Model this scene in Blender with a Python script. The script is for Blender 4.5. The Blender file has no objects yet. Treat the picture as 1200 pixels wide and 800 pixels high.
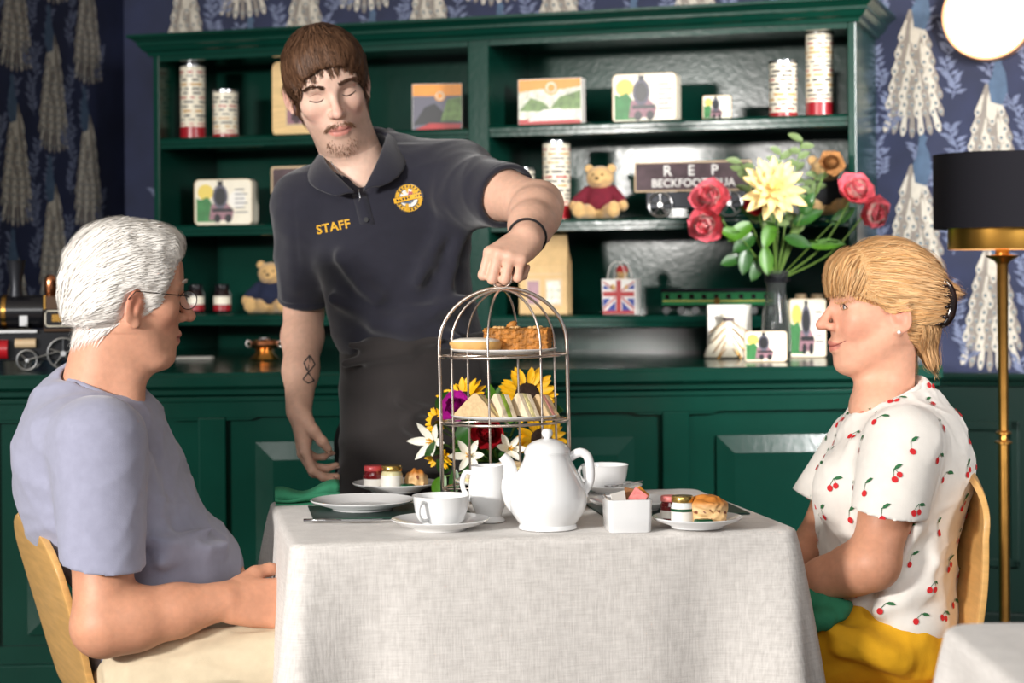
import bpy, bmesh, math, random
import numpy as np
from mathutils import Vector, Matrix, Euler

# ------------------------------------------------------------------ camera
F, CX, CY, HC, ROLL = 2200.0, 600.0, 325.0, 1.155, 0.007   # focal length and principal point (1200x800 frame), lens height, roll
scene = bpy.context.scene
COL = scene.collection
cam_data = bpy.data.cameras.new('camera')
cam_data.sensor_width = 36.0
cam_data.lens = 36.0 * F / 1200.0
cam_data.shift_y = -(400.0 - CY) / 1200.0
cam_data.clip_start = 0.05
cam_data.dof.use_dof = True
cam_data.dof.focus_distance = 3.12
cam_data.dof.aperture_fstop = 4.5
cam = bpy.data.objects.new('camera', cam_data)
COL.objects.link(cam)
cam.matrix_world = Matrix.Translation((0, 0, HC)) @ Matrix.Rotation(math.pi / 2, 4, 'X') @ Matrix.Rotation(-ROLL, 4, 'Z')
scene.camera = cam

# ------------------------------------------------------------------ light
scene.view_settings.view_transform = 'Standard'
scene.view_settings.look = 'None'
scene.view_settings.gamma = 1.0
scene.view_settings.use_curve_mapping = False
scene.view_settings.exposure = 0.1
world = bpy.data.worlds.new('daylight')
scene.world = world
world.use_nodes = True
world.node_tree.nodes['Background'].inputs[0].default_value = (0.86, 0.93, 1.0, 1)
world.node_tree.nodes['Background'].inputs[1].default_value = 0.22

def area_light(name, loc, target, size, size_y, energy, color):
    l = bpy.data.lights.new(name, 'AREA')
    l.shape = 'RECTANGLE'; l.size = size; l.size_y = size_y
    l.energy = energy; l.color = color
    o = bpy.data.objects.new(name, l); COL.objects.link(o)
    o.location = loc
    o.rotation_euler = (Vector(target) - Vector(loc)).to_track_quat('-Z', 'Y').to_euler()
    return o
# a small window behind the photographer to the left, then added fill lights
area_light('window_and_fill_light', (-3.1, -0.6, 1.82), (0.1, 4.2, 1.1), 0.75, 0.3, 262, (1.0, 0.965, 0.92))
area_light('window_and_fill_light', (-0.7, -1.5, 2.5), (-0.1, 3.8, 1.05), 2.6, 1.5, 56, (1.0, 0.985, 0.96))  # broad soft fill added to lift the shadows, not a window
o = area_light('window_and_fill_light', (2.3, 1.5, 2.1), (1.15, 4.7, 1.2), 0.9, 1.2, 27, (1.0, 0.985, 0.97))  # added light inside the room, aimed at the dresser's right end
o.data.spread = math.radians(50)

# ------------------------------------------------------------------ helpers
def P(px, py, d):
    """the point at depth d that the photograph shows at (px, py)"""
    dx, dy = px - CX, py - CY
    c, s = math.cos(ROLL), math.sin(ROLL)
    u, v = dx * c - dy * s, dx * s + dy * c
    return Vector((u / F * d, d, HC - v / F * d))
def PZ(px, py, z):
    """the point at height z seen at (px, py)"""
    dx, dy = px - CX, py - CY
    c, s = math.cos(ROLL), math.sin(ROLL)
    u, v = dx * c - dy * s, dx * s + dy * c
    d = (HC - z) * F / v
    return Vector((u / F * d, d, z))
def srgb(r, g, b):
    f = lambda x: (x / 12.92) if x <= 0.04045 else ((x + 0.055) / 1.055) ** 2.4
    return (f(r / 255), f(g / 255), f(b / 255), 1.0)

MATS = {}
def mat(name, col, rough=0.5, metal=0.0, coat=0.0, coat_rough=0.1, var=0.0, vscale=20.0, bump=0.0, bscale=200.0,
        trans=0.0, alpha=1.0, ior=1.45, sss=0.0, emis=None, estr=0.0, attr=None, stretch=None, sheen=0.0, spec=0.5, bdetail=3.0):
    """node-based principled material; col is sRGB 0-255; var = noise colour variation; attr = colour attribute that multiplies"""
    if name in MATS: return MATS[name]
    m = bpy.data.materials.new(name); m.use_nodes = True
    nt = m.node_tree; bs = nt.nodes['Principled BSDF']
    base = srgb(*col)
    bs.inputs['Base Color'].default_value = base
    bs.inputs['Roughness'].default_value = rough
    bs.inputs['Metallic'].default_value = metal
    bs.inputs['Specular IOR Level'].default_value = spec
    bs.inputs['IOR'].default_value = ior
    if coat: bs.inputs['Coat Weight'].default_value = coat; bs.inputs['Coat Roughness'].default_value = coat_rough
    if alpha < 1: bs.inputs['Alpha'].default_value = alpha
    if trans: bs.inputs['Transmission Weight'].default_value = trans
    if sheen: bs.inputs['Sheen Weight'].default_value = sheen
    if sss:
        bs.inputs['Subsurface Weight'].default_value = sss
        bs.inputs['Subsurface Radius'].default_value = (0.012, 0.005, 0.003)
        bs.inputs['Subsurface Scale'].default_value = 0.6
    if emis: bs.inputs['Emission Color'].default_value = srgb(*emis); bs.inputs['Emission Strength'].default_value = estr
    tc = nt.nodes.new('ShaderNodeTexCoord'); mp = nt.nodes.new('ShaderNodeMapping')
    nt.links.new(tc.outputs['Object'], mp.inputs['Vector'])
    if stretch: mp.inputs['Scale'].default_value = stretch
    src = None
    if attr:
        a = nt.nodes.new('ShaderNodeAttribute'); a.attribute_name = attr; src = a.outputs['Color']
    if var:
        n = nt.nodes.new('ShaderNodeTexNoise'); n.inputs['Scale'].default_value = vscale; n.inputs['Detail'].default_value = 5
        nt.links.new(mp.outputs[0], n.inputs['Vector'])
        r = nt.nodes.new('ShaderNodeValToRGB')
        r.color_ramp.elements[0].position = 0.3; r.color_ramp.elements[1].position = 0.7
        lo = tuple(max(0, c * (1 - var)) for c in base[:3]) + (1,); hi = tuple(min(1, c * (1 + var)) for c in base[:3]) + (1,)
        if attr: lo = (1 - var,) * 3 + (1,); hi = (1 + var,) * 3 + (1,)
        r.color_ramp.elements[0].color = lo; r.color_ramp.elements[1].color = hi
        nt.links.new(n.outputs['Fac'], r.inputs['Fac'])
        if src is None: src = r.outputs['Color']
        else:
            mx = nt.nodes.new('ShaderNodeMix'); mx.data_type = 'RGBA'; mx.blend_type = 'MULTIPLY'; mx.inputs[0].default_value = 1
            nt.links.new(src, mx.inputs[6]); nt.links.new(r.outputs['Color'], mx.inputs[7]); src = mx.outputs[2]
    if src is not None: nt.links.new(src, bs.inputs['Base Color'])
    if bump:
        n2 = nt.nodes.new('ShaderNodeTexNoise'); n2.inputs['Scale'].default_value = bscale; n2.inputs['Detail'].default_value = bdetail
        nt.links.new(mp.outputs[0], n2.inputs['Vector'])
        b = nt.nodes.new('ShaderNodeBump'); b.inputs['Strength'].default_value = bump; b.inputs['Distance'].default_value = 0.002
        nt.links.new(n2.outputs['Fac'], b.inputs['Height']); nt.links.new(b.outputs['Normal'], bs.inputs['Normal'])
    MATS[name] = m
    return m

def tag(o, label=None, cat=None, group=None, kind=None):
    if label: o['label'] = label
    if cat: o['category'] = cat
    if group: o['group'] = group
    if kind: o['kind'] = kind
    return o
def thing(name, label, cat, loc=(0, 0, 0), rotz=0.0, group=None, kind=None):
    o = bpy.data.objects.new(name, None); COL.objects.link(o)
    o.empty_display_size = 0.05
    o.location = loc; o.rotation_euler = (0, 0, rotz)
    return tag(o, label, cat, group, kind)
def root_matrix(o):
    return Matrix.Translation(o.location) @ o.rotation_euler.to_matrix().to_4x4()
def copy_tree(o, parent=None):
    c = o.copy(); COL.objects.link(c); c.parent = parent
    for ch in list(o.children): copy_tree(ch, c)
    return c

def link_mesh(name, me, parent=None, world=False, world_root=None):
    o = bpy.data.objects.new(name, me); COL.objects.link(o)
    if parent is not None:
        o.parent = parent
        if world:
            r = world_root or parent
            me.transform(root_matrix(r).inverted())
    return o

class MB:
    """collects shapes into one mesh"""
    def __init__(s): s.v = []; s.f = []; s.m = []; s.M = Matrix.Identity(4)
    def add(s, vs, fs, mi=0):
        b = len(s.v)
        s.v += [tuple(s.M @ Vector(p)) for p in vs]
        for f in fs: s.f.append(tuple(b + i for i in f)); s.m.append(mi)
        return s
    def box(s, x0, x1, y0, y1, z0, z1, bev=0.0, mi=0, R=None):
        if bev <= 0:
            vs = [(x, y, z) for z in (z0, z1) for y in (y0, y1) for x in (x0, x1)]
            fs = [(0, 2, 3, 1), (4, 5, 7, 6), (0, 1, 5, 4), (2, 6, 7, 3), (0, 4, 6, 2), (1, 3, 7, 5)]
        else:
            bm = bmesh.new(); bmesh.ops.create_cube(bm, size=1)
            for v in bm.verts: v.co = ((x0 + x1) / 2 + v.co.x * (x1 - x0), (y0 + y1) / 2 + v.co.y * (y1 - y0), (z0 + z1) / 2 + v.co.z * (z1 - z0))
            bmesh.ops.bevel(bm, geom=bm.edges[:], offset=bev, segments=2, profile=0.5, affect='EDGES')
            bm.verts.index_update(); vs = [v.co.copy() for v in bm.verts]; fs = [[v.index for v in f.verts] for f in bm.faces]; bm.free()
        if R is not None: vs = [R @ Vector(v) for v in vs]
        return s.add(vs, fs, mi)
    def lathe(s, prof, n=32, c=(0, 0, 0), mi=0, sy=1.0, closed=False, R=None):
        """prof: list of (radius, z) from bottom to top"""
        vs, fs = [], []
        for r, z in prof:
            for i in range(n):
                a = 2 * math.pi * i / n
                p = Vector((r * math.cos(a), r * sy * math.sin(a), z))
                if R is not None: p = R @ p
                vs.append(p + Vector(c))
        m = len(prof)
        for j in range(m - 1):
            for i in range(n):
                k = (i + 1) % n
                fs.append((j * n + i, j * n + k, (j + 1) * n + k, (j + 1) * n + i))
        if not closed:
            if prof[0][0] > 1e-6: fs.append(tuple(range(n - 1, -1, -1)))
            if prof[-1][0] > 1e-6: fs.append(tuple((m - 1) * n + i for i in range(n)))
        return s.add(vs, fs, mi)
    def tube(s, pts, rad, n=8, closed=False, mi=0, cap=True, flat=1.0):
        pts = [Vector(p) for p in pts]
        if not hasattr(rad, '__len__'): rad = [rad] * len(pts)
        vs, fs = [], []; L = len(pts); up = None
        for i, p in enumerate(pts):
            a = pts[(i - 1) % L] if (closed or i > 0) else p
            b = pts[(i + 1) % L] if (closed or i < L - 1) else p
            t = (b - a)
            t = t.normalized() if t.length > 1e-9 else Vector((0, 0, 1))
            if up is None:
                up = Vector((0, 0, 1)) if abs(t.z) < 0.9 else Vector((1, 0, 0))
            x = up.cross(t)
            if x.length < 1e-6: x = Vector((1, 0, 0)).cross(t)
            x.normalize(); y = t.cross(x).normalized(); up = y
            for k in range(n):
                an = 2 * math.pi * k / n
                vs.append(p + (x * math.cos(an) + y * math.sin(an) * flat) * rad[i])
        for i in range(L if closed else L - 1):
            j = (i + 1) % L
            for k in range(n):
                q = (k + 1) % n
                fs.append((i * n + k, i * n + q, j * n + q, j * n + k))
        if not closed and cap:
            fs.append(tuple(range(n - 1, -1, -1))); fs.append(tuple((L - 1) * n + k for k in range(n)))
        return s.add(vs, fs, mi)
    def cyl(s, a, b, r, n=16, mi=0, r2=None):
        return s.tube([a, b], [r, r if r2 is None else r2], n, mi=mi)
    def ball(s, c, r, n=16, m=10, mi=0, R=None):
        if not hasattr(r, '__len__'): r = (r, r, r)
        vs, fs = [], []
        for j in range(m + 1):
            t = math.pi * j / m
            for i in range(n):
                a = 2 * math.pi * i / n
                p = Vector((r[0] * math.sin(t) * math.cos(a), r[1] * math.sin(t) * math.sin(a), -r[2] * math.cos(t)))
                if R is not None: p = R @ p
                vs.append(p + Vector(c))
        for j in range(m):
            for i in range(n):
                k = (i + 1) % n
                fs.append((j * n + i, j * n + k, (j + 1) * n + k, (j + 1) * n + i))
        return s.add(vs, fs, mi)
    def prism(s, poly, y0, y1, mi=0):
        """polygon in (x, z), extruded along y"""
        n = len(poly)
        vs = [(x, y0, z) for x, z in poly] + [(x, y1, z) for x, z in poly]
        fs = [tuple(range(n)), tuple(range(2 * n - 1, n - 1, -1))]
        for i in range(n): k = (i + 1) % n; fs.append((i, i + n, k + n, k))
        return s.add(vs, fs, mi)
    def sweep(s, prof, a, b, mi=0):
        """profile (y, z) run from x = a to x = b"""
        n = len(prof)
        vs = [(a, y, z) for y, z in prof] + [(b, y, z) for y, z in prof]
        fs = [tuple(range(n)), tuple(range(2 * n - 1, n - 1, -1))]
        for i in range(n): k = (i + 1) % n; fs.append((i, i + n, k + n, k))
        return s.add(vs, fs, mi)
    def flat(s, poly, y, mi=0):
        """flat polygon in the x-z plane at depth y, facing -y"""
        return s.add([(x, y, z) for x, z in poly], [tuple(range(len(poly)))], mi)
    def build(s, name, mats, parent=None, smooth=False, world=False, angle=None, fix=True, subsurf=0, world_root=None):
        me = bpy.data.meshes.new(name)
        me.from_pydata(s.v, [], s.f)
        if not isinstance(mats, (list, tuple)): mats = [mats]
        for m in mats: me.materials.append(m)
        if len(mats) > 1: me.polygons.foreach_set('material_index', s.m)
        if fix:
            bm = bmesh.new(); bm.from_mesh(me); bmesh.ops.recalc_face_normals(bm, faces=bm.faces); bm.to_mesh(me); bm.free()
        if smooth: me.shade_smooth()
        me.update()
        o = link_mesh(name, me, parent, world, world_root)
        if smooth and angle is not None: me.set_sharp_from_angle(angle=math.radians(angle))
        if subsurf:
            md = o.modifiers.new('subsurf', 'SUBSURF'); md.levels = subsurf; md.render_levels = subsurf
        return o

def circ(cx, cz, rx, rz=None, n=20, a0=0.0, a1=2 * math.pi):
    rz = rx if rz is None else rz
    full = abs(a1 - a0 - 2 * math.pi) < 1e-6
    k = n if full else n + 1
    return [(cx + rx * math.cos(a0 + (a1 - a0) * i / n), cz + rz * math.sin(a0 + (a1 - a0) * i / n)) for i in range(k)]
def rrect(x0, x1, z0, z1, r, n=5):
    pts = []
    for cx, cz, a in ((x1 - r, z0 + r, -90), (x1 - r, z1 - r, 0), (x0 + r, z1 - r, 90), (x0 + r, z0 + r, 180)):
        for i in range(n + 1):
            t = math.radians(a + 90 * i / n); pts.append((cx + r * math.cos(t), cz + r * math.sin(t)))
    return pts

def text_mesh(txt, size, extrude=0.0, spacing=1.0, bold=0.0):
    c = bpy.data.curves.new('lettering', 'FONT'); c.body = txt; c.size = size; c.extrude = extrude
    c.align_x = 'CENTER'; c.align_y = 'CENTER'; c.space_character = spacing; c.offset = bold; c.resolution_u = 3
    o = bpy.data.objects.new('lettering', c); COL.objects.link(o)
    dg = bpy.context.evaluated_depsgraph_get()
    me = bpy.data.meshes.new_from_object(o.evaluated_get(dg))
    bpy.data.objects.remove(o); bpy.data.curves.remove(c)
    return me

# ------------------------------------------------------------------ organic modelling: a signed distance field turned into one mesh
class SDF:
    def __init__(s, lo, hi, h):
        s.lo = np.array(lo, float); s.h = h
        s.n = np.ceil((np.array(hi, float) - s.lo) / h).astype(int) + 1
        s.d = np.full(s.n, 0.5, np.float32)
        s.R = np.eye(3); s.T = np.zeros(3); s.sc = 1.0
    def like(s):
        o = SDF(s.lo, s.lo, s.h); o.n = s.n.copy(); o.d = np.full(s.n, 0.5, np.float32); return o
    def frame(s, T=(0, 0, 0), R=None, sc=1.0):
        s.T = np.array(T, float); s.R = np.eye(3) if R is None else np.array(R, float); s.sc = sc
    def w(s, p): return s.T + s.R @ (np.array(p, float) * s.sc)
    def box_idx(s, lo, hi):
        a = np.clip(np.floor((np.array(lo) - s.lo) / s.h).astype(int), 0, s.n); b = np.clip(np.ceil((np.array(hi) - s.lo) / s.h).astype(int) + 1, 0, s.n)
        return a, b
    def pts(s, a, b):
        return np.meshgrid(*[(s.lo[i] + s.h * np.arange(a[i], b[i])).astype(np.float32) for i in range(3)], indexing='ij', sparse=True)
    def comb(s, a, b, d, k, op):
        sl = tuple(slice(a[i], b[i]) for i in range(3)); o = s.d[sl]
        if op == 'u':
            if k > 0: hh = np.maximum(k - np.abs(o - d), 0) / k; s.d[sl] = np.minimum(o, d) - hh * hh * k * 0.25
            else: s.d[sl] = np.minimum(o, d)
        else:
            if k > 0: hh = np.maximum(k - np.abs(o + d), 0) / k; s.d[sl] = np.maximum(o, -d) + hh * hh * k * 0.25
            else: s.d[sl] = np.maximum(o, -d)
    def ell(s, c, r, k=0.01, op='u', R=None):
        c = s.w(c); r = np.array(r, float) * s.sc; k = k * s.sc
        RR = s.R if R is None else s.R @ np.array(R, float)
        ext = np.sqrt(((RR * r) ** 2).sum(1)) + k + 2.5 * s.h
        a, b = s.box_idx(c - ext, c + ext)
        if (b <= a).any(): return s
        X, Y, Z = s.pts(a, b); X = X - c[0]; Y = Y - c[1]; Z = Z - c[2]
        q = [(X * RR[0, i] + Y * RR[1, i] + Z * RR[2, i]) for i in range(3)]
        k0 = np.sqrt(sum((q[i] / r[i]) ** 2 for i in range(3))); k1 = np.sqrt(sum((q[i] / r[i] ** 2) ** 2 for i in range(3)))
        s.comb(a, b, (k0 * (k0 - 1) / np.maximum(k1, 1e-6)).astype(np.float32), k, op); return s
    def cap(s, A, B, ra, rb, k=0.01, op='u', flat=None, fs=1.0):
        """tapered capsule; flat = axis (frame-local) along which the section is scaled by fs"""
        A = s.w(A); B = s.w(B); ra *= s.sc; rb *= s.sc; k = k * s.sc
        m = max(ra, rb) * max(1, fs) + k + 2.5 * s.h
        a, b = s.box_idx(np.minimum(A, B) - m, np.maximum(A, B) + m)
        if (b <= a).any(): return s
        X, Y, Z = s.pts(a, b); ba = B - A; L2 = max(ba @ ba, 1e-12)
        px, py, pz = X - A[0], Y - A[1], Z - A[2]
        t = np.clip((px * ba[0] + py * ba[1] + pz * ba[2]) / L2, 0, 1)
        qx, qy, qz = px - t * ba[0], py - t * ba[1], pz - t * ba[2]
        if flat is not None:
            nv = s.R @ np.array(flat, float); nv /= np.linalg.norm(nv)
            dn = (qx * nv[0] + qy * nv[1] + qz * nv[2]) * (1.0 / fs - 1.0)
            qx, qy, qz = qx + dn * nv[0], qy + dn * nv[1], qz + dn * nv[2]
        d = np.sqrt(qx * qx + qy * qy + qz * qz) - (ra + (rb - ra) * t)
        s.comb(a, b, d.astype(np.float32), k, op); return s
    def chain(s, pts, rad, k=0.01, op='u', flat=None, fs=1.0):
        for i in range(len(pts) - 1): s.cap(pts[i], pts[i + 1], rad[i], rad[i + 1], k, op, flat, fs)
        return s
    def half(s, c, n, op='s', k=0.0, lo=None, hi=None):
        """cut away everything on the n side of the plane through c (inside the box lo..hi)"""
        c = s.w(c); n = s.R @ np.array(n, float); n = n / np.linalg.norm(n)
        a, b = s.box_idx(s.lo if lo is None else lo, s.lo + s.n * s.h if hi is None else hi)
        X, Y, Z = s.pts(a, b)
        d = -((X - c[0]) * n[0] + (Y - c[1]) * n[1] + (Z - c[2]) * n[2])
        s.comb(a, b, d.astype(np.float32), k, 's'); return s
    def warp(s, fn, band=0.03):
        """add fn(x, y, z) to the distance near the surface: folds, fur, crust"""
        m = np.argwhere(np.abs(s.d) < band)
        p = s.lo + m * s.h
        s.d[m[:, 0], m[:, 1], m[:, 2]] += fn(p[:, 0], p[:, 1], p[:, 2]).astype(np.float32); return s
    def sample(s, p):
        g = (np.asarray(p) - s.lo) / s.h
        i = np.clip(np.floor(g).astype(int), 0, s.n - 2); f = g - i
        o = 0
        for dx in (0, 1):
            for dy in (0, 1):
                for dz in (0, 1):
                    wgt = (f[:, 0] if dx else 1 - f[:, 0]) * (f[:, 1] if dy else 1 - f[:, 1]) * (f[:, 2] if dz else 1 - f[:, 2])
                    o = o + wgt * s.d[i[:, 0] + dx, i[:, 1] + dy, i[:, 2] + dz]
        return o
    def grad(s, p):
        e = s.h; g = np.stack([s.sample(p + np.eye(3)[i] * e) - s.sample(p - np.eye(3)[i] * e) for i in range(3)], 1)
        return g / np.maximum(np.linalg.norm(g, axis=1, keepdims=True), 1e-9)
    def net(s):
        d = s.d; ins = d < 0; n = s.n
        cnt = np.zeros(n - 1, np.int8)
        for dx in (0, 1):
            for dy in (0, 1):
                for dz in (0, 1): cnt += ins[dx:n[0] - 1 + dx, dy:n[1] - 1 + dy, dz:n[2] - 1 + dz]
        cells = np.argwhere((cnt > 0) & (cnt < 8)); N = len(cells)
        idx = np.full(n - 1, -1, np.int32); idx[cells[:, 0], cells[:, 1], cells[:, 2]] = np.arange(N)
        acc = np.zeros((N, 3)); num = np.zeros(N)
        cor = [(x, y, z) for x in (0, 1) for y in (0, 1) for z in (0, 1)]
        val = {c: d[cells[:, 0] + c[0], cells[:, 1] + c[1], cells[:, 2] + c[2]].astype(float) for c in cor}
        for c in cor:
            for ax in range(3):
                if c[ax]: continue
                e = list(c); e[ax] = 1; e = tuple(e); va, vb = val[c], val[e]
                mk = (va < 0) != (vb < 0); t = np.where(mk, va / np.where(mk, va - vb, 1), 0)
                p = np.tile(np.array(c, float), (N, 1)); p[:, ax] += t
                acc[mk] += p[mk]; num += mk
        verts = s.lo + (cells + acc / num[:, None]) * s.h
        faces = []
        for ax in range(3):
            u, v = (ax + 1) % 3, (ax + 2) % 3
            sl0 = [slice(1, -1)] * 3; sl0[ax] = slice(0, -1); sl1 = list(sl0); sl1[ax] = slice(1, None)
            A, B = ins[tuple(sl0)], ins[tuple(sl1)]
            for flip in (False, True):
                m = np.argwhere((A & ~B) if not flip else (~A & B))
                if not len(m): continue
                m = m + np.array([0 if i == ax else 1 for i in range(3)])
                q = []
                for du, dv in ((-1, -1), (0, -1), (0, 0), (-1, 0)):
                    c = m.copy(); c[:, u] += du; c[:, v] += dv; q.append(idx[c[:, 0], c[:, 1], c[:, 2]])
                q = np.stack(q, 1)
                if flip: q = q[:, ::-1]
                faces.append(q)
        faces = np.concatenate(faces); faces = faces[(faces >= 0).all(1)]
        return verts, faces
    def build(s, name, material, parent=None, color=None, smooth_it=1, world=True, relax=0.5, world_root=None):
        v, f = s.net()
        for _ in range(smooth_it):                                  # light Laplacian relax
            acc = np.zeros_like(v); num = np.zeros(len(v))
            for i in range(4):
                j = (i + 1) % 4
                np.add.at(acc, f[:, i], v[f[:, j]]); np.add.at(num, f[:, i], 1)
                np.add.at(acc, f[:, j], v[f[:, i]]); np.add.at(num, f[:, j], 1)
            v = v + relax * (acc / np.maximum(num, 1)[:, None] - v)
        me = mesh_np(name, v, f)
        me.materials.append(material)
        if color is not None: vcol(me, color(v))
        return link_mesh(name, me, parent, world and parent is not None, world_root)

def mesh_np(name, v, f):
    v = np.asarray(v, np.float32); f = np.asarray(f, np.int32); k = f.shape[1]
    me = bpy.data.meshes.new(name)
    me.vertices.add(len(v)); me.vertices.foreach_set('co', v.ravel())
    me.loops.add(f.size); me.loops.foreach_set('vertex_index', f.ravel())
    me.polygons.add(len(f)); me.polygons.foreach_set('loop_start', np.arange(len(f), dtype=np.int32) * k)
    me.update(calc_edges=True); me.validate()
    me.shade_smooth()
    return me
def vcol(me, c):
    c = np.asarray(c, np.float32)
    if c.shape[1] == 3: c = np.concatenate([c, np.ones((len(c), 1), np.float32)], 1)
    a = me.color_attributes.new('tint', 'FLOAT_COLOR', 'POINT'); a.data.foreach_set('color', c.ravel())
def lin(*c): return np.array(srgb(*c)[:3])
def hash_noise(x, y, z, seed=0):
    """cheap smooth pseudo-noise from a handful of sines"""
    r = np.random.RandomState(seed); o = 0
    for i in range(6):
        k = r.normal(size=3); ph = r.uniform(0, 6.28); o = o + np.sin(k[0] * x + k[1] * y + k[2] * z + ph)
    return o / 3.0
def rot3(ax, ay, az):
    return np.array(Euler((math.radians(ax), math.radians(ay), math.radians(az)), 'XYZ').to_matrix())
# ================================================================== the setting
M_GREEN = mat('green gloss paint', (9, 52, 42), rough=0.17, spec=0.38, var=0.12, vscale=6, bump=0.13, bscale=60)
M_GREEN_SHADED = mat('shade darkened wainscot green', (7, 34, 28), rough=0.35, var=0.12, vscale=5, bump=0.1, bscale=45)  # wainscot shade is put into this darker base colour
M_NAVY = mat('navy wallpaper', (27, 34, 62), rough=0.7, var=0.22, vscale=9)
M_TAIL = mat('wallpaper cream print', (182, 175, 162), rough=0.7, var=0.1, vscale=60)
M_TAIL2 = mat('wallpaper beige print', (126, 118, 110), rough=0.7, var=0.1, vscale=60)
M_EYE = mat('wallpaper teal print', (58, 92, 108), rough=0.7)
M_LEAFP = mat('wallpaper blue grey print', (100, 108, 134), rough=0.7, var=0.15, vscale=40)
M_BIRD = mat('wallpaper bird blue print', (66, 86, 110), rough=0.7, var=0.15, vscale=40)
M_FLOOR = mat('dark timber floor', (74, 56, 44), rough=0.45, var=0.3, vscale=6, stretch=(1, 8, 1))
M_CEIL = mat('off white ceiling', (226, 222, 214), rough=0.8, var=0.03)
M_SKIRT = mat('dark skirting paint', (12, 30, 26), rough=0.35)

A_B = math.atan(0.335)                     # the back wall and dresser turn towards the camera on the right
OB = Vector((-0.0945, 5.18, 0.0)); EXB = Vector((math.cos(A_B), -math.sin(A_B), 0)); EYB = Vector((math.sin(A_B), math.cos(A_B), 0))
MB_B = Matrix.Translation(OB) @ Matrix.Rotation(-A_B, 4, 'Z')
def on_plane(px, py, v, O=OB, ex=EXB, ey=EYB):
    """local (x, z) of the pixel on the plane at local depth v"""
    r = P(px, py, 1.0) - Vector((0, 0, HC)); o = O + ey * v
    # s*r = o + x*ex  (horizontal)
    den = r.x * ex.y - r.y * ex.x
    s_ = (o.x * ex.y - o.y * ex.x) / den
    w = r * s_
    return ((w - Vector((o.x, o.y, 0))).dot(ex), HC + w.z)
A_C = -math.radians(5.0)
OC = Vector((0, 4.35, 0)); EXC = Vector((math.cos(A_C), -math.sin(A_C), 0)); EYC = Vector((math.sin(A_C), math.cos(A_C), 0))
def on_counter(px, py, v=0.0): return on_plane(px, py, v, OC, EXC, EYC)

WALL_V = 0.40
XL = on_plane(147, 300, WALL_V)[0]
ZC = 2.75
corner = OB + EXB * XL + EYB * WALL_V
def struct(name, mb, m, **kw):
    o = mb.build(name, m, **kw)
    if o.parent is None: tag(o, kind='structure')
    return o
fl = MB(); fl.box(-4.0, 4.2, -1.6, 7.0, -0.05, 0); o = struct('floor', fl, M_FLOOR); tag(o, 'dark floor of the tea room', 'floor')
ce = MB(); ce.box(-4.0, 4.2, 1.2, 7.0, ZC, ZC + 0.05); o = struct('ceiling', ce, M_CEIL); tag(o, 'plain pale ceiling', 'ceiling')
wb = MB(); wb.M = MB_B; wb.box(XL - 0.1, 2.6, WALL_V, WALL_V + 0.1, 0, ZC)
wall_back = struct('wall_back', wb, M_NAVY); tag(wall_back, 'navy wall papered with cream peacocks behind the green dresser', 'wall')
wl = MB(); wl.M = MB_B; wl.box(XL - 0.1, XL, -1.7, WALL_V, 0, ZC)
wall_left = struct('wall_left', wl, M_NAVY); wr = MB(); wr.box(3.3, 3.4, 1.2, 7.0, 0, ZC)
tag(struct('wall_right_blocker', wr, M_NAVY), 'unseen plain navy wall added to block light from the right', 'wall')  # out of view, added to keep ambient light off the left wall
tag(wall_left, 'dim navy wall papered with peacocks beside the steam engine', 'wall')

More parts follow.
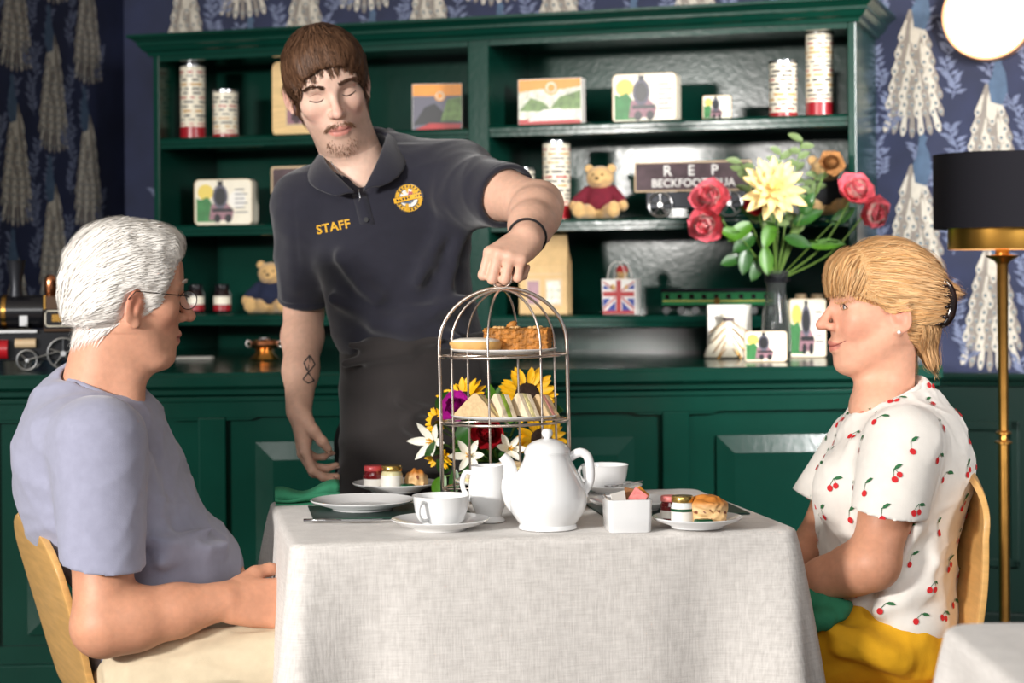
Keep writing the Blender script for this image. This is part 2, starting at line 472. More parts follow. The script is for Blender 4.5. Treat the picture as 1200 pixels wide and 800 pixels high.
# wallpaper print: peacocks with long tails in half-drop columns, and sprigs between them
def peacock_print(mb, s0, z0, put, rnd, sc=1.0):
    """tail tip at (s0, z0), bird above; put(s, z, layer) gives the 3-D point"""
    def poly(pts, lay, mi): mb.add([put(s0 + x * sc, z0 + z * sc, lay) for x, z in pts], [tuple(range(len(pts)))], mi)
    L = 0.36
    def width(t): return 0.014 + 0.050 * min(1.0, t * 1.25) ** 0.75
    poly([(-width(k / 12) * .92, 0.10 + (L - .10) * (1 - k / 12)) for k in range(13)] + [(0.0, 0.07)] + [(width(k / 12) * .92, 0.10 + (L - .10) * (1 - k / 12)) for k in range(12, -1, -1)], 0.6, 1)
    lay = 1
    for row in range(11):                                       # rows of eyed feathers, the lowest row first
        t = 1.0 - row * 0.088; z = 0.115 + (L - 0.115) * (1 - t); w_ = width(t); n = 7 if row < 5 else (5 if row < 8 else 3)
        for i in range(n):
            u = (i - (n - 1) / 2) / max(1, (n - 1) / 2) + (0.10 if row % 2 else -0.10)
            bx = u * w_ * 0.72; a = math.radians(-90 + u * (17 if row < 4 else 15)); ln = (0.115 - 0.014 * abs(u)) if row == 0 else 0.082 - 0.002 * row; wd = 0.0088
            dx, dz = math.cos(a), math.sin(a); q = lambda f, s_: (bx + dx * ln * f - dz * wd * s_, z + dz * ln * f + dx * wd * s_)
            poly([q(0, .3), q(.55, .75), q(.8, 1.0), q(.93, .6), q(1, 0), q(.93, -.6), q(.8, -1.0), q(.55, -.75), q(0, -.3)], lay, (i + row) % 2)
            ex, ez = q(.80, 0)
            poly([(ex + 0.0046 * math.cos(k), ez + 0.0060 * math.sin(k)) for k in np.linspace(0, 6.28, 8, endpoint=False)], lay + .5, 1 - (i + row) % 2)
            poly([(ex + 0.0034 * math.cos(k), ez - 0.001 + 0.0046 * math.sin(k)) for k in np.linspace(0, 6.28, 7, endpoint=False)], lay + .8, 2)
        lay += 1
    poly([(-0.012, L - 0.09), (0.0, L - 0.10), (0.014, L - 0.09), (0.024, L - 0.03), (0.022, L + 0.0), (0.004, L + 0.0), (-0.010, L - 0.04)], lay, 0)
    # the bird: breast, neck, head
    poly([(0.000, L - 0.05), (0.030, L - 0.06), (0.045, L - 0.02), (0.040, L + 0.03), (0.028, L + 0.055), (0.034, L + 0.07), (0.024, L + 0.085), (0.012, L + 0.078), (0.010, L + 0.05), (0.004, L + 0.02), (-0.006, L)], lay + 1, 4)
def sprig_print(mb, s0, z0, put, rnd, h=0.13):
    lean = rnd.uniform(-0.03, 0.03)
    def at(t): return (s0 + lean * t + 0.010 * math.sin(t * 5), z0 + h * t)
    st = [at(i / 8) for i in range(9)]
    mb.add([put(x - 0.002, z, 1) for x, z in st] + [put(x + 0.002, z, 1) for x, z in st[::-1]], [tuple(range(18))], 3)
    for i in range(1, 9):
        for sgn in (-1, 1):
            x, z = at(i / 8); a = math.radians(90 + sgn * rnd.uniform(35, 75)); ln = rnd.uniform(0.022, 0.042); wd = 0.006
            dx, dz = math.cos(a), math.sin(a)
            mb.add([put(x, z, 2), put(x + dx * ln * .5 - dz * wd, z + dz * ln * .5 + dx * wd, 2), put(x + dx * ln, z + dz * ln, 2), put(x + dx * ln * .5 + dz * wd, z + dz * ln * .5 - dx * wd, 2)], [(0, 1, 2, 3)], 3)
PRINTS = [M_TAIL, M_TAIL2, M_EYE, M_LEAFP, M_BIRD]
def paper(wall, put, s_lo, s_hi, z_lo, z_hi, s_ph, z_ph, seed, ncol=0.205, per=0.43):
    mb = MB(); rnd = random.Random(seed)
    c = -40
    while True:
        s = s_ph + c * ncol
        if s > s_hi: break
        if s >= s_lo:
            for k in range(-3, 8):
                z = z_ph + k * per + (per / 2 if c % 2 else 0)
                if z_lo - 0.25 < z < z_hi: peacock_print(mb, s, z, put, rnd)
                if z_lo < z - 0.17 < z_hi: sprig_print(mb, s + 0.02, z - 0.15, put, rnd)
                if z_lo < z < z_hi: sprig_print(mb, s + ncol * 0.52, z - 0.08, put, rnd, 0.11); sprig_print(mb, s + ncol * 0.5, z + 0.11, put, rnd, 0.10); sprig_print(mb, s + ncol * 0.42, z + 0.22, put, rnd, 0.09); sprig_print(mb, s - ncol * 0.36, z + 0.02, put, rnd, 0.10)
        c += 1
    o = mb.build('wallpaper_print', PRINTS, parent=wall, fix=False)
    tag(o, kind='stuff')
def put_back(s, z, l): return OB + EXB * s + EYB * (WALL_V - 0.00018 * l) + Vector((0, 0, z))
def put_left(s, z, l): return OB + EXB * (XL + 0.00018 * l) + EYB * (WALL_V - s) + Vector((0, 0, z))
sA, zA = on_plane(1072, 163, WALL_V)
paper(wall_back, put_back, XL + 0.05, 1.75, 0.8, 2.1, sA, zA, 3)
# left wall: tail tips seen at (18, 86) and (77, 183)
OLw = OB + EXB * XL
sl, zl = on_plane(18, 86, 0, OB + EXB * XL + EYB * WALL_V, -EYB, EXB)
paper(wall_left, put_left, 0.03, 1.1, 0.8, 2.1, sl, zl, 5, ncol=0.195, per=0.445)

# wainscot on the back wall, right of the counter
z_dado = on_plane(1150, 437, WALL_V - 0.03)[1]
w = MB(); w.M = MB_B
w.box(0.3, 2.6, WALL_V - 0.03, WALL_V, 0, z_dado - 0.02)
wain = w.build('trim_1', M_GREEN_SHADED); tag(wain, 'dark green wainscot on the wall behind the floor lamp', 'wainscot', kind='structure')
w = MB(); w.M = MB_B
w.sweep([(WALL_V, z_dado), (WALL_V - 0.055, z_dado), (WALL_V - 0.06, z_dado - 0.008), (WALL_V - 0.055, z_dado - 0.018), (WALL_V - 0.045, z_dado - 0.02), (WALL_V - 0.04, z_dado - 0.035), (WALL_V, z_dado - 0.04)], 0.3, 2.6)
r_ = w.build('dado_rail', M_GREEN_SHADED, wain)
for xa, xb in ((1.02, 1.42), (1.50, 1.98), (2.06, 2.5)):
    w = MB(); w.M = MB_B
    for a_, b_, c_, d_ in ((xa, xb, 0.36, 0.385), (xa, xb, z_dado - 0.155, z_dado - 0.13), (xa, xa + 0.025, 0.36, z_dado - 0.13), (xb - 0.025, xb, 0.36, z_dado - 0.13)):
        w.box(a_, b_, WALL_V - 0.042, WALL_V - 0.03, c_, d_, bev=0.004)
    w.build('panel_moulding', M_GREEN_SHADED, wain)
w = MB(); w.M = MB_B
w.box(0.3, 2.6, WALL_V - 0.05, WALL_V, 0, 0.24, bev=0.006)
tag(w.build('baseboard_back', M_SKIRT), 'tall dark skirting board under the green wainscot', 'skirting', kind='structure')

# ================================================================== counter
zc = on_counter(600, 432)[1]
counter = thing('bar_counter', 'long dark green panelled counter carrying the dresser and steam engine', 'counter', (OC.x, OC.y, 0), -A_C)
xl_c, xr_c = -2.02, on_counter(1090, 470)[0]
t_ = MB(); Mi = Matrix.Rotation(A_C, 4, 'Z') @ Matrix.Translation(-OC)   # world -> counter local
def cl(x, y): p = Mi @ Vector((x, y, 0)); return p.x, p.y
# worktop: front edge straight, the back follows the wall
bl = OB + EXB * (XL + 0.012) + EYB * (WALL_V - 0.012); br = OB + EXB * 1.04 + EYB * (WALL_V - 0.012)
lw0 = OB + EXB * (XL + 0.012) + EYB * (-1.2)
pts = [cl(lw0.x, lw0.y), cl(bl.x, bl.y), cl(br.x, br.y)]
# front-left corner: where the front edge meets the left wall
dl = Vector(pts[1]) - Vector(pts[0]); tt = (-0.03 - pts[0][1]) / dl.y; xfl = pts[0][0] + dl.x * tt
outline = [(xfl, -0.03), (xr_c + 0.02, -0.03), (max(xr_c + 0.02, pts[2][0]), pts[2][1]), pts[1]]
top = MB()
def slab(mb, ol, z0, z1):
    n = len(ol); mb.add([(x, y, z0) for x, y in ol] + [(x, y, z1) for x, y in ol], [tuple(range(n))[::-1], tuple(range(n, 2 * n))] + [(i, (i + 1) % n, (i + 1) % n + n, i + n) for i in range(n)])
slab(top, outline, zc - 0.012, zc)
top.sweep([(-0.03, zc - 0.004), (-0.036, zc - 0.010), (-0.036, zc - 0.030), (-0.028, zc - 0.036), (-0.012, zc - 0.040), (-0.012, zc - 0.050), (0.0, zc - 0.056), (0.02, zc - 0.056), (0.02, zc - 0.004)], xfl, xr_c + 0.02)
top.build('worktop', M_GREEN, counter)
z_r0, z_r1 = on_counter(400, 487)[1], zc - 0.056
z_pb = on_counter(40, 757)[1]; z_pl = on_counter(30, 777)[1]
body = MB(); xbl = xfl + 0.03
body.box(xbl, xr_c - 0.002, 0.030, 0.33, 0.0, zc - 0.05); body.build('carcass', M_GREEN, counter)
b = MB(); b.box(xbl, xr_c, 0.0, 0.03, z_r0, z_r1); b.box(xbl, xr_c, -0.006, 0.004, z_r1 - 0.012, z_r1, bev=0.003); b.build('rail', M_GREEN, counter)
b = MB(); b.box(xbl, xr_c, 0.0, 0.03, z_pl, z_pb); b.build('rail', M_GREEN, counter)
b = MB(); b.box(xbl, xr_c, -0.018, 0.03, 0.0, z_pl, bev=0.006); b.build('plinth', M_GREEN, counter)
stc = [on_counter(p_, 600)[0] for p_ in (-292, -21, 249, 521, 793, 1064)]
hw = 0.5 * (on_counter(265, 600)[0] - on_counter(232, 600)[0])
for x in stc:
    b = MB(); x1_ = min(x + hw, xr_c)
    b.box(max(x - hw, xbl), x1_, 0.0, 0.03, z_pb, z_r0, bev=0.004); b.build('stile', M_GREEN, counter)
zt, zb = on_counter(330, 518)[1], on_counter(40, 745)[1]
go = on_counter(299, 600)[0] - on_counter(265, 600)[0]; bw = on_counter(320, 600)[0] - on_counter(299, 600)[0]
for x0, x1 in zip(stc[:-1], stc[1:]):
    a0, a1 = max(x0 + hw, xbl) , x1 - hw
    if a1 - a0 < 0.1: continue
    g = MB(); f0, f1 = a0 + go, a1 - go
    g.box(a0, a1, 0.020, 0.030, z_pb, z_r0)
    # raised and fielded panel
    vs = [(f0, 0.020, zb), (f1, 0.020, zb), (f1, 0.020, zt), (f0, 0.020, zt), (f0, 0.010, zb), (f1, 0.010, zb), (f1, 0.010, zt), (f0, 0.010, zt),
          (f0 + bw, 0.002, zb + bw), (f1 - bw, 0.002, zb + bw), (f1 - bw, 0.002, zt - bw), (f0 + bw, 0.002, zt - bw)]
    g.add(vs, [(0, 1, 5, 4), (1, 2, 6, 5), (2, 3, 7, 6), (3, 0, 4, 7), (4, 5, 9, 8), (5, 6, 10, 9), (6, 7, 11, 10), (7, 4, 8, 11), (8, 9, 10, 11)])
    # small stepped shoulders in the top corners of the opening
    for sx, s1 in ((a0, 1), (a1, -1)):
        g.prism([(sx, z_r0), (sx + s1 * 0.075, z_r0), (sx + s1 * 0.055, z_r0 - 0.007), (sx, z_r0 - 0.007)][:: (1 if s1 > 0 else -1)], 0.004, 0.022)
    g.build('raised_panel', M_GREEN, counter)

# ================================================================== dresser (open shelves above the counter)
dresser = thing('dresser', 'tall dark green open shelved dresser with moulded cornice on the counter', 'dresser', (OB.x, OB.y, zc), -A_B)
def dz(px, py, v=0.0): return on_plane(px, py, v)[1] - zc
xl_b = on_plane(180, 200, 0)[0]; xr_b = on_plane(1004, 200, 0)[0]; DEP = 0.385
z_cb = dz(560, 46); z_ct = dz(560, 24); z_op = dz(560, 54)
p0, p1 = on_plane(549, 200, 0)[0], on_plane(573, 200, 0)[0]
sw = 0.020
for x0, x1, d0, nm in ((xl_b, xl_b + sw, 0.0, 'side_panel'), (xr_b - 0.022, xr_b, 0.0, 'side_panel'), (p0, p1, 0.0, 'centre_post')):
    b = MB(); b.box(x0, x1, d0, DEP if nm == 'side_panel' else 0.36, 0, z_cb, bev=0.003); b.build(nm, M_GREEN, dresser)
b = MB(); b.box(xl_b + sw, xr_b - 0.022, 0.36, DEP, 0, z_cb); b.build('back_panel', M_GREEN, dresser)
b = MB(); b.box(xl_b + sw, p0, 0.0, 0.03, z_op, z_cb); b.box(p1, xr_b - 0.022, 0.0, 0.03, z_op, z_cb); b.build('head_rail', M_GREEN, dresser)
prof = [(0.0, z_cb - 0.004), (-0.010, z_cb - 0.004), (-0.012, z_cb + 0.006), (-0.022, z_cb + 0.012), (-0.030, z_cb + 0.024), (-0.034, z_cb + 0.026), (-0.034, z_cb + 0.034), (-0.050, z_cb + 0.046), (-0.056, z_cb + 0.048), (-0.056, z_ct + 0.004), (0.0, z_ct + 0.008)]
cor = MB()
def ring(off_z):
    off, z = off_z
    return [(xl_b + off, off, z), (xr_b - off, off, z), (xr_b - off, DEP, z), (xl_b + off, DEP, z)]
vs = []; fs = []
for q in prof: vs += ring(q)
for j in range(len(prof) - 1):
    for i in range(4):
        k = (i + 1) % 4; fs.append((j * 4 + i, j * 4 + k, (j + 1) * 4 + k, (j + 1) * 4 + i))
fs.append((0, 1, 2, 3)); fs.append(tuple((len(prof) - 1) * 4 + i for i in range(4)))
cor.add(vs, fs); cor.build('cornice', M_GREEN, dresser)
SH = {}
for side, x0, x1, px in (('l', xl_b + sw, p0, 380), ('r', p1, xr_b - 0.022, 700)):
    for i, py in enumerate({'l': (155.5, 261, 368), 'r': (143, 256, 369.5)}[side]):
        z = dz(px, py, 0.012); SH[side, i] = zc + z
        b = MB()
        b.sweep([(0.012, z - 0.002), (0.016, z), (0.36, z), (0.36, z - 0.026), (0.022, z - 0.026), (0.016, z - 0.033), (0.010, z - 0.031), (0.010, z - 0.020), (0.006, z - 0.018), (0.006, z - 0.008)], x0, x1)
        b.build('shelf', M_GREEN, dresser)
def spot(px, side, i, v):
    """world point on a dresser shelf at depth v behind its front, under pixel column px"""
    x = on_plane(px, 300, v)[0]
    p = OB + EXB * x + EYB * v; return Vector((p.x, p.y, SH[side, i]))
def psize(px0, px1, p):
    """metres that a width of px1 - px0 pixels spans at point p"""
    return (px1 - px0) / F * p.y
# ================================================================== things on the shelves
M_CREAM = mat('cream tin print', (232, 224, 204), rough=0.35, var=0.04, vscale=30)
M_INK = mat('dark navy ink', (34, 36, 48), rough=0.4)
M_OCHRE = mat('ochre ink', (188, 140, 60), rough=0.4)
M_REDTIN = mat('red tin band', (150, 22, 34), rough=0.35, coat=0.3)
M_SILVER = mat('silver tin', (190, 192, 196), rough=0.25, metal=1.0)
M_WHITECARD = mat('white card', (236, 232, 224), rough=0.5)
M_ORANGE = mat('orange print', (222, 142, 50), rough=0.4, var=0.08, vscale=40)
M_TREE = mat('green landscape print', (96, 124, 66), rough=0.4, var=0.45, vscale=55)
M_MUTED = mat('pale landscape print', (196, 196, 176), rough=0.35, var=0.4, vscale=70)
M_BLACKP = mat('black print', (30, 30, 34), rough=0.35)
M_GREYP = mat('slate grey print', (92, 90, 104), rough=0.4)
M_YELLOWP = mat('soft yellow print', (226, 200, 96), rough=0.4)
M_REDP = mat('red print', (168, 42, 44), rough=0.4)
M_PINKP = mat('mauve print', (150, 110, 120), rough=0.4, var=0.2, vscale=60)
M_GREENP = mat('leaf green print', (54, 120, 64), rough=0.4, var=0.25, vscale=50)
M_BLUEP = mat('blue print', (36, 56, 140), rough=0.4)
M_FUR = mat('honey teddy fur', (206, 166, 108), rough=0.9, var=0.18, vscale=60, bump=0.9, bscale=260, sheen=0.4)
M_BURG = mat('burgundy knit', (104, 20, 38), rough=0.9, var=0.15, vscale=80, bump=0.6, bscale=300)
M_NAVYKNIT = mat('navy knit', (22, 30, 56), rough=0.9, var=0.15, vscale=80, bump=0.6, bscale=300)
M_GREYKNIT = mat('charcoal knit', (40, 42, 46), rough=0.9, var=0.15, vscale=80, bump=0.6, bscale=300)
M_REDKNIT = mat('red felt', (170, 30, 36), rough=0.9)
M_BEAD = mat('black bead', (18, 14, 12), rough=0.2)
M_KRAFT = mat('kraft card', (206, 172, 122), rough=0.7, var=0.1, vscale=30)
M_BOARD = mat('pale varnished wood', (222, 188, 132), rough=0.45, var=0.15, vscale=12, stretch=(1, 1, 8))
M_SIGN = mat('brown chalky sign board', (78, 62, 66), rough=0.6, var=0.35, vscale=25)
M_BORDER = mat('sand coloured border', (202, 176, 140), rough=0.5)
M_LETTER = mat('white lettering paint', (236, 232, 226), rough=0.5)
M_IRON = mat('dark iron', (44, 46, 52), rough=0.4, metal=0.4)
M_STEEL = mat('bright steel', (196, 196, 196), rough=0.28, metal=1.0)
M_COPPER = mat('polished copper', (224, 148, 104), rough=0.22, metal=1.0)
M_BRASS = mat('polished brass', (206, 158, 82), rough=0.22, metal=1.0)
M_BLACKENAMEL = mat('black enamel', (20, 20, 24), rough=0.22, coat=0.4)
M_REDENAMEL = mat('red enamel', (170, 24, 34), rough=0.25, coat=0.4)
M_JARGLASS = mat('dark jam glass', (28, 16, 18), rough=0.12, coat=0.4)
M_COACH = mat('green coach paint', (30, 110, 62), rough=0.35)
M_SKYBOX = mat('crinkled clear wrap', (214, 210, 204), rough=0.12, var=0.25, vscale=40, bump=0.6, bscale=60)

def shelf_thing(name, label, cat, px, side, i, v, rot=0.0, group=None):
    p = spot(px, side, i, v)
    return thing(name, label, cat, (p.x, p.y, p.z + 0.0018), -A_B + math.radians(rot), group), p.y / F
def counter_thing(name, label, cat, px, py, rot=0.0, group=None):
    p = PZ(px, py, zc)
    return thing(name, label, cat, (p.x, p.y, zc + 0.0018), math.radians(rot), group), p.y / F
def art(parent, shapes, mats, y, name='printed_picture'):
    mb = MB()
    for k, (poly, mi) in enumerate(shapes): mb.flat(poly, y - 0.0002 - 0.00012 * k, mi)
    return mb.build(name, mats, parent, fix=False)

def tube_tin(px0, px1, top, base, side, i, v, label, group, red=0.16, seed=0):
    t, m = shelf_thing('biscuit_tube', label, 'tin', (px0 + px1) / 2, side, i, v, group=group)
    r = (px1 - px0) / 2 * m; h = (base - top) * m
    b = MB(); b.lathe([(r * 0.97, 0), (r, 0.002), (r, h - 0.004), (r * 0.985, h - 0.004), (r * 0.985, h), (r * 0.9, h), (r * 0.88, h - 0.003), (0, h - 0.003)], 28); b.build('tube', M_CREAM, t, smooth=True, angle=30)
    b = MB(); b.lathe([(r + 0.0006, 0.001), (r + 0.0012, 0.002), (r + 0.0012, h * red), (r, h * red)], 28, closed=True); b.build('base_band', M_REDTIN, t, smooth=True, angle=30)
    b = MB(); b.lathe([(r + 0.0005, h - 0.006), (r + 0.0014, h - 0.005), (r + 0.0014, h + 0.0012), (r * 0.93, h + 0.0012), (r * 0.92, h - 0.002)], 28, closed=True); b.build('rim', M_SILVER, t, smooth=True, angle=30)
    rnd = random.Random(seed); b = MB(); z = h * red + 0.006; mats = [M_INK, M_OCHRE, M_REDP]
    def band(a0, a1, z0, z1, mi):
        n = max(2, int((a1 - a0) / 0.12)); vs = []
        for k in range(n + 1):
            a = a0 + (a1 - a0) * k / n
            vs += [((r + 0.0004) * math.cos(a), (r + 0.0004) * math.sin(a), z0), ((r + 0.0004) * math.cos(a), (r + 0.0004) * math.sin(a), z1)]
        b.add(vs, [(2 * k, 2 * k + 2, 2 * k + 3, 2 * k + 1) for k in range(n)], mi)
    row = 0
    while z < h - 0.014:                                        # rows of printed words round the tube
        a = rnd.uniform(0, 0.5); hh = rnd.choice((0.004, 0.005, 0.006)); mi = rnd.choice((0, 0, 0, 1)) if row % 6 else 2
        while a < 6.2:
            ln = rnd.uniform(0.35, 1.0); band(a, min(a + ln, 6.25), z, z + hh, mi); a += ln + rnd.uniform(0.18, 0.5)
        z += hh + rnd.uniform(0.006, 0.0085); row += 1
    b.build('printed_lettering', mats, t, fix=False)
    return t
G_T = 'tall and short printed biscuit tubes'
tube_tin(213, 242, 74, 160, 'l', 0, 0.10, 'tall cream biscuit tube with red base, top shelf of left bay', G_T, seed=1)
tube_tin(251, 280, 104, 159, 'l', 0, 0.10, 'short cream biscuit tube beside the tall one in the left bay', G_T, 0.08, 2)
tube_tin(903, 935, 68, 133, 'r', 0, 0.09, 'short cream biscuit tube on the top right shelf', G_T, 0.08, 3)
tube_tin(946, 978, 33, 131, 'r', 0, 0.09, 'tall cream biscuit tube next to the right end of dresser', G_T, 0.16, 4)
tube_tin(597, 627, 197, 257, 'r', 1, 0.10, 'short cream biscuit tube behind the waiter\'s forearm', G_T, 0.08, 5)
tube_tin(637, 669, 166, 257, 'r', 1, 0.10, 'tall cream biscuit tube beside burgundy teddy bear', G_T, 0.18, 6)

def puzzle_box(px0, px1, top, base, side, i, v, rot, label, dark):
    t, m = shelf_thing('picture_box', label, 'box', (px0 + px1) / 2, side, i, v, rot, group='boxed souvenirs with orange headers')
    w = (px1 - px0) / 2 * m / max(0.8, math.cos(math.radians(rot))); h = (base - top) * m
    b = MB(); b.box(-w, w, 0, 0.045, 0, h, bev=0.0012); b.build('carton', M_WHITECARD, t)
    if dark:
        sh = [(rrect(-w * .98, w * .98, .002, h * .99, .001), 5), ([(-w * .98, h * .74), (w * .98, h * .74), (w * .98, h * .985), (-w * .98, h * .985)], 0), ([(-w * .98, .12 * h), (-w * .5, .5 * h), (-w * .1, .58 * h), (w * .2, .42 * h), (w * .5, .3 * h), (w * .98, .16 * h)], 3), ([(w * .15, .2 * h), (w * .4, .66 * h), (w * .98, .72 * h), (w * .98, .2 * h)], 1),
              ([(-w * .9, .0 + .02 * h), (w * .9, .02 * h), (w * .98, .14 * h), (-w * .3, .16 * h)], 4), (circ(w * .12, h * .74, w * .22, w * .22), 0), (circ(w * .12, h * .74, w * .17, w * .17), 2)]
    else:
        sh = [(rrect(-w * .98, w * .98, .002, h * .99, .001), 2), ([(-w * .98, h * .72), (-w * .3, h * .78), (w * .4, h * .76), (w * .98, h * .82), (w * .98, h * .985), (-w * .98, h * .985)], 0), ([(w * .0, .35 * h), (w * .3, .6 * h), (w * .98, .74 * h), (w * .98, .34 * h)], 1), ([(-w * .98, .32 * h), (-w * .6, .6 * h), (-w * .2, .5 * h), (w * .1, .3 * h)], 1),
              ([(-w * .98, .02 * h), (w * .98, .02 * h), (w * .98, .1 * h), (w * .2, .16 * h), (-w * .98, .14 * h)], 4), ([(-w * .7, .1 * h), (-w * .2, .34 * h), (w * .3, .36 * h), (w * .75, .12 * h)], 6), (circ(w * .05, h * .8, w * .22), 0), (circ(w * .05, h * .8, w * .17), 2)]
    art(t, sh, [M_ORANGE, M_TREE, M_MUTED, M_BLACKP, M_REDP, M_GREYP, M_WHITECARD], 0.0)
    art(t, [(circ(w * (.12 if dark else .05), h * (.74 if dark else .8), w * .12, n=14), 0)], [M_ORANGE], -0.001, 'printed_roundel')
puzzle_box(485, 542, 96, 151, 'l', 0, 0.09, 14, 'boxed souvenir with dark engine picture under an orange header', True)
puzzle_box(607, 684, 89, 144, 'r', 0, 0.09, 2, 'boxed souvenir with pale snowy picture under an orange header', False)

def loco_tin(t, w, h, dep, seed=0):
    b = MB(); pr = rrect(-w, w, 0, h, min(w, h) * 0.16); b.prism(pr, 0.0, dep); o = b.build('tin_body', M_CREAM, t)
    mats = [M_CREAM, M_YELLOWP, M_GREENP, M_GREYP, M_BLACKP, M_PINKP, M_WHITECARD]
    k = [(rrect(-w * .95, w * .95, h * .04, h * .96, h * .1), 0), (circ(-w * .62, h * .72, w * .28, h * .18), 1), ([(-w * .94, h * .06), (-w * .2, h * .06), (-w * .3, h * .4), (-w * .55, h * .62), (-w * .8, h * .55), (-w * .94, h * .6)], 2),
         ([(-w * .5, h * .1), (w * .3, h * .1), (w * .38, h * .3), (w * .1, h * .5), (-w * .42, h * .45)], 5), (circ(-w * .1, h * .62, w * .27, h * .27), 3), (circ(-w * .1, h * .62, w * .2, h * .2), 4),
         ([(-w * .18, h * .86), (-w * .02, h * .86), (-w * .0, h * .97), (-w * .2, h * .97)], 4), ([(-w * .38, h * .28), (w * .34, h * .28), (w * .34, h * .36), (-w * .38, h * .36)], 4), (circ(-w * .2, h * .14, w * .12, h * .1), 4), (circ(w * .18, h * .14, w * .12, h * .1), 4),
         (circ(w * .5, h * .55, w * .3, h * .2), 6)]
    for r_ in range(6): k.append(([(w * (.42), h * (.26 + .1 * r_)), (w * (.86 - .1 * (r_ % 2)), h * (.26 + .1 * r_)), (w * (.86 - .1 * (r_ % 2)), h * (.285 + .1 * r_)), (w * .42, h * (.285 + .1 * r_))], 3))
    art(t, k, mats, 0.0)
    b = MB(); b.tube([(x, -0.0003, z) for x, z in pr], 0.0011, 5, closed=True); b.build('rolled_edge', M_BORDER, t, smooth=True)
def tin_on(px0, px1, top, base, side, i, v, label, rot=0, dep=0.05, counterpy=None):
    if counterpy: t, m = counter_thing('picture_tin', label, 'tin', (px0 + px1) / 2, counterpy, rot)
    else: t, m = shelf_thing('picture_tin', label, 'tin', (px0 + px1) / 2, side, i, v, rot)
    loco_tin(t, (px1 - px0) / 2 * m, (base - top) * m, dep); return t, m
tin_on(226, 298, 211, 264, 'l', 1, 0.08, 'cream tin with steam engine picture on middle shelf of left bay', rot=4)
tin_on(718, 795, 84, 141, 'r', 0, 0.09, 'cream tin with steam engine picture on the top right shelf')
t_, m_ = tin_on(825, 858, 108, 136, 'r', 0, 0.08, 'small cream tin with yellow striped end on top right shelf', rot=12, dep=0.05)
b = MB(); wS = 33 / 2 * m_
for k in range(4): b.box(wS + 0.0003, wS + 0.0012, 0.006 + k * 0.011, 0.012 + k * 0.011, 0.008, 0.052)
b.build('end_stripes', M_YELLOWP, t_)
tin_on(926, 968, 352, 420, None, 0, 0, 'upright green and cream engine tin behind the woman\'s face', counterpy=419, rot=-4)
tin_on(873, 922, 389, 424, None, 0, 0, 'little engine tin lying before the vase on the counter', counterpy=424, rot=-3, dep=0.03)

# cream wooden picture board behind the waiter's head
t, m = shelf_thing('picture_board', 'pale wooden board with brown engine photo behind the waiter', 'board', 352, 'l', 0, 0.11)
w = 35 * m; h = 88 * m
b = MB(); b.prism(rrect(-w, w, 0, h, 0.022), 0, 0.015); b.build('board', M_BOARD, t)
art(t, [(rrect(-w * .5, w * .9, h * .14, h * .46, .002), 0), (rrect(-w * .45, w * .85, h * .16, h * .44, .002), 1), ([(-w * .3, h * .2), (w * .5, h * .2), (w * .5, h * .34), (w * .1, h * .38), (-w * .3, h * .34)], 2), (circ(-w * .1, h * .2, w * .1), 2), (circ(w * .3, h * .2, w * .1), 2)], [M_BORDER, M_PINKP, M_SIGN], 0)
# little brown plaque half hidden by the waiter's shoulder
t, m = shelf_thing('plaque', 'small brown plaque with sand border beside the waiter\'s shoulder', 'plaque', 360, 'l', 1, 0.06)
z0 = 34 * m; w = 46 * m; h = 33 * m
b = MB(); b.prism(rrect(-w, w, z0, z0 + h, 0.008), 0, 0.012); b.build('board', M_BORDER, t)
b = MB(); b.prism(rrect(-w + .006, w - .006, z0 + .006, z0 + h - .006, 0.006), -0.0015, 0.002); b.build('face', M_SIGN, t)
b = MB(); b.box(-w * .8, w * .8, 0.0, 0.03, 0, 0.012, bev=0.002); b.box(-0.006, 0.006, 0.004, 0.010, 0.01, z0 + 0.004); b.build('stand', M_IRON, t)

# jars of jam
def small_jar(px, label):
    t, m = shelf_thing('jam_jar', label, 'jar', px, 'l', 2, 0.06, group='dark jam jars on the left low shelf')
    r = 10 * m
    b = MB(); b.lathe([(r * .8, 0), (r, .004), (r, .056), (r * .8, .066), (r * .78, .070)], 20); b.build('glass', M_JARGLASS, t, smooth=True, angle=40)
    b = MB(); b.lathe([(r * .86, .069), (r * .88, .070), (r * .88, .083), (r * .8, .085), (0, .085)], 20); b.build('lid', M_BLACKENAMEL, t, smooth=True, angle=40)
    b = MB(); b.lathe([(r + .0005, .026), (r + .0005, .050)], 20, closed=True); b.build('label_band', M_CREAM, t, smooth=True)
    b = MB(); b.lathe([(r + .0006, .008), (r + .0006, .025)], 20, closed=True); b.build('label_foot', M_REDTIN, t, smooth=True)
small_jar(229, 'dark jam jar right behind the old man\'s spectacles'); small_jar(260, 'dark jam jar between another jar and the navy teddy')

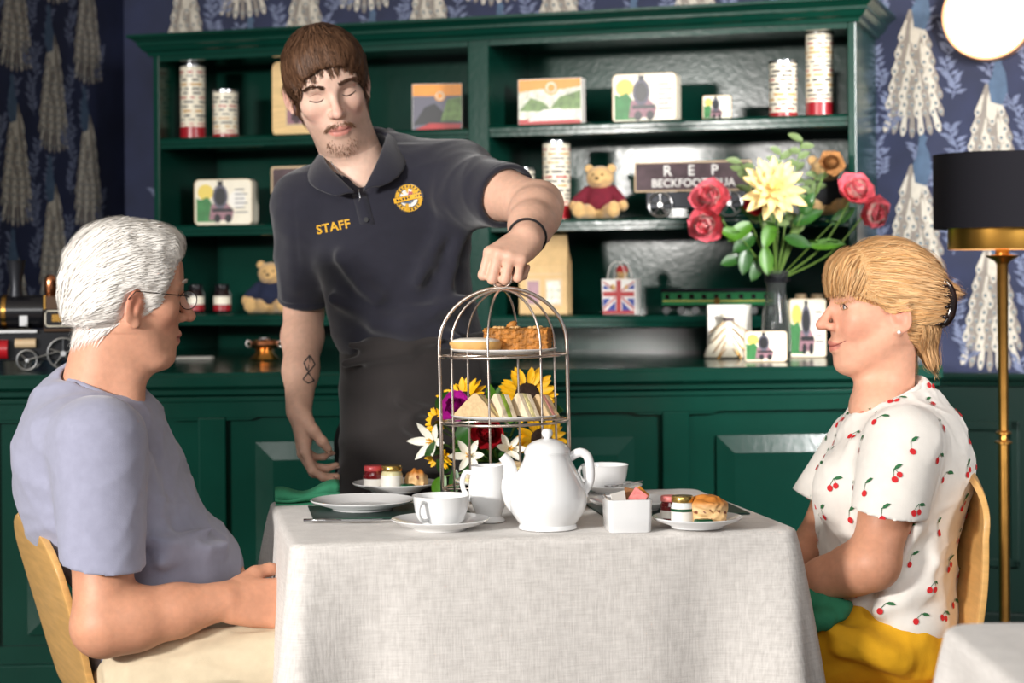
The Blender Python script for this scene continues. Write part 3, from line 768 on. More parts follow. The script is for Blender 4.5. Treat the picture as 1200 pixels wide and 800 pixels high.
# ---- teddy bears
def bear_meshes():
    S = SDF((-0.1, -0.09, -0.005), (0.1, 0.075, 0.155), 0.0022)
    S.ell((0, 0, 0.045), (0.036, 0.032, 0.046), .01)
    S.ell((0, -0.004, 0.110), (0.036, 0.033, 0.031), .008)
    for q in (-1, 1):
        S.ell((q * 0.030, 0.004, 0.134), (0.0125, 0.007, 0.0125), .004)
        S.ell((q * 0.030, -0.003, 0.134), (0.006, 0.003, 0.006), .004, 's')
        S.cap((q * 0.034, -0.002, 0.072), (q * 0.062, -0.022, 0.038), 0.014, 0.013, .006)
        S.ell((q * 0.065, -0.024, 0.034), (0.014, 0.014, 0.014), .006)
        S.cap((q * 0.024, -0.012, 0.020), (q * 0.044, -0.050, 0.020), 0.020, 0.018, .008)
        S.ell((q * 0.047, -0.058, 0.024), (0.0175, 0.012, 0.0215), .006)
    S.ell((0, -0.030, 0.102), (0.017, 0.014, 0.0135), .006)
    S.warp(lambda x, y, z: 0.0009 * hash_noise(x * 420, y * 420, z * 420, 3))
    J = SDF((-0.1, -0.07, -0.005), (0.1, 0.075, 0.12), 0.0022)
    J.ell((0, 0, 0.05), (0.041, 0.037, 0.044), .008)
    for q in (-1, 1): J.cap((q * 0.03, 0, 0.076), (q * 0.058, -0.018, 0.046), 0.0165, 0.0165, .006)
    J.half((0, 0, 0.0895), (0, -0.2, 1), k=.004); J.half((0, 0, 0.022), (0, 0, -1), k=.004)
    J.warp(lambda x, y, z: 0.0005 * np.sin(x * 900))
    return S, J
_S, _J = bear_meshes()
_fur = _S.build('fur_body', M_FUR).data; bpy.data.objects.remove(bpy.data.objects['fur_body'])
_jum = {}
for nm, mm in (('burg', M_BURG), ('navy', M_NAVYKNIT), ('grey', M_GREYKNIT)):
    o = _J.build('jumper', mm); _jum[nm] = o.data; bpy.data.objects.remove(o)
_e = MB(); _e.ball((0, 0, 0), 0.0032, 10, 6); _o = _e.build('eye', M_BEAD, smooth=True); _eye = _o.data; bpy.data.objects.remove(_o)
_e = MB(); _e.ball((0, 0, 0), (0.0055, 0.004, 0.0042), 10, 6); _o = _e.build('nose', M_BEAD, smooth=True); _nose = _o.data; bpy.data.objects.remove(_o)
def bear(t, sc, jum):
    def put(n, me, loc=(0, 0, 0)):
        o = bpy.data.objects.new(n, me); COL.objects.link(o); o.parent = t; o.location = tuple(c * sc for c in loc); o.scale = (sc,) * 3
    put('fur_body', _fur)
    if jum: put('jumper', _jum[jum])
    put('eye', _eye, (-0.012, -0.0345, 0.116)); put('eye', _eye, (0.012, -0.0345, 0.116)); put('nose', _nose, (0, -0.0435, 0.106))
t, m = shelf_thing('teddy_bear', 'honey teddy bear in burgundy jumper on the middle right shelf', 'teddy bear', 704, 'r', 1, 0.12, 4, 'souvenir teddy bears'); bear(t, 1.04, 'burg')
t, m = shelf_thing('teddy_bear', 'honey teddy bear in navy jumper beside the waiter\'s arm', 'teddy bear', 318, 'l', 2, 0.12, 12, 'souvenir teddy bears'); bear(t, 1.05, 'navy')
t, m = shelf_thing('teddy_bear', 'teddy bear in charcoal jumper behind the vase of flowers', 'teddy bear', 968, 'r', 1, 0.14, 14, 'souvenir teddy bears'); bear(t, 1.10, 'grey')

# ---- flag gift bag with a small bear in it
t, m = shelf_thing('gift_bag', 'small paper gift bag printed with red white and blue flag', 'gift bag', 725, 'r', 2, 0.10, -3)
w = 20 * m; h = 41 * m; dp = 0.04
b = MB(); vs = [(-w, 0, 0), (w, 0, 0), (w, dp, 0), (-w, dp, 0), (-w * 1.05, -.002, h), (w * 1.05, -.002, h), (w * 1.05, dp, h), (-w * 1.05, dp, h)]
b.add(vs, [(0, 1, 2, 3), (0, 1, 5, 4), (1, 2, 6, 5), (2, 3, 7, 6), (3, 0, 4, 7)]); o = b.build('paper_body', M_LETTER, t)
sd = o.modifiers.new('thickness', 'SOLIDIFY'); sd.thickness = 0.0012; sd.offset = -1
def qd(x0, z0, x1, z1, ww):
    d = Vector((x1 - x0, z1 - z0)).normalized(); n = Vector((-d.y, d.x)) * ww
    return [(x0 + n.x, z0 + n.y), (x1 + n.x, z1 + n.y), (x1 - n.x, z1 - n.y), (x0 - n.x, z0 - n.y)]
za, zb_ = h * .1, h * .97; zm = (za + zb_) / 2 + .004; W = w * .96
tri = [([(-W * .22, zb_), (W * .22, zb_), (0, zm)], 0)]
sh = [([(-W * .78, zb_), (-W * .22, zb_), (-W * .22, zm + h * .2)], 1), ([(W * .78, zb_), (W * .22, zb_), (W * .22, zm + h * .2)], 1), ([(-W, zb_ - h * .1), (-W, zm + h * .13), (-W * .5, zm + h * .13)], 1), ([(W, zb_ - h * .1), (W, zm + h * .13), (W * .5, zm + h * .13)], 1),
      ([(-W * .78, za), (-W * .22, za), (-W * .22, zm - h * .2)], 1), ([(W * .78, za), (W * .22, za), (W * .22, zm - h * .2)], 1), ([(-W, za + h * .1), (-W, zm - h * .13), (-W * .5, zm - h * .13)], 1), ([(W, za + h * .1), (W, zm - h * .13), (W * .5, zm - h * .13)], 1),
      (qd(-W, zb_ - .004, -W * .2, zm + h * .1, .0022), 0), (qd(W, zb_ - .004, W * .2, zm + h * .1, .0022), 0), (qd(-W, za + .004, -W * .2, zm - h * .1, .0022), 0), (qd(W, za + .004, W * .2, zm - h * .1, .0022), 0),
      (qd(-W, zm, W, zm, h * .07), 0), (qd(0, za, 0, zb_, h * .07), 0), ([(-w * .98, .001), (w * .98, .001), (w * .98, h * .1), (-w * .98, h * .1)], 0)]
art(t, sh, [M_REDP, M_BLUEP], -0.0012, 'printed_flag')
for yy in (0.004, dp - 0.004):
    b = MB(); b.tube([(w * .55 * math.cos(a) + (0.0 if yy > .01 else -.008), yy, h + 22 * m * math.sin(a) - 0.003) for a in np.linspace(0, math.pi, 14)], 0.0014, 6); b.build('handle', M_LETTER, t, smooth=True)
p = spot(729, 'r', 2, 0.125)
t = thing('teddy_bear', 'tiny teddy bear in red hat peeping out of flag bag', 'teddy bear', (p.x, p.y, p.z + 28 * m), -A_B, 'souvenir teddy bears')
bear(t, 0.42, None)
b = MB(); b.M = Matrix.Scale(0.42, 4); b.lathe([(0.037, 0.122), (0.041, 0.126), (0.039, 0.140), (0.032, 0.155), (0.018, 0.168), (0, 0.172)], 18); b.build('hat', M_REDKNIT, t, smooth=True)

# ---- kraft fudge carton with gabled top
t, m = shelf_thing('kraft_carton', 'kraft card carton with two windows under the waiter\'s fist', 'carton', 636, 'r', 2, 0.10, 3)
w = 29 * m; h = 94 * m
b = MB(); b.box(-w, w, 0, .06, 0, h * .62, bev=.001); b.prism([(-w, h * .62), (w, h * .62), (w * .92, h), (-w * .92, h)], .024, .036); b.add([(-w, 0, h * .62), (w, 0, h * .62), (w * .92, .026, h * .86), (-w * .92, .026, h * .86)], [(0, 1, 2, 3)]); b.add([(-w, .06, h * .62), (w, .06, h * .62), (w * .92, .034, h * .86), (-w * .92, .034, h * .86)], [(0, 1, 2, 3)]); b.build('carton', M_KRAFT, t)
art(t, [(rrect(-w * .72, -w * .1, h * .1, h * .44, .002), 0), (rrect(w * .08, w * .8, h * .1, h * .44, .002), 0), (rrect(-w * .64, -w * .18, h * .13, h * .41, .002), 1), (rrect(w * .16, w * .72, h * .13, h * .41, .002), 2), (rrect(-w * .8, w * .8, h * .49, h * .505, .0005), 0)], [M_BORDER, M_PINKP, M_MUTED], 0, 'printed_windows')

# ---- green toy coach
t, m = shelf_thing('toy_coach', 'long green toy railway coach on low shelf behind the vase', 'toy train', 840, 'r', 2, 0.09, 2)
w = 66 * m; h = 30 * m
b = MB(); b.box(-w, w, 0, .035, h * .34, h * .86, bev=.002); b.build('body', M_COACH, t)
b = MB(); b.prism([(-w, 0)] and [(-w - .002, h * .86), (w + .002, h * .86), (w + .002, h * .93), (w - .004, h), (-w + .004, h), (-w - .002, h * .93)], -.002, .037); b.build('roof', M_BLACKENAMEL, t)
b = MB(); b.box(-w, w, .004, .031, h * .2, h * .34); b.build('chassis', M_BLACKENAMEL, t)
for k in range(8):
    b = MB(); xx = -w * .92 + k * w * .263; b.cyl((xx, -.001, h * .14), (xx, .004, h * .14), h * .14, 14); b.build('wheel', M_STEEL, t)
for k in range(9):
    b = MB(); xx = -w * .9 + k * w * .222; b.box(xx - .006, xx + .006, -.0008, .001, h * .6, h * .78); b.build('window', M_JARGLASS, t)
b = MB(); b.box(-w * .98, w * .98, -.0006, .001, h * .5, h * .54); b.build('lining', M_YELLOWP, t)
b = MB(); b.cyl((0, -.0009, h * .5), (0, .001, h * .5), h * .13, 16); b.build('crest', M_BRASS, t)

# ---- sign board wagon
t, m = shelf_thing('sign_wagon', 'brown sign board lettered in white on a spoked wheel toy wagon', 'sign', 812, 'r', 1, 0.12, 3)
w = 69 * m; z0 = 31 * m; z1 = 66 * m
b = MB(); b.prism(rrect(-w, w, z0, z1, .003), 0, .014); b.build('board', M_BORDER, t)
b = MB(); b.prism(rrect(-w + .004, w - .004, z0 + .004, z1 - .004, .002), -.0012, .002); face = b.build('face', M_SIGN, t)
def stick_text(parent, txt, size, x, y, z, m_, spacing=1.0, bold=0.0, name='lettering'):
    me = text_mesh(txt, size, 0.0004, spacing, bold); me.materials.append(m_)
    me.transform(Matrix.Translation((x, y, z)) @ Matrix.Rotation(math.pi / 2, 4, 'X'))
    o = bpy.data.objects.new(name, me); COL.objects.link(o); o.parent = parent; return o
stick_text(t, 'R    E    P', 17 * m, -2 * m, -.0016, z0 + (z1 - z0) * .68, M_LETTER, 1.0, .0006)
stick_text(t, 'BECKFOOT QUA', 13 * m, 1 * m, -.0016, z0 + (z1 - z0) * .27, M_LETTER, 1.0, .0005)
b = MB(); b.box(-w * .8, w * .9, .0, .03, z0 - 20 * m, z0 - .001, bev=.002); b.build('chassis', M_IRON, t)
def spoke_wheel(parent, c, r, n, m_, rr=0.0016, ax='y', name='wheel', hub=0.18):
    b = MB(); c = Vector(c)
    b.tube([c + Vector((r * math.cos(a), 0, r * math.sin(a))) for a in np.linspace(0, 2 * math.pi, 28, endpoint=False)], rr, 8, closed=True)
    for k in range(n):
        a = 2 * math.pi * k / n + .3; b.cyl(c, c + Vector((r * math.cos(a), 0, r * math.sin(a))), rr * .8, 6)
    b.cyl(c + Vector((0, -rr * 1.5, 0)), c + Vector((0, rr * 1.5, 0)), r * hub, 14)
    return b.build(name, m_, parent, smooth=True, angle=40)
spoke_wheel(t, (-38 * m, -.006, 15.5 * m), 14 * m, 5, M_STEEL, .0026); spoke_wheel(t, (44 * m, -.006, 15.5 * m), 14 * m, 5, M_STEEL, .0026)
for xx in (-38 * m, 44 * m):
    b = MB(); b.cyl((xx, -.006, 15.5 * m), (xx, .03, 15.5 * m), .002, 8); b.build('axle', M_IRON, t)

# ---- small brown jars behind the tin
for k, (px, lab) in enumerate(((938, 'little brown lidded jar right beside the flower vase'), (957, 'little brown lidded jar next to the woman\'s fringe'))):
    t, m = shelf_thing('honey_jar', lab, 'jar', px, 'r', 2, .08, group='little jars on the low right shelf')
    b = MB(); b.lathe([(.014, 0), (.017, .003), (.017, .034), (.014, .04)], 18); b.build('glass', M_JARGLASS, t, smooth=True, angle=40)
    b = MB(); b.lathe([(.0155, .040), (.0155, .052), (.013, .054), (0, .054)], 18); b.build('lid', M_BORDER, t, smooth=True, angle=40)

# ================================================================== on the counter
# copper burner
t, m = counter_thing('copper_urn', 'small polished copper and brass burner on the counter', 'ornament', 310, 422)
b = MB(); b.lathe([(17 * m, 0), (17.5 * m, .002), (16 * m, .006), (11 * m, .018), (10 * m, .026)], 28); b.build('foot', M_BRASS, t, smooth=True, angle=40)
b = MB(); b.lathe([(10 * m, .026), (15 * m, .031), (17 * m, .040), (15.5 * m, .048), (12 * m, .051), (11 * m, .050), (11 * m, .042), (0, .040)], 28); b.build('bowl', M_COPPER, t, smooth=True, angle=40)
for q in (-1, 1):
    b = MB(); b.tube([(q * 15 * m, 0, .046), (q * 20 * m, 0, .050), (q * 21.5 * m, 0, .042), (q * 20 * m, 0, .034), (q * 15.5 * m, 0, .034)], .0022, 8); b.build('handle', M_STEEL, t, smooth=True)
b = MB(); b.tube([(.012 * math.cos(a), .012 * math.sin(a), .056) for a in np.linspace(0, 6.283, 18, endpoint=False)], .002, 6, closed=True); b.cyl((0.012, 0, .05), (.012, 0, .056), .0015, 6); b.cyl((-.012, 0, .05), (-.012, 0, .056), .0015, 6); b.build('top_ring', M_STEEL, t, smooth=True)
# pale card lying flat
t, m = counter_thing('menu_card', 'thin pale card lying flat beside the old man\'s chin', 'card', 226, 422)
b = MB(); b.box(-21 * m, 21 * m, 0, .06, 0, .004, bev=.001); b.box(-20 * m, 20 * m, .002, .058, .004, .0065, bev=.0008); b.build('card', M_WHITECARD, t)
# white card carton with a golden gown shape
t, m = counter_thing('gift_carton', 'white gift carton with cream and gold wrapped bag shape in front', 'carton', 856, 420, 0)
b = MB(); b.box(-25 * m, 27 * m, .03, .05, 0, 62 * m, bev=.001); b.build('carton', M_WHITECARD, t)
gx = -2 * m
b = MB(); vs = []; n = 18
prof = [(28, 14, .4), (29, 15, 2), (26, 13, 12), (21, 11, 24), (15, 8, 34), (9, 5, 41), (6, 3.5, 45), (9, 4, 50), (10, 4, 52)]
for rx, ry, zz in prof:
    for i in range(n): a = 2 * math.pi * i / n; vs.append((gx + rx * m * math.cos(a), .004 + ry * m * math.sin(a) * .7, zz * m))
fs = [(j * n + i, j * n + (i + 1) % n, (j + 1) * n + (i + 1) % n, (j + 1) * n + i) for j in range(len(prof) - 1) for i in range(n)] + [tuple(range(n))]
b.add(vs, fs); b.build('wrapped_bag', M_CREAM, t, smooth=True)
for q in (-1, 1):
    for k in range(5):
        b = MB(); f = k / 4
        b.tube([(gx + q * (4 + 1 * s_) * m + q * s_ * (22 - k * 3) * m * .9, .004 - (1 - .3 * s_) * (4.5 + 6 * (1 - (42 - 8 * k) / 42) + 5.5 * s_) * m * 1.05, (43 - k * 8) * m - s_ * (16 + 4 * k) * m * (0.9 if k < 4 else .4)) for s_ in np.linspace(0, 1, 7)], .0016, 6); b.build('gold_stripe', M_BRASS, t, smooth=True)
b = MB(); b.lathe([(6.5 * m, 43 * m), (7.5 * m, 45 * m), (6.5 * m, 47 * m)], 14, c=(gx, .004, 0), sy=.5, closed=True); b.build('tie', M_SIGN, t, smooth=True)

# ---- model steam engine
pe = PZ(45, 436, zc)
t = thing('steam_engine', 'model traction steam engine in black with brass and copper fittings', 'model engine', (pe.x, pe.y + .07, zc + .001), 0.12)
m = pe.y / F
def ex(px): return (px - 45) * m
def ez(py): return (436 - py) * m
b = MB(); b.tube([(ex(-75), 0, ez(366)), (ex(-4), 0, ez(366)), (ex(-4), 0, ez(366)), (ex(44), 0, ez(366))], [20 * m] * 4, 28); b.build('boiler', M_BLACKENAMEL, t, smooth=True, angle=40)
b = MB(); b.cyl((ex(-4), 0, ez(366)), (ex(1), 0, ez(366)), 20.8 * m, 28); b.build('boiler_band', M_BRASS, t, smooth=True, angle=40)
b = MB(); b.cyl((ex(-70), 0, ez(366)), (ex(-66), 0, ez(366)), 20.8 * m, 28); b.build('boiler_band', M_BRASS, t, smooth=True, angle=40)
b = MB(); b.lathe([(9 * m, ez(350)), (7 * m, ez(338)), (8 * m, ez(325)), (11 * m, ez(307)), (12 * m, ez(305)), (10 * m, ez(305)), (8 * m, ez(318)), (0, ez(320))], 24, c=(ex(11), 0, 0)); b.build('chimney', M_IRON, t, smooth=True, angle=40)
b = MB(); b.lathe([(6.2 * m, ez(350)), (6.2 * m, ez(345)), (7.4 * m, ez(343)), (7.6 * m, ez(330)), (6.5 * m, ez(325)), (3.5 * m, ez(322.5)), (0, ez(322))], 24, c=(ex(51), 0, 0)); b.build('steam_dome', M_COPPER, t, smooth=True, angle=40)
b = MB(); b.box(ex(45), ex(100), -20 * m, 20 * m, ez(390), ez(347), bev=.003); b.build('firebox', mat('bronze brown enamel', (74, 52, 34), rough=.3, coat=.3, metal=.4), t)
b = MB(); b.box(ex(45), ex(48), -20.6 * m, 20.6 * m, ez(364), ez(346.5), bev=.001); b.build('firebox_band', M_BRASS, t)
b = MB(); b.box(ex(46), ex(104), -22 * m, -19.5 * m, ez(386), ez(363), bev=.001); b.build('side_tank', M_BLACKENAMEL, t)
b = MB(); pr = [(ex(50), ez(365)), (ex(104), ez(365)), (ex(104), ez(383)), (ex(50), ez(383)), (ex(47.5), ez(380)), (ex(47.5), ez(368))]
b.tube([(x, -22.4 * m, z) for x, z in pr], .0016, 6, closed=True); b.build('lining', M_CREAM, t, smooth=True)
b = MB(); b.box(ex(55), ex(100), -22.6 * m, -21.5 * m, ez(378), ez(369), bev=.0006); b.build('brass_plate', M_BRASS, t)
b = MB(); b.box(ex(-60), ex(100), -14 * m, 14 * m, ez(424), ez(387), bev=.003); b.build('frame', M_BLACKENAMEL, t)
b = MB(); b.box(ex(-60), ex(38), -21 * m, -14 * m, ez(391), ez(387), bev=.001); b.build('running_board', M_STEEL, t)
b = MB(); b.cyl((ex(12), -18 * m, ez(403)), (ex(36), -18 * m, ez(403)), 5.6 * m, 18); b.build('cylinder', M_BORDER, t, smooth=True, angle=40)
b = MB(); b.cyl((ex(-22), -17 * m, ez(410)), (ex(4), -17 * m, ez(410)), 11.5 * m, 20); b.build('red_tank', M_REDENAMEL, t, smooth=True, angle=40)
b = MB(); b.box(ex(17), ex(27), -19.5 * m, -17 * m, ez(383), ez(366), bev=.001); b.cyl((ex(24), -20 * m, ez(382)), (ex(27), -20 * m, ez(382)), 2 * m, 10); b.build('lubricator', M_STEEL, t)
spoke_wheel(t, (ex(68), -21 * m, ez(415.5)), 18 * m, 5, M_STEEL, .0028); spoke_wheel(t, (ex(26), -21 * m, ez(423)), 11.5 * m, 3, M_STEEL, .0028)
spoke_wheel(t, (ex(68), 18 * m, ez(415.5)), 18 * m, 5, M_STEEL, .0028); spoke_wheel(t, (ex(26), 18 * m, ez(423)), 11.5 * m, 3, M_STEEL, .0028)
for xx, zz in ((68, 415.5), (26, 423)):
    b = MB(); b.cyl((ex(xx), -21 * m, ez(zz)), (ex(xx), 18 * m, ez(zz)), .003, 10); b.build('axle', M_STEEL, t)
b = MB(); b.tube([(ex(24), -22 * m, ez(424)), (ex(62), -22 * m, ez(413))], .0018, 6); b.build('connecting_rod', M_STEEL, t)

# ================================================================== floor lamp and wall light
M_SHADE = mat('black fabric shade', (13, 12, 17), rough=0.9, bump=0.2, bscale=500, spec=0.2)
M_GOLDIN = mat('gold foil lining', (226, 170, 80), rough=0.3, metal=1.0)
M_LAMPBRASS = mat('aged brass', (206, 152, 78), rough=0.3, metal=1.0, var=0.15, vscale=20)
dL = 4.35; mL = dL / F
pl = P(1176, 500, dL)
lamp = thing('floor_lamp', 'brass floor lamp with black drum shade beside the wall', 'lamp', (pl.x, pl.y, 0))
def lz(py): return P(1176, py, dL).z
b = MB(); b.lathe([(.14, 0), (.145, .006), (.14, .014), (.05, .024), (.02, .03), (.013, .05)], 40); b.build('base', M_LAMPBRASS, lamp, smooth=True, angle=40)
b = MB(); b.lathe([(6.3 * mL, .04), (6.3 * mL, lz(520)), (10 * mL, lz(519)), (10 * mL, lz(517)), (5.4 * mL, lz(515)), (5.0 * mL, lz(510)), (9 * mL, lz(508)), (9 * mL, lz(506)), (5.6 * mL, lz(504)), (6.6 * mL, lz(310)), (9 * mL, lz(306)), (18 * mL, lz(301)), (19 * mL, lz(299)), (8 * mL, lz(298)), (8 * mL, lz(292)), (4 * mL, lz(290)), (4 * mL, lz(262))], 24); b.build('pole', M_LAMPBRASS, lamp, smooth=True, angle=35)
R0 = 79 * mL
b = MB(); b.lathe([(R0, lz(268)), (R0, lz(181)), (R0 - .002, lz(181)), (R0 - .002, lz(268)), (R0, lz(268))], 64, closed=True); b.build('shade', M_SHADE, lamp, smooth=True, angle=30)
R1 = 62 * mL
b = MB(); b.lathe([(R1, lz(292)), (R1 + .001, lz(291)), (R1 + .001, lz(240)), (R1 - .002, lz(240)), (R1 - .002, lz(292)), (R1, lz(292))], 64, closed=True); b.build('inner_ring', M_GOLDIN, lamp, smooth=True, angle=30)
b = MB(); b.lathe([(R1, lz(291.6)), (4 * mL, lz(291.6)), (4 * mL, lz(290.4)), (R1, lz(290.4))], 48, closed=True); b.build('diffuser', mat('lamp diffuser', (255, 214, 150), rough=.5, emis=(255, 190, 110), estr=1.6), lamp)
b = MB()
for k in range(3):
    a = k * 2.094; b.cyl((0, 0, lz(246)), ((R0 - .004) * math.cos(a), (R0 - .004) * math.sin(a), lz(246)), .0018, 6)
b.build('spider', M_LAMPBRASS, lamp)
b = MB(); b.ball((0, 0, lz(236)), (.028, .028, .034)); b.build('bulb', mat('warm bulb', (255, 240, 210), emis=(255, 190, 110), estr=10.0), lamp, smooth=True)
l = bpy.data.lights.new('lamp_light', 'POINT'); l.energy = 9; l.color = (1.0, 0.7, 0.4); l.shadow_soft_size = 0.03
o = bpy.data.objects.new('lamp_light', l); COL.objects.link(o); o.parent = lamp; o.location = (0, 0, lz(215))

# round wall light: opal disc in a copper ring
xs, zs = on_plane(1157, 18, WALL_V - 0.05)
pw = OB + EXB * xs + EYB * WALL_V
wallight = thing('wall_light', 'round glowing wall light with copper ring on the wallpaper', 'light', (pw.x, pw.y, zs), -A_B)
rw = 52 / F * pw.y
RX = Matrix.Rotation(math.pi / 2, 4, 'X')
b = MB(); b.M = RX; b.lathe([(rw, 0), (rw, .045), (rw * .985, .055), (rw * .93, .055), (rw * .90, .04), (rw * .90, 0.0)], 64, closed=True); b.build('ring', mat('rose copper ring', (226, 166, 120), rough=.35, metal=.8), wallight, smooth=True, angle=40)
b = MB(); b.M = RX; b.lathe([(rw * .90, .030), (rw * .86, .044), (rw * .7, .052), (rw * .3, .056), (0, .057)], 64); b.build('opal_disc', mat('opal glass, lit', (255, 252, 246), rough=.4, emis=(255, 246, 230), estr=6.0), wallight, smooth=True)
# ================================================================== the tea table
ZT = 0.75
def T(px, py, dz=0.0): return PZ(px, py, ZT + 0.0005 + dz)
M_LINEN = mat('grey white linen', (212, 207, 202), rough=0.85, var=0.16, vscale=240, stretch=(3, 3, 1), sheen=0.15)
def linen_weave(m):
    nt = m.node_tree; bs = nt.nodes['Principled BSDF']; tc = nt.nodes.new('ShaderNodeTexCoord'); ends = []
    for sc in ((330, 330, 26), (26, 26, 420), (60, 330, 60)):
        mp = nt.nodes.new('ShaderNodeMapping'); mp.inputs['Scale'].default_value = sc; nt.links.new(tc.outputs['Object'], mp.inputs['Vector'])
        n = nt.nodes.new('ShaderNodeTexNoise'); n.inputs['Scale'].default_value = 1.0; n.inputs['Detail'].default_value = 2; nt.links.new(mp.outputs[0], n.inputs['Vector']); ends.append(n.outputs['Fac'])
    a = nt.nodes.new('ShaderNodeMath'); a.operation = 'ADD'; nt.links.new(ends[0], a.inputs[0]); nt.links.new(ends[1], a.inputs[1])
    a2 = nt.nodes.new('ShaderNodeMath'); a2.operation = 'ADD'; nt.links.new(a.outputs[0], a2.inputs[0]); nt.links.new(ends[2], a2.inputs[1])
    r = nt.nodes.new('ShaderNodeMapRange'); r.inputs[1].default_value = 1.1; r.inputs[2].default_value = 1.9; nt.links.new(a2.outputs[0], r.inputs[0])
    c = nt.nodes.new('ShaderNodeValToRGB'); c.color_ramp.elements[0].color = srgb(198, 193, 188); c.color_ramp.elements[1].color = srgb(224, 219, 214); nt.links.new(r.outputs[0], c.inputs['Fac'])
    nt.links.new(c.outputs[0], bs.inputs['Base Color'])
    b = nt.nodes.new('ShaderNodeBump'); b.inputs['Strength'].default_value = .35; b.inputs['Distance'].default_value = .001; nt.links.new(r.outputs[0], b.inputs['Height']); nt.links.new(b.outputs[0], bs.inputs['Normal'])
M_CHINA = mat('white china', (240, 240, 240), rough=0.12, coat=0.5, coat_rough=0.05)
linen_weave(M_LINEN)
M_MAT = mat('dark green leatherette', (20, 50, 44), rough=0.5, bump=0.15, bscale=300)
M_NAPKIN = mat('green cotton napkin', (44, 122, 88), rough=0.85, var=0.08, vscale=60, bump=0.3, bscale=500)
M_CHROME = mat('polished steel wire', (226, 212, 200), rough=0.26, metal=1.0)
M_CUTLERY = mat('polished cutlery', (200, 200, 202), rough=0.15, metal=1.0)
M_CRUST = mat('baked golden crust', (206, 140, 66), rough=0.55, var=0.25, vscale=40, bump=0.4, bscale=150, attr='tint')
M_BREAD = mat('white bread', (234, 216, 186), rough=0.85, var=0.08, vscale=120, bump=0.5, bscale=260)
M_BROWNBREAD = mat('brown bread', (206, 178, 136), rough=0.85, var=0.15, vscale=160, bump=0.5, bscale=260)
M_LETTUCE = mat('lettuce filling', (140, 168, 60), rough=0.5, var=0.3, vscale=80, bump=0.5, bscale=150)
M_EGG = mat('egg mayonnaise filling', (236, 222, 160), rough=0.5, var=0.2, vscale=120, bump=0.6, bscale=200)
M_HAM = mat('ham filling', (206, 140, 128), rough=0.5, var=0.2, vscale=80)
M_ICING = mat('white icing', (246, 240, 228), rough=0.35)
M_PASTRY = mat('shortcrust pastry', (226, 178, 108), rough=0.65, var=0.15, vscale=40, bump=0.3, bscale=200)
M_FLAPJACK = mat('oat flapjack', (178, 116, 48), rough=0.6, var=0.45, vscale=130, bump=0.8, bscale=220)
M_NUT = mat('pecan and oats', (214, 168, 108), rough=0.6, var=0.2, vscale=80)
M_CLEARJAR = mat('jam jar glass', (232, 236, 234), rough=0.05, coat=0.3)
M_JAMRED = mat('strawberry jam', (104, 16, 22), rough=0.12, coat=0.6)
M_CURD = mat('pale honey', (214, 206, 160), rough=0.15, coat=0.6)
M_LIDRED = mat('red gingham lid', (190, 70, 72), rough=0.35, var=0.3, vscale=160)
M_LIDGOLD = mat('gold lid', (206, 172, 98), rough=0.25, metal=0.9)
M_LIDPINK = mat('pink gingham lid', (226, 128, 124), rough=0.4, var=0.3, vscale=160)
M_FOIL = mat('green foil', (28, 92, 60), rough=0.25, metal=0.4)
M_WOODLEG = mat('beech leg', (190, 150, 96), rough=0.45, var=0.12, vscale=14, stretch=(8, 8, 1))

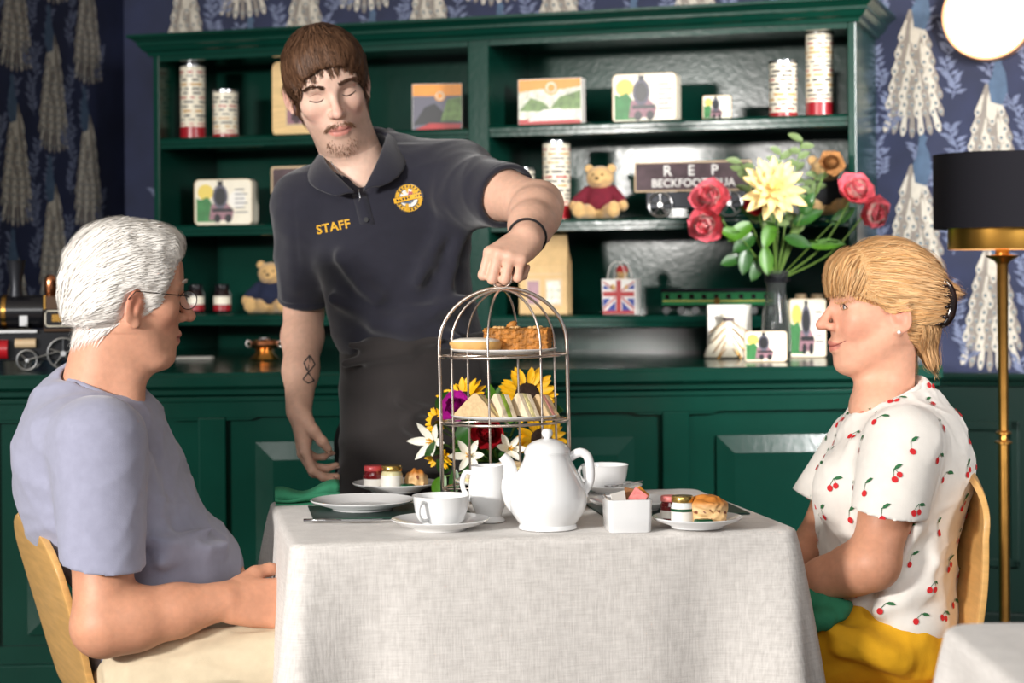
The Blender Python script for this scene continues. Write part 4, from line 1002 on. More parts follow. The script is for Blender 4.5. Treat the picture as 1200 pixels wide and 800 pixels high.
def tablecloth(name, c, rotz, W, D, drop, label, seed, cr=0.03, sub_n=320):
    rnd = random.Random(seed)
    hx, hy = W / 2, D / 2
    per = []                                                    # rounded rectangle outline with normals and corner distances
    corners = [(hx - cr, hy - cr, 0), (-hx + cr, hy - cr, 90), (-hx + cr, -hy + cr, 180), (hx - cr, -hy + cr, 270)]
    segs = []
    for i, (ax, ay, a0) in enumerate(corners):
        for k in range(12):
            a = math.radians(a0 + 90 * k / 11); segs.append((ax + cr * math.cos(a), ay + cr * math.sin(a), math.cos(a), math.sin(a)))
        bx, by, b0 = corners[(i + 1) % 4]; a = math.radians(a0 + 90)
        x0, y0 = ax + cr * math.cos(a), ay + cr * math.sin(a); b_ = math.radians(b0); x1, y1 = bx + cr * math.cos(b_), by + cr * math.sin(b_)
        nn = 60
        for k in range(1, nn): f = k / nn; segs.append((x0 + (x1 - x0) * f, y0 + (y1 - y0) * f, math.cos(a), math.sin(a)))
    n = len(segs); cpos = [(hx, hy), (-hx, hy), (-hx, -hy), (hx, -hy)]
    waves = [(rnd.uniform(8, 20), rnd.uniform(0, 6.28), rnd.uniform(.003, .007)) for _ in range(5)]
    cfold = [(.055, .07), (.060, .06), (.030, .055), (.050, .07)]
    rings = []
    for f in (0.02, 0.3, 0.6, 0.85, 0.97): rings.append([(x * f, y * f, 0.0015 * math.sin(x * 9 + seed) * math.sin(y * 8) * (1 - f)) for x, y, _, _ in segs])
    er = 0.012
    for q in (20, 45, 70, 90):
        a = math.radians(q); rings.append([(x - nx * er * (1 - math.sin(a)), y - ny * er * (1 - math.sin(a)), -er * (1 - math.cos(a))) for x, y, nx, ny in segs])
    steps = 22
    for j in range(1, steps + 1):
        t = j / steps; row = []
        for (x, y, nx, ny) in segs:
            off = 0.010 * t
            for (cx_, cy_), (am, wd) in zip(cpos, cfold):
                dd = math.hypot(x - cx_, y - cy_)
                off += (am * math.exp(-(dd / wd) ** 2) - .35 * am * math.exp(-((dd - 2.1 * wd) / (wd * .9)) ** 2) + .18 * am * math.exp(-((dd - 3.6 * wd) / wd) ** 2)) * t ** 0.8
            for k_, ph, am in waves: off += am * math.sin(k_ * (x * (abs(ny)) + y * abs(nx)) + ph) * t ** 1.3
            cd = min(math.hypot(x - cx_, y - cy_) for cx_, cy_ in cpos)
            row.append((x + nx * off, y + ny * off, -er - (drop - er) * t * (1 + .42 * math.exp(-(cd / .13) ** 2))))
        rings.append(row)
    vs = [p for r in rings for p in r]; fs = [tuple(range(n))]
    for j in range(len(rings) - 1):
        for i in range(n): k = (i + 1) % n; fs.append((j * n + i, j * n + k, (j + 1) * n + k, (j + 1) * n + i))
    b = MB(); b.add(vs, fs); o = b.build(name, M_LINEN, smooth=True)
    o.location = (c[0], c[1], ZT); o.rotation_euler = (0, 0, rotz)
    tag(o, label, 'tablecloth', 'linen tablecloths')
    t = thing('dining_table', 'table hidden under the ' + ('laid' if seed == 2 else 'bare') + ' linen tablecloth', 'table', (c[0], c[1], 0), rotz, 'tea room tables')
    b = MB(); b.box(-hx + .016, hx - .016, -hy + .016, hy - .016, ZT - .03, ZT - .004, bev=.004); b.build('tabletop', M_WOODLEG, t)
    b = MB(); b.lathe([(.034, .012), (.030, .06), (.028, ZT - .10), (.05, ZT - .05), (.09, ZT - .032)], 28); b.build('pedestal', M_WOODLEG, t, smooth=True, angle=40)
    b = MB(); b.lathe([(.20, 0), (.205, .004), (.20, .012), (.06, .022), (.034, .03)], 40); b.build('foot_plate', M_WOODLEG, t, smooth=True, angle=40)
    return o
TR = math.radians(10.5)
tablecloth('tablecloth', (0.006, 3.225), TR, 0.815, 0.60, 0.245, 'pale linen cloth draped over the laid tea table', 2)
tablecloth('tablecloth', (0.90, 1.88), 0.0, 0.82, 0.62, 0.25, 'pale linen cloth on the bare table behind the woman', 9, cr=0.05)

def tt(name, label, cat, px, py, dz=0.0, rot=0.0, group=None):
    p = T(px, py, dz); return thing(name, label, cat, tuple(p), math.radians(rot), group), p.y / F
# placemats
def placemat(px, py, w, d, rot, label):
    t, m = tt('placemat', label, 'placemat', px, py, 0.0, rot, 'dark green placemats')
    b = MB(); b.box(-w / 2, w / 2, -d / 2, d / 2, 0.0005, 0.0032, bev=.0008); b.build('pad', M_MAT, t)
    b = MB()
    for (x0, x1, y0, y1) in ((-w / 2 + .006, w / 2 - .006, -d / 2 + .006, -d / 2 + .007), (-w / 2 + .006, w / 2 - .006, d / 2 - .007, d / 2 - .006)): b.box(x0, x1, y0, y1, .003, .0035)
    b.build('stitching', M_NAPKIN, t)
placemat(456, 600, 0.27, 0.20, 9, 'dark green placemat under the empty plate by old man')
placemat(780, 597, 0.25, 0.19, 8, 'dark green placemat before the woman')
MZ = 0.0036
# plates, cups, saucers
def plate_prof(r, h=.016): return [(r * .55, 0), (r * .58, .0), (r * .60, .003), (r * .97, h - .003), (r, h), (r * .985, h + .0012), (r * .93, h - .001), (r * .66, .006), (r * .60, .0045), (0, .004)]
def plate(px, py, rpx, label, dz=MZ, name='plate', group='white china plates', h=.016, z=None, loc=None):
    if loc is None: t, m = tt(name, label, 'plate', px, py, dz, 0, group)
    else: t = thing(name, label, 'plate', loc, 0, group); m = loc[1] / F
    b = MB(); b.lathe(plate_prof(rpx * m, h), 56); b.build('dish', M_CHINA, t, smooth=True, angle=50)
    b = MB(); b.lathe([(rpx * m * .56, .0002), (rpx * m * .57, -.0008 + .0004), (rpx * m * .53, .0002)], 40, closed=True); b.build('foot_ring', M_CHINA, t, smooth=True)
    return t, m
plate(425, 596, 61, 'large empty white plate on the placemat by the old man')
plS, mS = plate(464, 575, 51, 'white plate holding two jam jars and a scone by waiter', 0.0)
plate(742, 596, 52, 'white plate half hidden behind the square sugar bowl')
plW, mW = plate(817, 617, 53, 'white plate holding jam jar and scone before the woman', MZ)

def cup(px, py, rpx, hpx, label, dz, hand=200, group='white teacups'):
    t, m = tt('teacup', label, 'cup', px, py, dz, 0, group)
    r = rpx * m; h = hpx * m
    b = MB(); b.lathe([(r * .52, 0), (r * .56, .002), (r * .58, .003), (r * .78, h * .22), (r * .90, h * .5), (r * .985, h - .001), (r, h), (r * .975, h), (r * .93, h * .9), (r * .85, h * .5), (r * .7, h * .2), (0, h * .12)], 48); b.build('bowl', M_CHINA, t, smooth=True, angle=60)
    a = math.radians(hand); dx, dy = math.cos(a), math.sin(a)
    pts = [(r * .93, h * .84), (r * 1.16, h * .86), (r * 1.34, h * .72), (r * 1.34, h * .50), (r * 1.16, h * .32), (r * .85, h * .28)]
    b = MB(); b.tube(smooth_path([(q * dx, q * dy, z) for q, z in pts], 4), .0034, 8); b.build('handle', M_CHINA, t, smooth=True)
    return t
def smooth_path(pts, sub=4):
    p = [Vector(q) for q in pts]; out = []
    for i in range(len(p) - 1):
        a = p[max(i - 1, 0)]; b = p[i]; c = p[i + 1]; d = p[min(i + 2, len(p) - 1)]
        for k in range(sub):
            t = k / sub
            out.append(0.5 * ((2 * b) + (c - a) * t + (2 * a - 5 * b + 4 * c - d) * t * t + (3 * b - a - 3 * c + d) * t ** 3))
    out.append(p[-1]); return out
def saucer(px, py, rpx, label, h=.017):
    t, m = tt('saucer', label, 'saucer', px, py, 0.0, 0, 'white saucers'); r = rpx * m
    b = MB(); b.lathe([(r * .5, 0), (r * .54, 0), (r * .58, .004), (r * .88, h * .62), (r, h), (r * .985, h + .0012), (r * .86, h * .8), (r * .5, .007), (r * .45, .006), (0, .0055)], 52); b.build('dish', M_CHINA, t, smooth=True, angle=50)
    b = MB(); b.lathe([(r * .47, .0058), (r * .45, .0072), (r * .42, .0058)], 40, closed=True); b.build('cup_well', M_CHINA, t, smooth=True)
    return t
saucer(516, 620, 58, 'white saucer under the teacup by the placemat'); cup(517, 617, 34, 37, 'white teacup with handle turned to the old man', .0065, 238)
saucer(716, 577, 37, 'white saucer carrying the cup behind the teapot', .015); cup(709, 574, 28, 30, 'white teacup behind the teapot handle', .0065, 140)
# teaspoon on far saucer
p = T(735, 568, .02)
t = thing('teaspoon', 'steel teaspoon lying on the saucer behind the teapot', 'spoon', tuple(p), 0.1)
b = MB(); b.tube([(-.02, 0, .0), (.0, 0, .002), (.03, 0.004, .007)], [.0016, .0015, .0026], 8, flat=.5); b.build('handle', M_CUTLERY, t, smooth=True)
b = MB(); b.ball((-.030, 0, -.001), (.013, .008, .003)); b.build('bowl', M_CUTLERY, t, smooth=True)

# ---- teapot
t, m = tt('teapot', 'white china teapot with knobbed lid in the middle of table', 'teapot', 642, 619, 0, -2)
pr = [(33, 0), (34.5, 1), (34, 4), (33, 6), (37, 11), (43, 20), (46, 30), (46, 38), (43.5, 50), (38, 62), (32.5, 72), (28.5, 80), (26.5, 86), (27.5, 89), (26, 90), (24.5, 87), (0, 86)]
b = MB(); b.lathe([(r * m, z * m) for r, z in pr], 56); b.build('body', M_CHINA, t, smooth=True, angle=60)
sp = smooth_path([(-24 * m, 0, 24 * m), (-38 * m, 0, 32 * m), (-44 * m, 0, 48 * m), (-43 * m, 0, 64 * m), (-46 * m, 0, 77 * m), (-53 * m, 0, 85 * m)], 5)
b = MB(); n_ = len(sp); rr = [(15 - 9.5 * (i / (n_ - 1)) ** .8) * m for i in range(n_)]; b.tube(sp, rr, 18); b.build('spout', M_CHINA, t, smooth=True, angle=60)
hd = smooth_path([(26 * m, 0, 83 * m), (38 * m, 0, 89 * m), (47 * m, 0, 84 * m), (50 * m, 0, 70 * m), (49 * m, 0, 54 * m), (42 * m, 0, 42 * m), (43 * m, 0, 36 * m)], 5)
b = MB(); b.tube(hd, 4.3 * m, 12, flat=1.25); b.build('handle', M_CHINA, t, smooth=True)
b = MB(); b.lathe([(25.5 * m, 88 * m), (27.5 * m, 90 * m), (27 * m, 92 * m), (24 * m, 97 * m), (17 * m, 102 * m), (8 * m, 105 * m), (0, 106 * m)], 44); lid = b.build('lid', M_CHINA, t, smooth=True, angle=50)
b = MB(); b.lathe([(4.5 * m, 104 * m), (4 * m, 106.5 * m), (6 * m, 109 * m), (6.8 * m, 112 * m), (5.5 * m, 115.5 * m), (2.5 * m, 117 * m), (0, 117.2 * m)], 24); b.build('knob', M_CHINA, lid, smooth=True)
# ---- milk jug
t, m = tt('milk_jug', 'small white china milk jug beside the teapot spout', 'jug', 573, 611, 0, -4)
pr = [(18, 0), (19, 1), (18, 4), (14.5, 7), (17, 14), (22, 26), (24, 38), (23, 50), (20.5, 60), (21, 66), (20, 66), (19, 58), (0, 54)]
vs = []; n = 40; fs = []
for r, z in pr:
    for i in range(n):
        a = 2 * math.pi * i / n; k = max(0, math.cos(a)) ** 5 * (max(0, z - 45) / 21)
        vs.append(((r + 7 * k) * m * math.cos(a), r * m * math.sin(a), (z + 6 * k) * m))
for j in range(len(pr) - 1):
    for i in range(n): k = (i + 1) % n; fs.append((j * n + i, j * n + k, (j + 1) * n + k, (j + 1) * n + i))
fs.append(tuple(range(n))); fs.append(tuple((len(pr) - 1) * n + i for i in range(n)))
b = MB(); b.add(vs, fs); b.build('body', M_CHINA, t, smooth=True, angle=60)
b = MB(); b.tube(smooth_path([(-20 * m, 0, 57 * m), (-27 * m, 0, 58 * m), (-31 * m, 0, 48 * m), (-29 * m, 0, 36 * m), (-20 * m, 0, 25 * m)], 5), 3.0 * m, 10); b.build('handle', M_CHINA, t, smooth=True)
# ---- square sugar bowl with packets
t, m = tt('sugar_bowl', 'square white china bowl holding sugar packets', 'bowl', 735, 621, 0, 6)
w = 26 * m; h = 38 * m
b = MB()
def sq(wd, z, nn=6, r_=.2):
    return [(x, y, z) for x, y in rrect(-wd, wd, -wd, wd, wd * r_, 4)]
rows = [sq(w * .9, 0), sq(w * .94, .002), sq(w * .98, h * .5), sq(w, h), sq(w * .93, h + .0005), sq(w * .88, h * .5), sq(w * .8, h * .2)]
n = len(rows[0]); vs = [p for r in rows for p in r]
fs = [tuple(range(n)), tuple((len(rows) - 1) * n + i for i in range(n))] + [(j * n + i, j * n + (i + 1) % n, (j + 1) * n + (i + 1) % n, (j + 1) * n + i) for j in range(len(rows) - 1) for i in range(n)]
b.add(vs, fs); b.build('bowl', M_CHINA, t, smooth=True, angle=35)
base = T(735, 621)
for k, (mm, lab, dx, rz, ry) in enumerate(((M_WHITECARD, 'white paper sugar packet standing in the square bowl', -.012, 20, -12), (M_LIDPINK, 'pink paper sugar packet standing in the square bowl', .012, -12, 34), (mat('brown paper', (150, 104, 66), rough=.7), 'brown paper sugar packet standing in the square bowl', .004, 5, 12), (M_ORANGE, 'orange paper sugar packet standing in the square bowl', .016, 30, 40))):
    b = MB(); b.prism(rrect(-.012, .012, -.022, .022, .001), -.0012, .0012); b.prism(rrect(-.0122, .0122, .018, .0222, .0005), -.0014, .0014)
    o = b.build('sugar_packet', mm); tag(o, lab, 'packet', 'sugar packets in the bowl')
    o.location = (base.x + dx, base.y - .006 + .007 * k, base.z + .040 + (.004 if k else .0)); o.rotation_euler = (0.1, math.radians(ry), math.radians(rz))
p = base + Vector((-.022, .006, .034)); t = thing('teaspoon', 'steel teaspoon handle poking out of the sugar bowl', 'spoon', tuple(p), 0)
b = MB(); b.tube([(.02, 0, -.022), (.0, 0, 0), (-.016, 0, .022)], [.0014, .0014, .003], 8); b.build('handle', M_CUTLERY, t, smooth=True)
b = MB(); b.ball((.024, 0, -.026), (.009, .007, .004)); b.build('bowl', M_CUTLERY, t, smooth=True)

# ---- jars, scones, foil packs on the two small plates
def jar(loc, r, h, content, lidm, label, lbl):
    t = thing('preserve_jar', label, 'jar', loc, 0, 'little preserve jars on the table')
    b = MB(); b.lathe([(r * .86, 0), (r * .96, .002), (r, .006), (r, h * .66), (r * .88, h * .76), (r * .86, h * .8)], 28); b.build('glass', content, t, smooth=True, angle=50)
    b = MB(); b.lathe([(r * .95, h * .78), (r * .97, h * .8), (r * .97, h * .96), (r * .9, h), (0, h)], 28); b.build('lid', lidm, t, smooth=True, angle=50)
    b = MB(); b.lathe([(r + .0005, h * .14), (r + .0005, h * .60)], 28, closed=True); lb = b.build('paper_label', M_WHITECARD, t, smooth=True)
    b = MB(); b.lathe([(r + .0009, h * lbl[1]), (r + .0009, h * lbl[2])], 28, closed=True); b.build('label_stripe', lbl[0], lb, smooth=True)
def on_plate(px, py, pl, h=.0052):
    p = PZ(px, py, pl.location.z + h); return (p.x, p.y, pl.location.z + h)
def offs(pl, dx, dy, h=.0052): return (pl.location.x + dx, pl.location.y + dy, pl.location.z + h)
mm_ = mS
jar(offs(plS, -26 * mS, -.006), 11.5 * mS, 27 * mS, M_JAMRED, M_LIDRED, 'red jam jar with gingham lid on the plate by waiter', (M_JAMRED, .45, .6))
jar(offs(plS, -4 * mS, -.02), 12.5 * mS, 28 * mS, M_CURD, M_LIDGOLD, 'pale honey jar with gold lid beside red jam jar', (M_LETTER, .2, .3))
jar(offs(plW, -17 * mW, -.002), 13.5 * mW, 33 * mW, M_CLEARJAR, M_LIDGOLD, 'white labelled jar with gold lid on the woman\'s plate', (M_FOIL, .46, .56))
jar(offs(plW, -29 * mW, .034), 12 * mW, 30 * mW, M_JAMRED, M_LIDPINK, 'jam jar with pink gingham lid behind the white labelled jar', (M_JAMRED, .45, .6))
def scone(loc, r, h, label, seed):
    S = SDF((-r * 1.5, -r * 1.5, -.003), (r * 1.5, r * 1.5, h * 1.35), .0016)
    S.cap((0, 0, h * .35), (0, 0, h * .5), r * .92, r * .96, .0)
    S.half((0, 0, .0), (0, 0, -1), k=.004)
    S.half((0, 0, h), (0.06, 0.02, 1), k=.014)
    S.warp(lambda x, y, z: .0016 * hash_noise(x * 260, y * 260, z * 260, seed) + .0022 * hash_noise(x * 110, y * 110, z * 170, seed + 1))
    def colr(v):
        t_ = np.clip((v[:, 2] - h * .58) / (h * .25), 0, 1)[:, None]
        c = lin(226, 186, 132) * (1 - t_) + lin(206, 128, 50) * t_
        n_ = (hash_noise(v[:, 0] * 300, v[:, 1] * 300, v[:, 2] * 300, seed + 4) > .95)[:, None] & (t_ < .5)
        return np.where(n_, lin(120, 62, 36), c)
    o = S.build('scone', M_CRUST, color=colr); o.location = loc
    tag(o, label, 'scone', 'golden fruit scones'); return o
scone(offs(plS, 24 * mS, .004), 14 * mS, 23 * mS, 'golden scone behind the pale honey jar', 3)
scone(offs(plW, 13 * mW, .002), 24 * mW, 33 * mW, 'plump golden fruit scone on the woman\'s plate', 5)
def foil(loc, w, label):
    b = MB(); b.box(-w, w, -w * .7, w * .7, 0, w * .8, bev=w * .25)
    o = b.build('butter_pat', M_FOIL, smooth=True, angle=50); o.location = loc; o.rotation_euler = (0, 0, .3); tag(o, label, 'butter', 'green foil butter pats')
foil(offs(plS, 15 * mS, -.040, .0072), 8 * mS, 'green foil butter pat on the plate by the waiter')
foil(offs(plW, 4 * mW, -.044, .0072), 10 * mW, 'green foil butter pat beside the plump scone')
# knife on the placemat
p = T(400, 611, MZ)
t = thing('table_knife', 'steel table knife laid on placemat by the old man', 'knife', tuple(p), math.radians(2))
b = MB(); b.tube([(-.062, 0, .003), (-.03, 0, .003), (.0, 0, .003)], [.005, .0045, .0035], 10, flat=.5); b.build('handle', M_CUTLERY, t, smooth=True)
b = MB(); b.prism([(0, 0)] and [(0, .001), (.05, .001), (.066, .0025), (.068, .0035), (.05, .0030), (0, .0030)], -.009, .006); b.build('blade', M_CUTLERY, t)
# folded napkin
p0, p1 = T(328, 591), T(402, 588)
t = thing('napkin', 'folded green cotton napkin at the corner under the waiter\'s hand', 'napkin', tuple(p0), math.atan2(p1.y - p0.y, p1.x - p0.x))
Ln = (p1 - p0).length
def napkin_layer(prof, y0, seed, name='fold'):
    rnd = random.Random(seed); b = MB(); nx = 16; vs = []; fs = []
    for i in range(nx + 1):
        x = Ln * (i / nx) * 1.02 - .006; k = 1 + .25 * math.sin(i * .5 + seed) ; lift = .012 * (i / nx) ** 2
        for (yy, zz) in prof: vs.append((x + .15 * yy, y0 + yy, zz * k + (lift if zz > .008 else 0)))
    m_ = len(prof)
    for i in range(nx):
        for j in range(m_ - 1): fs.append((i * m_ + j, (i + 1) * m_ + j, (i + 1) * m_ + j + 1, i * m_ + j + 1))
    b.add(vs, fs); o = b.build(name, M_NAPKIN, t, smooth=True); sd = o.modifiers.new('thickness', 'SOLIDIFY'); sd.thickness = .0016
prof = [(-.02 + .012 * math.cos(a), .013 + .009 * math.sin(a)) for a in np.linspace(-1.2, -4.6, 10)] + [(.0, .0245), (.03, .018), (.055, .008), (.07, .003)]
napkin_layer(prof, .02, 1)
napkin_layer([(-.03, .0015), (-.01, .003), (.03, .003), (.06, .0015)], .012, 2)
napkin_layer([(-.036, .012), (-.030, .007), (-.012, .008), (.02, .014), (.04, .010)], .016, 3)

# ---- three tier cake stand
cs = T(594, 599); ms = cs.y / F
stand = thing('cake_stand', 'three tier steel wire cake stand with domed top and ring handle', 'cake stand', tuple(cs), math.radians(4))
stand.rotation_euler = (0, math.radians(-0.9), math.radians(4))
Ro = 75 * ms; Ri = 62 * ms; zsh = 196 * ms; ztop = 262 * ms
def arch(R, a, r, name, zb_=0.004, zt_=None):
    zt_ = zt_ or ztop; dx, dy = math.cos(a), math.sin(a); pts = [(-R * dx, -R * dy, zb_), (-R * dx, -R * dy, zsh * .5), (-R * dx, -R * dy, zsh)]
    for q in np.linspace(math.pi, 0, 22)[1:-1]: pts.append((R * math.cos(q) * dx, R * math.cos(q) * dy, zsh + (zt_ - zsh) * math.sin(q)))
    pts += [(R * dx, R * dy, zsh), (R * dx, R * dy, zsh * .5), (R * dx, R * dy, zb_)]
    b = MB(); b.tube(pts, r, 10); return b.build(name, M_CHROME, stand, smooth=True)
arch(Ro, 0.0, 2.3 * ms, 'main_arch')
for k, a in enumerate((10, 70, 130)): arch(Ri, math.radians(a), 1.45 * ms, 'inner_wire', .006, ztop - .004)
TZ = [28 * ms, 106 * ms, 183 * ms]
for z in TZ:
    b = MB(); b.tube([(Ro * .985 * math.cos(a), Ro * .985 * math.sin(a), z) for a in np.linspace(0, 6.2832, 56, endpoint=False)], 1.5 * ms, 8, closed=True); rg = b.build('tier_ring', M_CHROME, stand, smooth=True)
    b = MB(); b.cyl((-Ro * .98, 0, z), (Ro * .98, 0, z), 1.2 * ms, 8); b.cyl((0, -Ro * .98, z), (0, Ro * .98, z), 1.2 * ms, 8); b.build('cross_bar', M_CHROME, rg, smooth=True)
zh = ztop + 11.5 * ms; Rh = 11.5 * ms
b = MB(); b.tube([(Rh * math.cos(a), 0, zh + Rh * math.sin(a)) for a in np.linspace(0, 6.2832, 36, endpoint=False)], 1.7 * ms, 8, closed=True); b.build('handle_ring', M_CHROME, stand, smooth=True)
SM = root_matrix(stand)
HANDLE_TOP = SM @ Vector((0, 0, zh + Rh)); HANDLE_C = SM @ Vector((0, 0, zh))
tier = [SM @ Vector((0, 0, z + 1.6 * ms)) for z in TZ]
plate(0, 0, 63, 'white plate on the top tier carrying two cakes', loc=tuple(tier[2] + Vector((0, 0, .001))), h=.008)
plate(0, 0, 64, 'white plate on the middle tier carrying sandwiches', loc=tuple(tier[1] + Vector((0, 0, .001))), h=.008)
plate(0, 0, 60, 'white plate on the bottom tier carrying finger sandwiches', loc=tuple(tier[0] + Vector((0, 0, .001))), h=.010)
PT = .0055
# top tier cakes
c = tier[2] + Vector((-32 * ms, -.01, PT + .001))
t = thing('iced_tart', 'round pastry tart topped with white icing on top tier', 'cake', tuple(c)); r = 31 * ms
b = MB(); b.lathe([(r * .86, 0), (r * .93, .002), (r, .012), (r * .985, .0155), (r * .9, .016)], 40); b.build('pastry_case', M_PASTRY, t, smooth=True, angle=50)
b = MB(); b.lathe([(r * .93, .0150), (r * .9, .0185), (r * .6, .0215), (0, .0225)], 40); b.build('icing', M_ICING, t, smooth=True)
c = tier[2] + Vector((17 * ms, .012, PT + .001))
S = SDF((-.07, -.04, -.003), (.07, .04, .06), .0017)
S.cap((-.036, 0, .018), (.036, 0, .018), .0, .0, 0)
X, Y, Z = S.pts(np.zeros(3, int), S.n)
q = [np.abs(X) - 36 * ms, np.abs(Y) - .024, np.abs(Z - .0175) - .017]
S.d = (np.sqrt(sum(np.maximum(k, 0) ** 2 for k in q)) + np.minimum(np.maximum(q[0], np.maximum(q[1], q[2])), 0) - .0025).astype(np.float32)
S.warp(lambda x, y, z: .0016 * hash_noise(x * 500, y * 500, z * 500, 8) + .0012 * hash_noise(x * 900, y * 900, z * 900, 9))
t = thing('flapjack', 'square golden oat flapjack slab topped with nuts, on top tier', 'cake', tuple(c), math.radians(-8))
S.build('slab', M_FLAPJACK, t, world=False)
rnd = random.Random(4)
for k in range(16):
    b = MB(); b.ball((rnd.uniform(-.044, .044), rnd.uniform(-.022, .022), .0385), (rnd.uniform(.003, .006), rnd.uniform(.002, .004), .003), 8, 5); b.build('nut', M_NUT, t, smooth=True)
b = MB(); b.ball((-.010, -.004, .043), (.011, .006, .006), 10, 6, R=Matrix.Rotation(-.5, 3, 'Y')); b.build('pecan', M_FLAPJACK, t, smooth=True)
# middle tier sandwiches: triangles standing on their long edge
def sandwich(loc, size, thick, rotz, lean, bread, fill, label, layers=2):
    t = thing('sandwich', label, 'sandwich', loc, rotz, 'cut triangular sandwiches'); t.rotation_euler = (lean, 0, rotz)
    tri = [(-size, 0), (size, 0), (size * .08, size * .92), (-size * .08, size * .92)]
    def slab_(y0, y1, sc, mm, nm, seed):
        rnd = random.Random(seed); pts = []
        for i in range(4):
            a = Vector(tri[i]) * sc; b_ = Vector(tri[(i + 1) % 4]) * sc
            for k in range(5 if (b_ - a).length > .02 else 1): f = k / 5; pts.append(((a + (b_ - a) * f).x + rnd.uniform(-.0008, .0008), max(0, (a + (b_ - a) * f).y + rnd.uniform(-.0008, .0008))))
        b = MB(); b.prism(pts, y0, y1); o = b.build(nm, mm, t); bv = o.modifiers.new('soft', 'BEVEL'); bv.width = .0014; bv.segments = 2; return o
    slab_(-thick / 2, -thick * .14, 1.0, bread, 'bread_slice', 1); slab_(-thick * .15, thick * .15, 1.015, fill, 'filling', 2); slab_(thick * .14, thick / 2, 1.0, bread, 'bread_slice', 3)
pm = tier[1] + Vector((0, 0, PT + .001))
sandwich((pm.x - 32 * ms, pm.y - .030, pm.z), 30 * ms, .024, math.radians(-28), -.12, M_BROWNBREAD, M_EGG, 'brown bread triangle sandwich standing first on middle tier')
sandwich((pm.x - 6 * ms, pm.y - .022, pm.z), 29 * ms, .026, math.radians(-62), -.10, M_BREAD, M_LETTUCE, 'white triangle sandwich with green lettuce filling on middle tier')
sandwich((pm.x + 20 * ms, pm.y - .014, pm.z), 29 * ms, .026, math.radians(-60), -.10, M_BREAD, M_EGG, 'white triangle sandwich with pale egg filling on middle tier')
sandwich((pm.x + 42 * ms, pm.y - .002, pm.z), 27 * ms, .024, math.radians(-52), -.12, M_BROWNBREAD, M_HAM, 'brown bread sandwich with pink filling beside the right wire')
pb = tier[0] + Vector((0, 0, PT + .002))
for k, (dx, dy, rz, mm, lab) in enumerate(((-22, -.03, 18, M_BREAD, 'white finger sandwich lying on bottom tier behind milk jug'), (-4, -.012, 24, M_BROWNBREAD, 'brown finger sandwich lying on bottom tier'), (14, .006, 20, M_BREAD, 'white finger sandwich with ham lying on bottom tier'))):
    t = thing('finger_sandwich', lab, 'sandwich', (pb.x + dx * ms, pb.y + dy, pb.z), math.radians(rz), 'finger sandwiches on the bottom tier'); t.rotation_euler = (0, math.radians(-14), math.radians(rz))
    for z0, z1, m2, nm in ((.0, .008, mm, 'bread_slice'), (.008, .012, M_HAM if k == 2 else M_EGG, 'filling'), (.012, .020, mm, 'bread_slice')):
        b = MB(); b.box(-.036, .036, -.012, .012, z0 + .008, z1 + .008, bev=.0014); b.build(nm, m2, t)

# ================================================================== flowers
M_SUNP = mat('sunflower petal', (246, 186, 16), rough=0.5, var=0.12, vscale=60)
M_SUNC = mat('sunflower centre', (46, 30, 20), rough=0.9, var=0.4, vscale=200, bump=1.0, bscale=400)
M_STEM = mat('green stem', (92, 124, 48), rough=0.5)
M_LEAF = mat('green leaf', (42, 86, 30), rough=0.4, var=0.25, vscale=30, coat=0.15)
M_LEAF2 = mat('bright green leaf', (72, 120, 30), rough=0.4, var=0.25, vscale=30)
M_EUC = mat('eucalyptus leaf', (112, 132, 84), rough=0.55, var=0.2, vscale=40)
M_DAHL = mat('cream dahlia petal', (246, 222, 158), rough=0.5, var=0.08, vscale=60)
M_PEO = mat('coral pink petal', (224, 104, 116), rough=0.5, var=0.35, vscale=50)
M_PEO2 = mat('pale pink petal', (246, 194, 186), rough=0.5, var=0.25, vscale=50)
M_MAG = mat('magenta petal', (168, 22, 136), rough=0.5, var=0.2, vscale=60)
M_ROSE = mat('deep red petal', (148, 14, 26), rough=0.5, var=0.25, vscale=60)
M_LILY = mat('white lily petal', (240, 238, 226), rough=0.5, var=0.06, vscale=60)
M_DRY = mat('dried brown bloom', (160, 112, 64), rough=0.8, var=0.3, vscale=60)
M_VASE = mat('smoked glass', (196, 202, 200), rough=0.04, trans=0.95, ior=1.22)
M_RIBBON = mat('black ribbon', (22, 22, 28), rough=0.4)

def petal_mesh(L, W, cup=0.2, curl=0.2, tip=1.0, nx=4, ny=6):
    """petal along +x, lying in x-y, curling up in z"""
    vs = []; fs = []
    for i in range(ny + 1):
        t = i / ny; w = W * math.sin(min(1, t * .92 + .06) * math.pi) ** .7 * (1 - .25 * t * tip) if i < ny else W * .06
        for j in range(nx + 1):
            s_ = j / nx * 2 - 1; vs.append((L * t, w * s_, L * curl * t * t + cup * w * s_ * s_))
    for i in range(ny):
        for j in range(nx): a = i * (nx + 1) + j; fs.append((a, a + 1, a + nx + 2, a + nx + 1))
    me = bpy.data.meshes.new('petal'); me.from_pydata(vs, [], fs); me.shade_smooth(); return me
PET = {}
def pet(key, m_, *a):
    if key not in PET: PET[key] = petal_mesh(*a); PET[key].materials.append(m_)
    return PET[key]
def face_matrix(p, d, spin=0.0):
    """frame at p whose +z looks along d"""
    d = Vector(d).normalized(); q = d.to_track_quat('Z', 'Y'); return Matrix.Translation(p) @ q.to_matrix().to_4x4() @ Matrix.Rotation(spin, 4, 'Z')
def put(parent, name, me, M):
    o = bpy.data.objects.new(name, me); COL.objects.link(o); o.parent = parent; o.matrix_local = M; return o
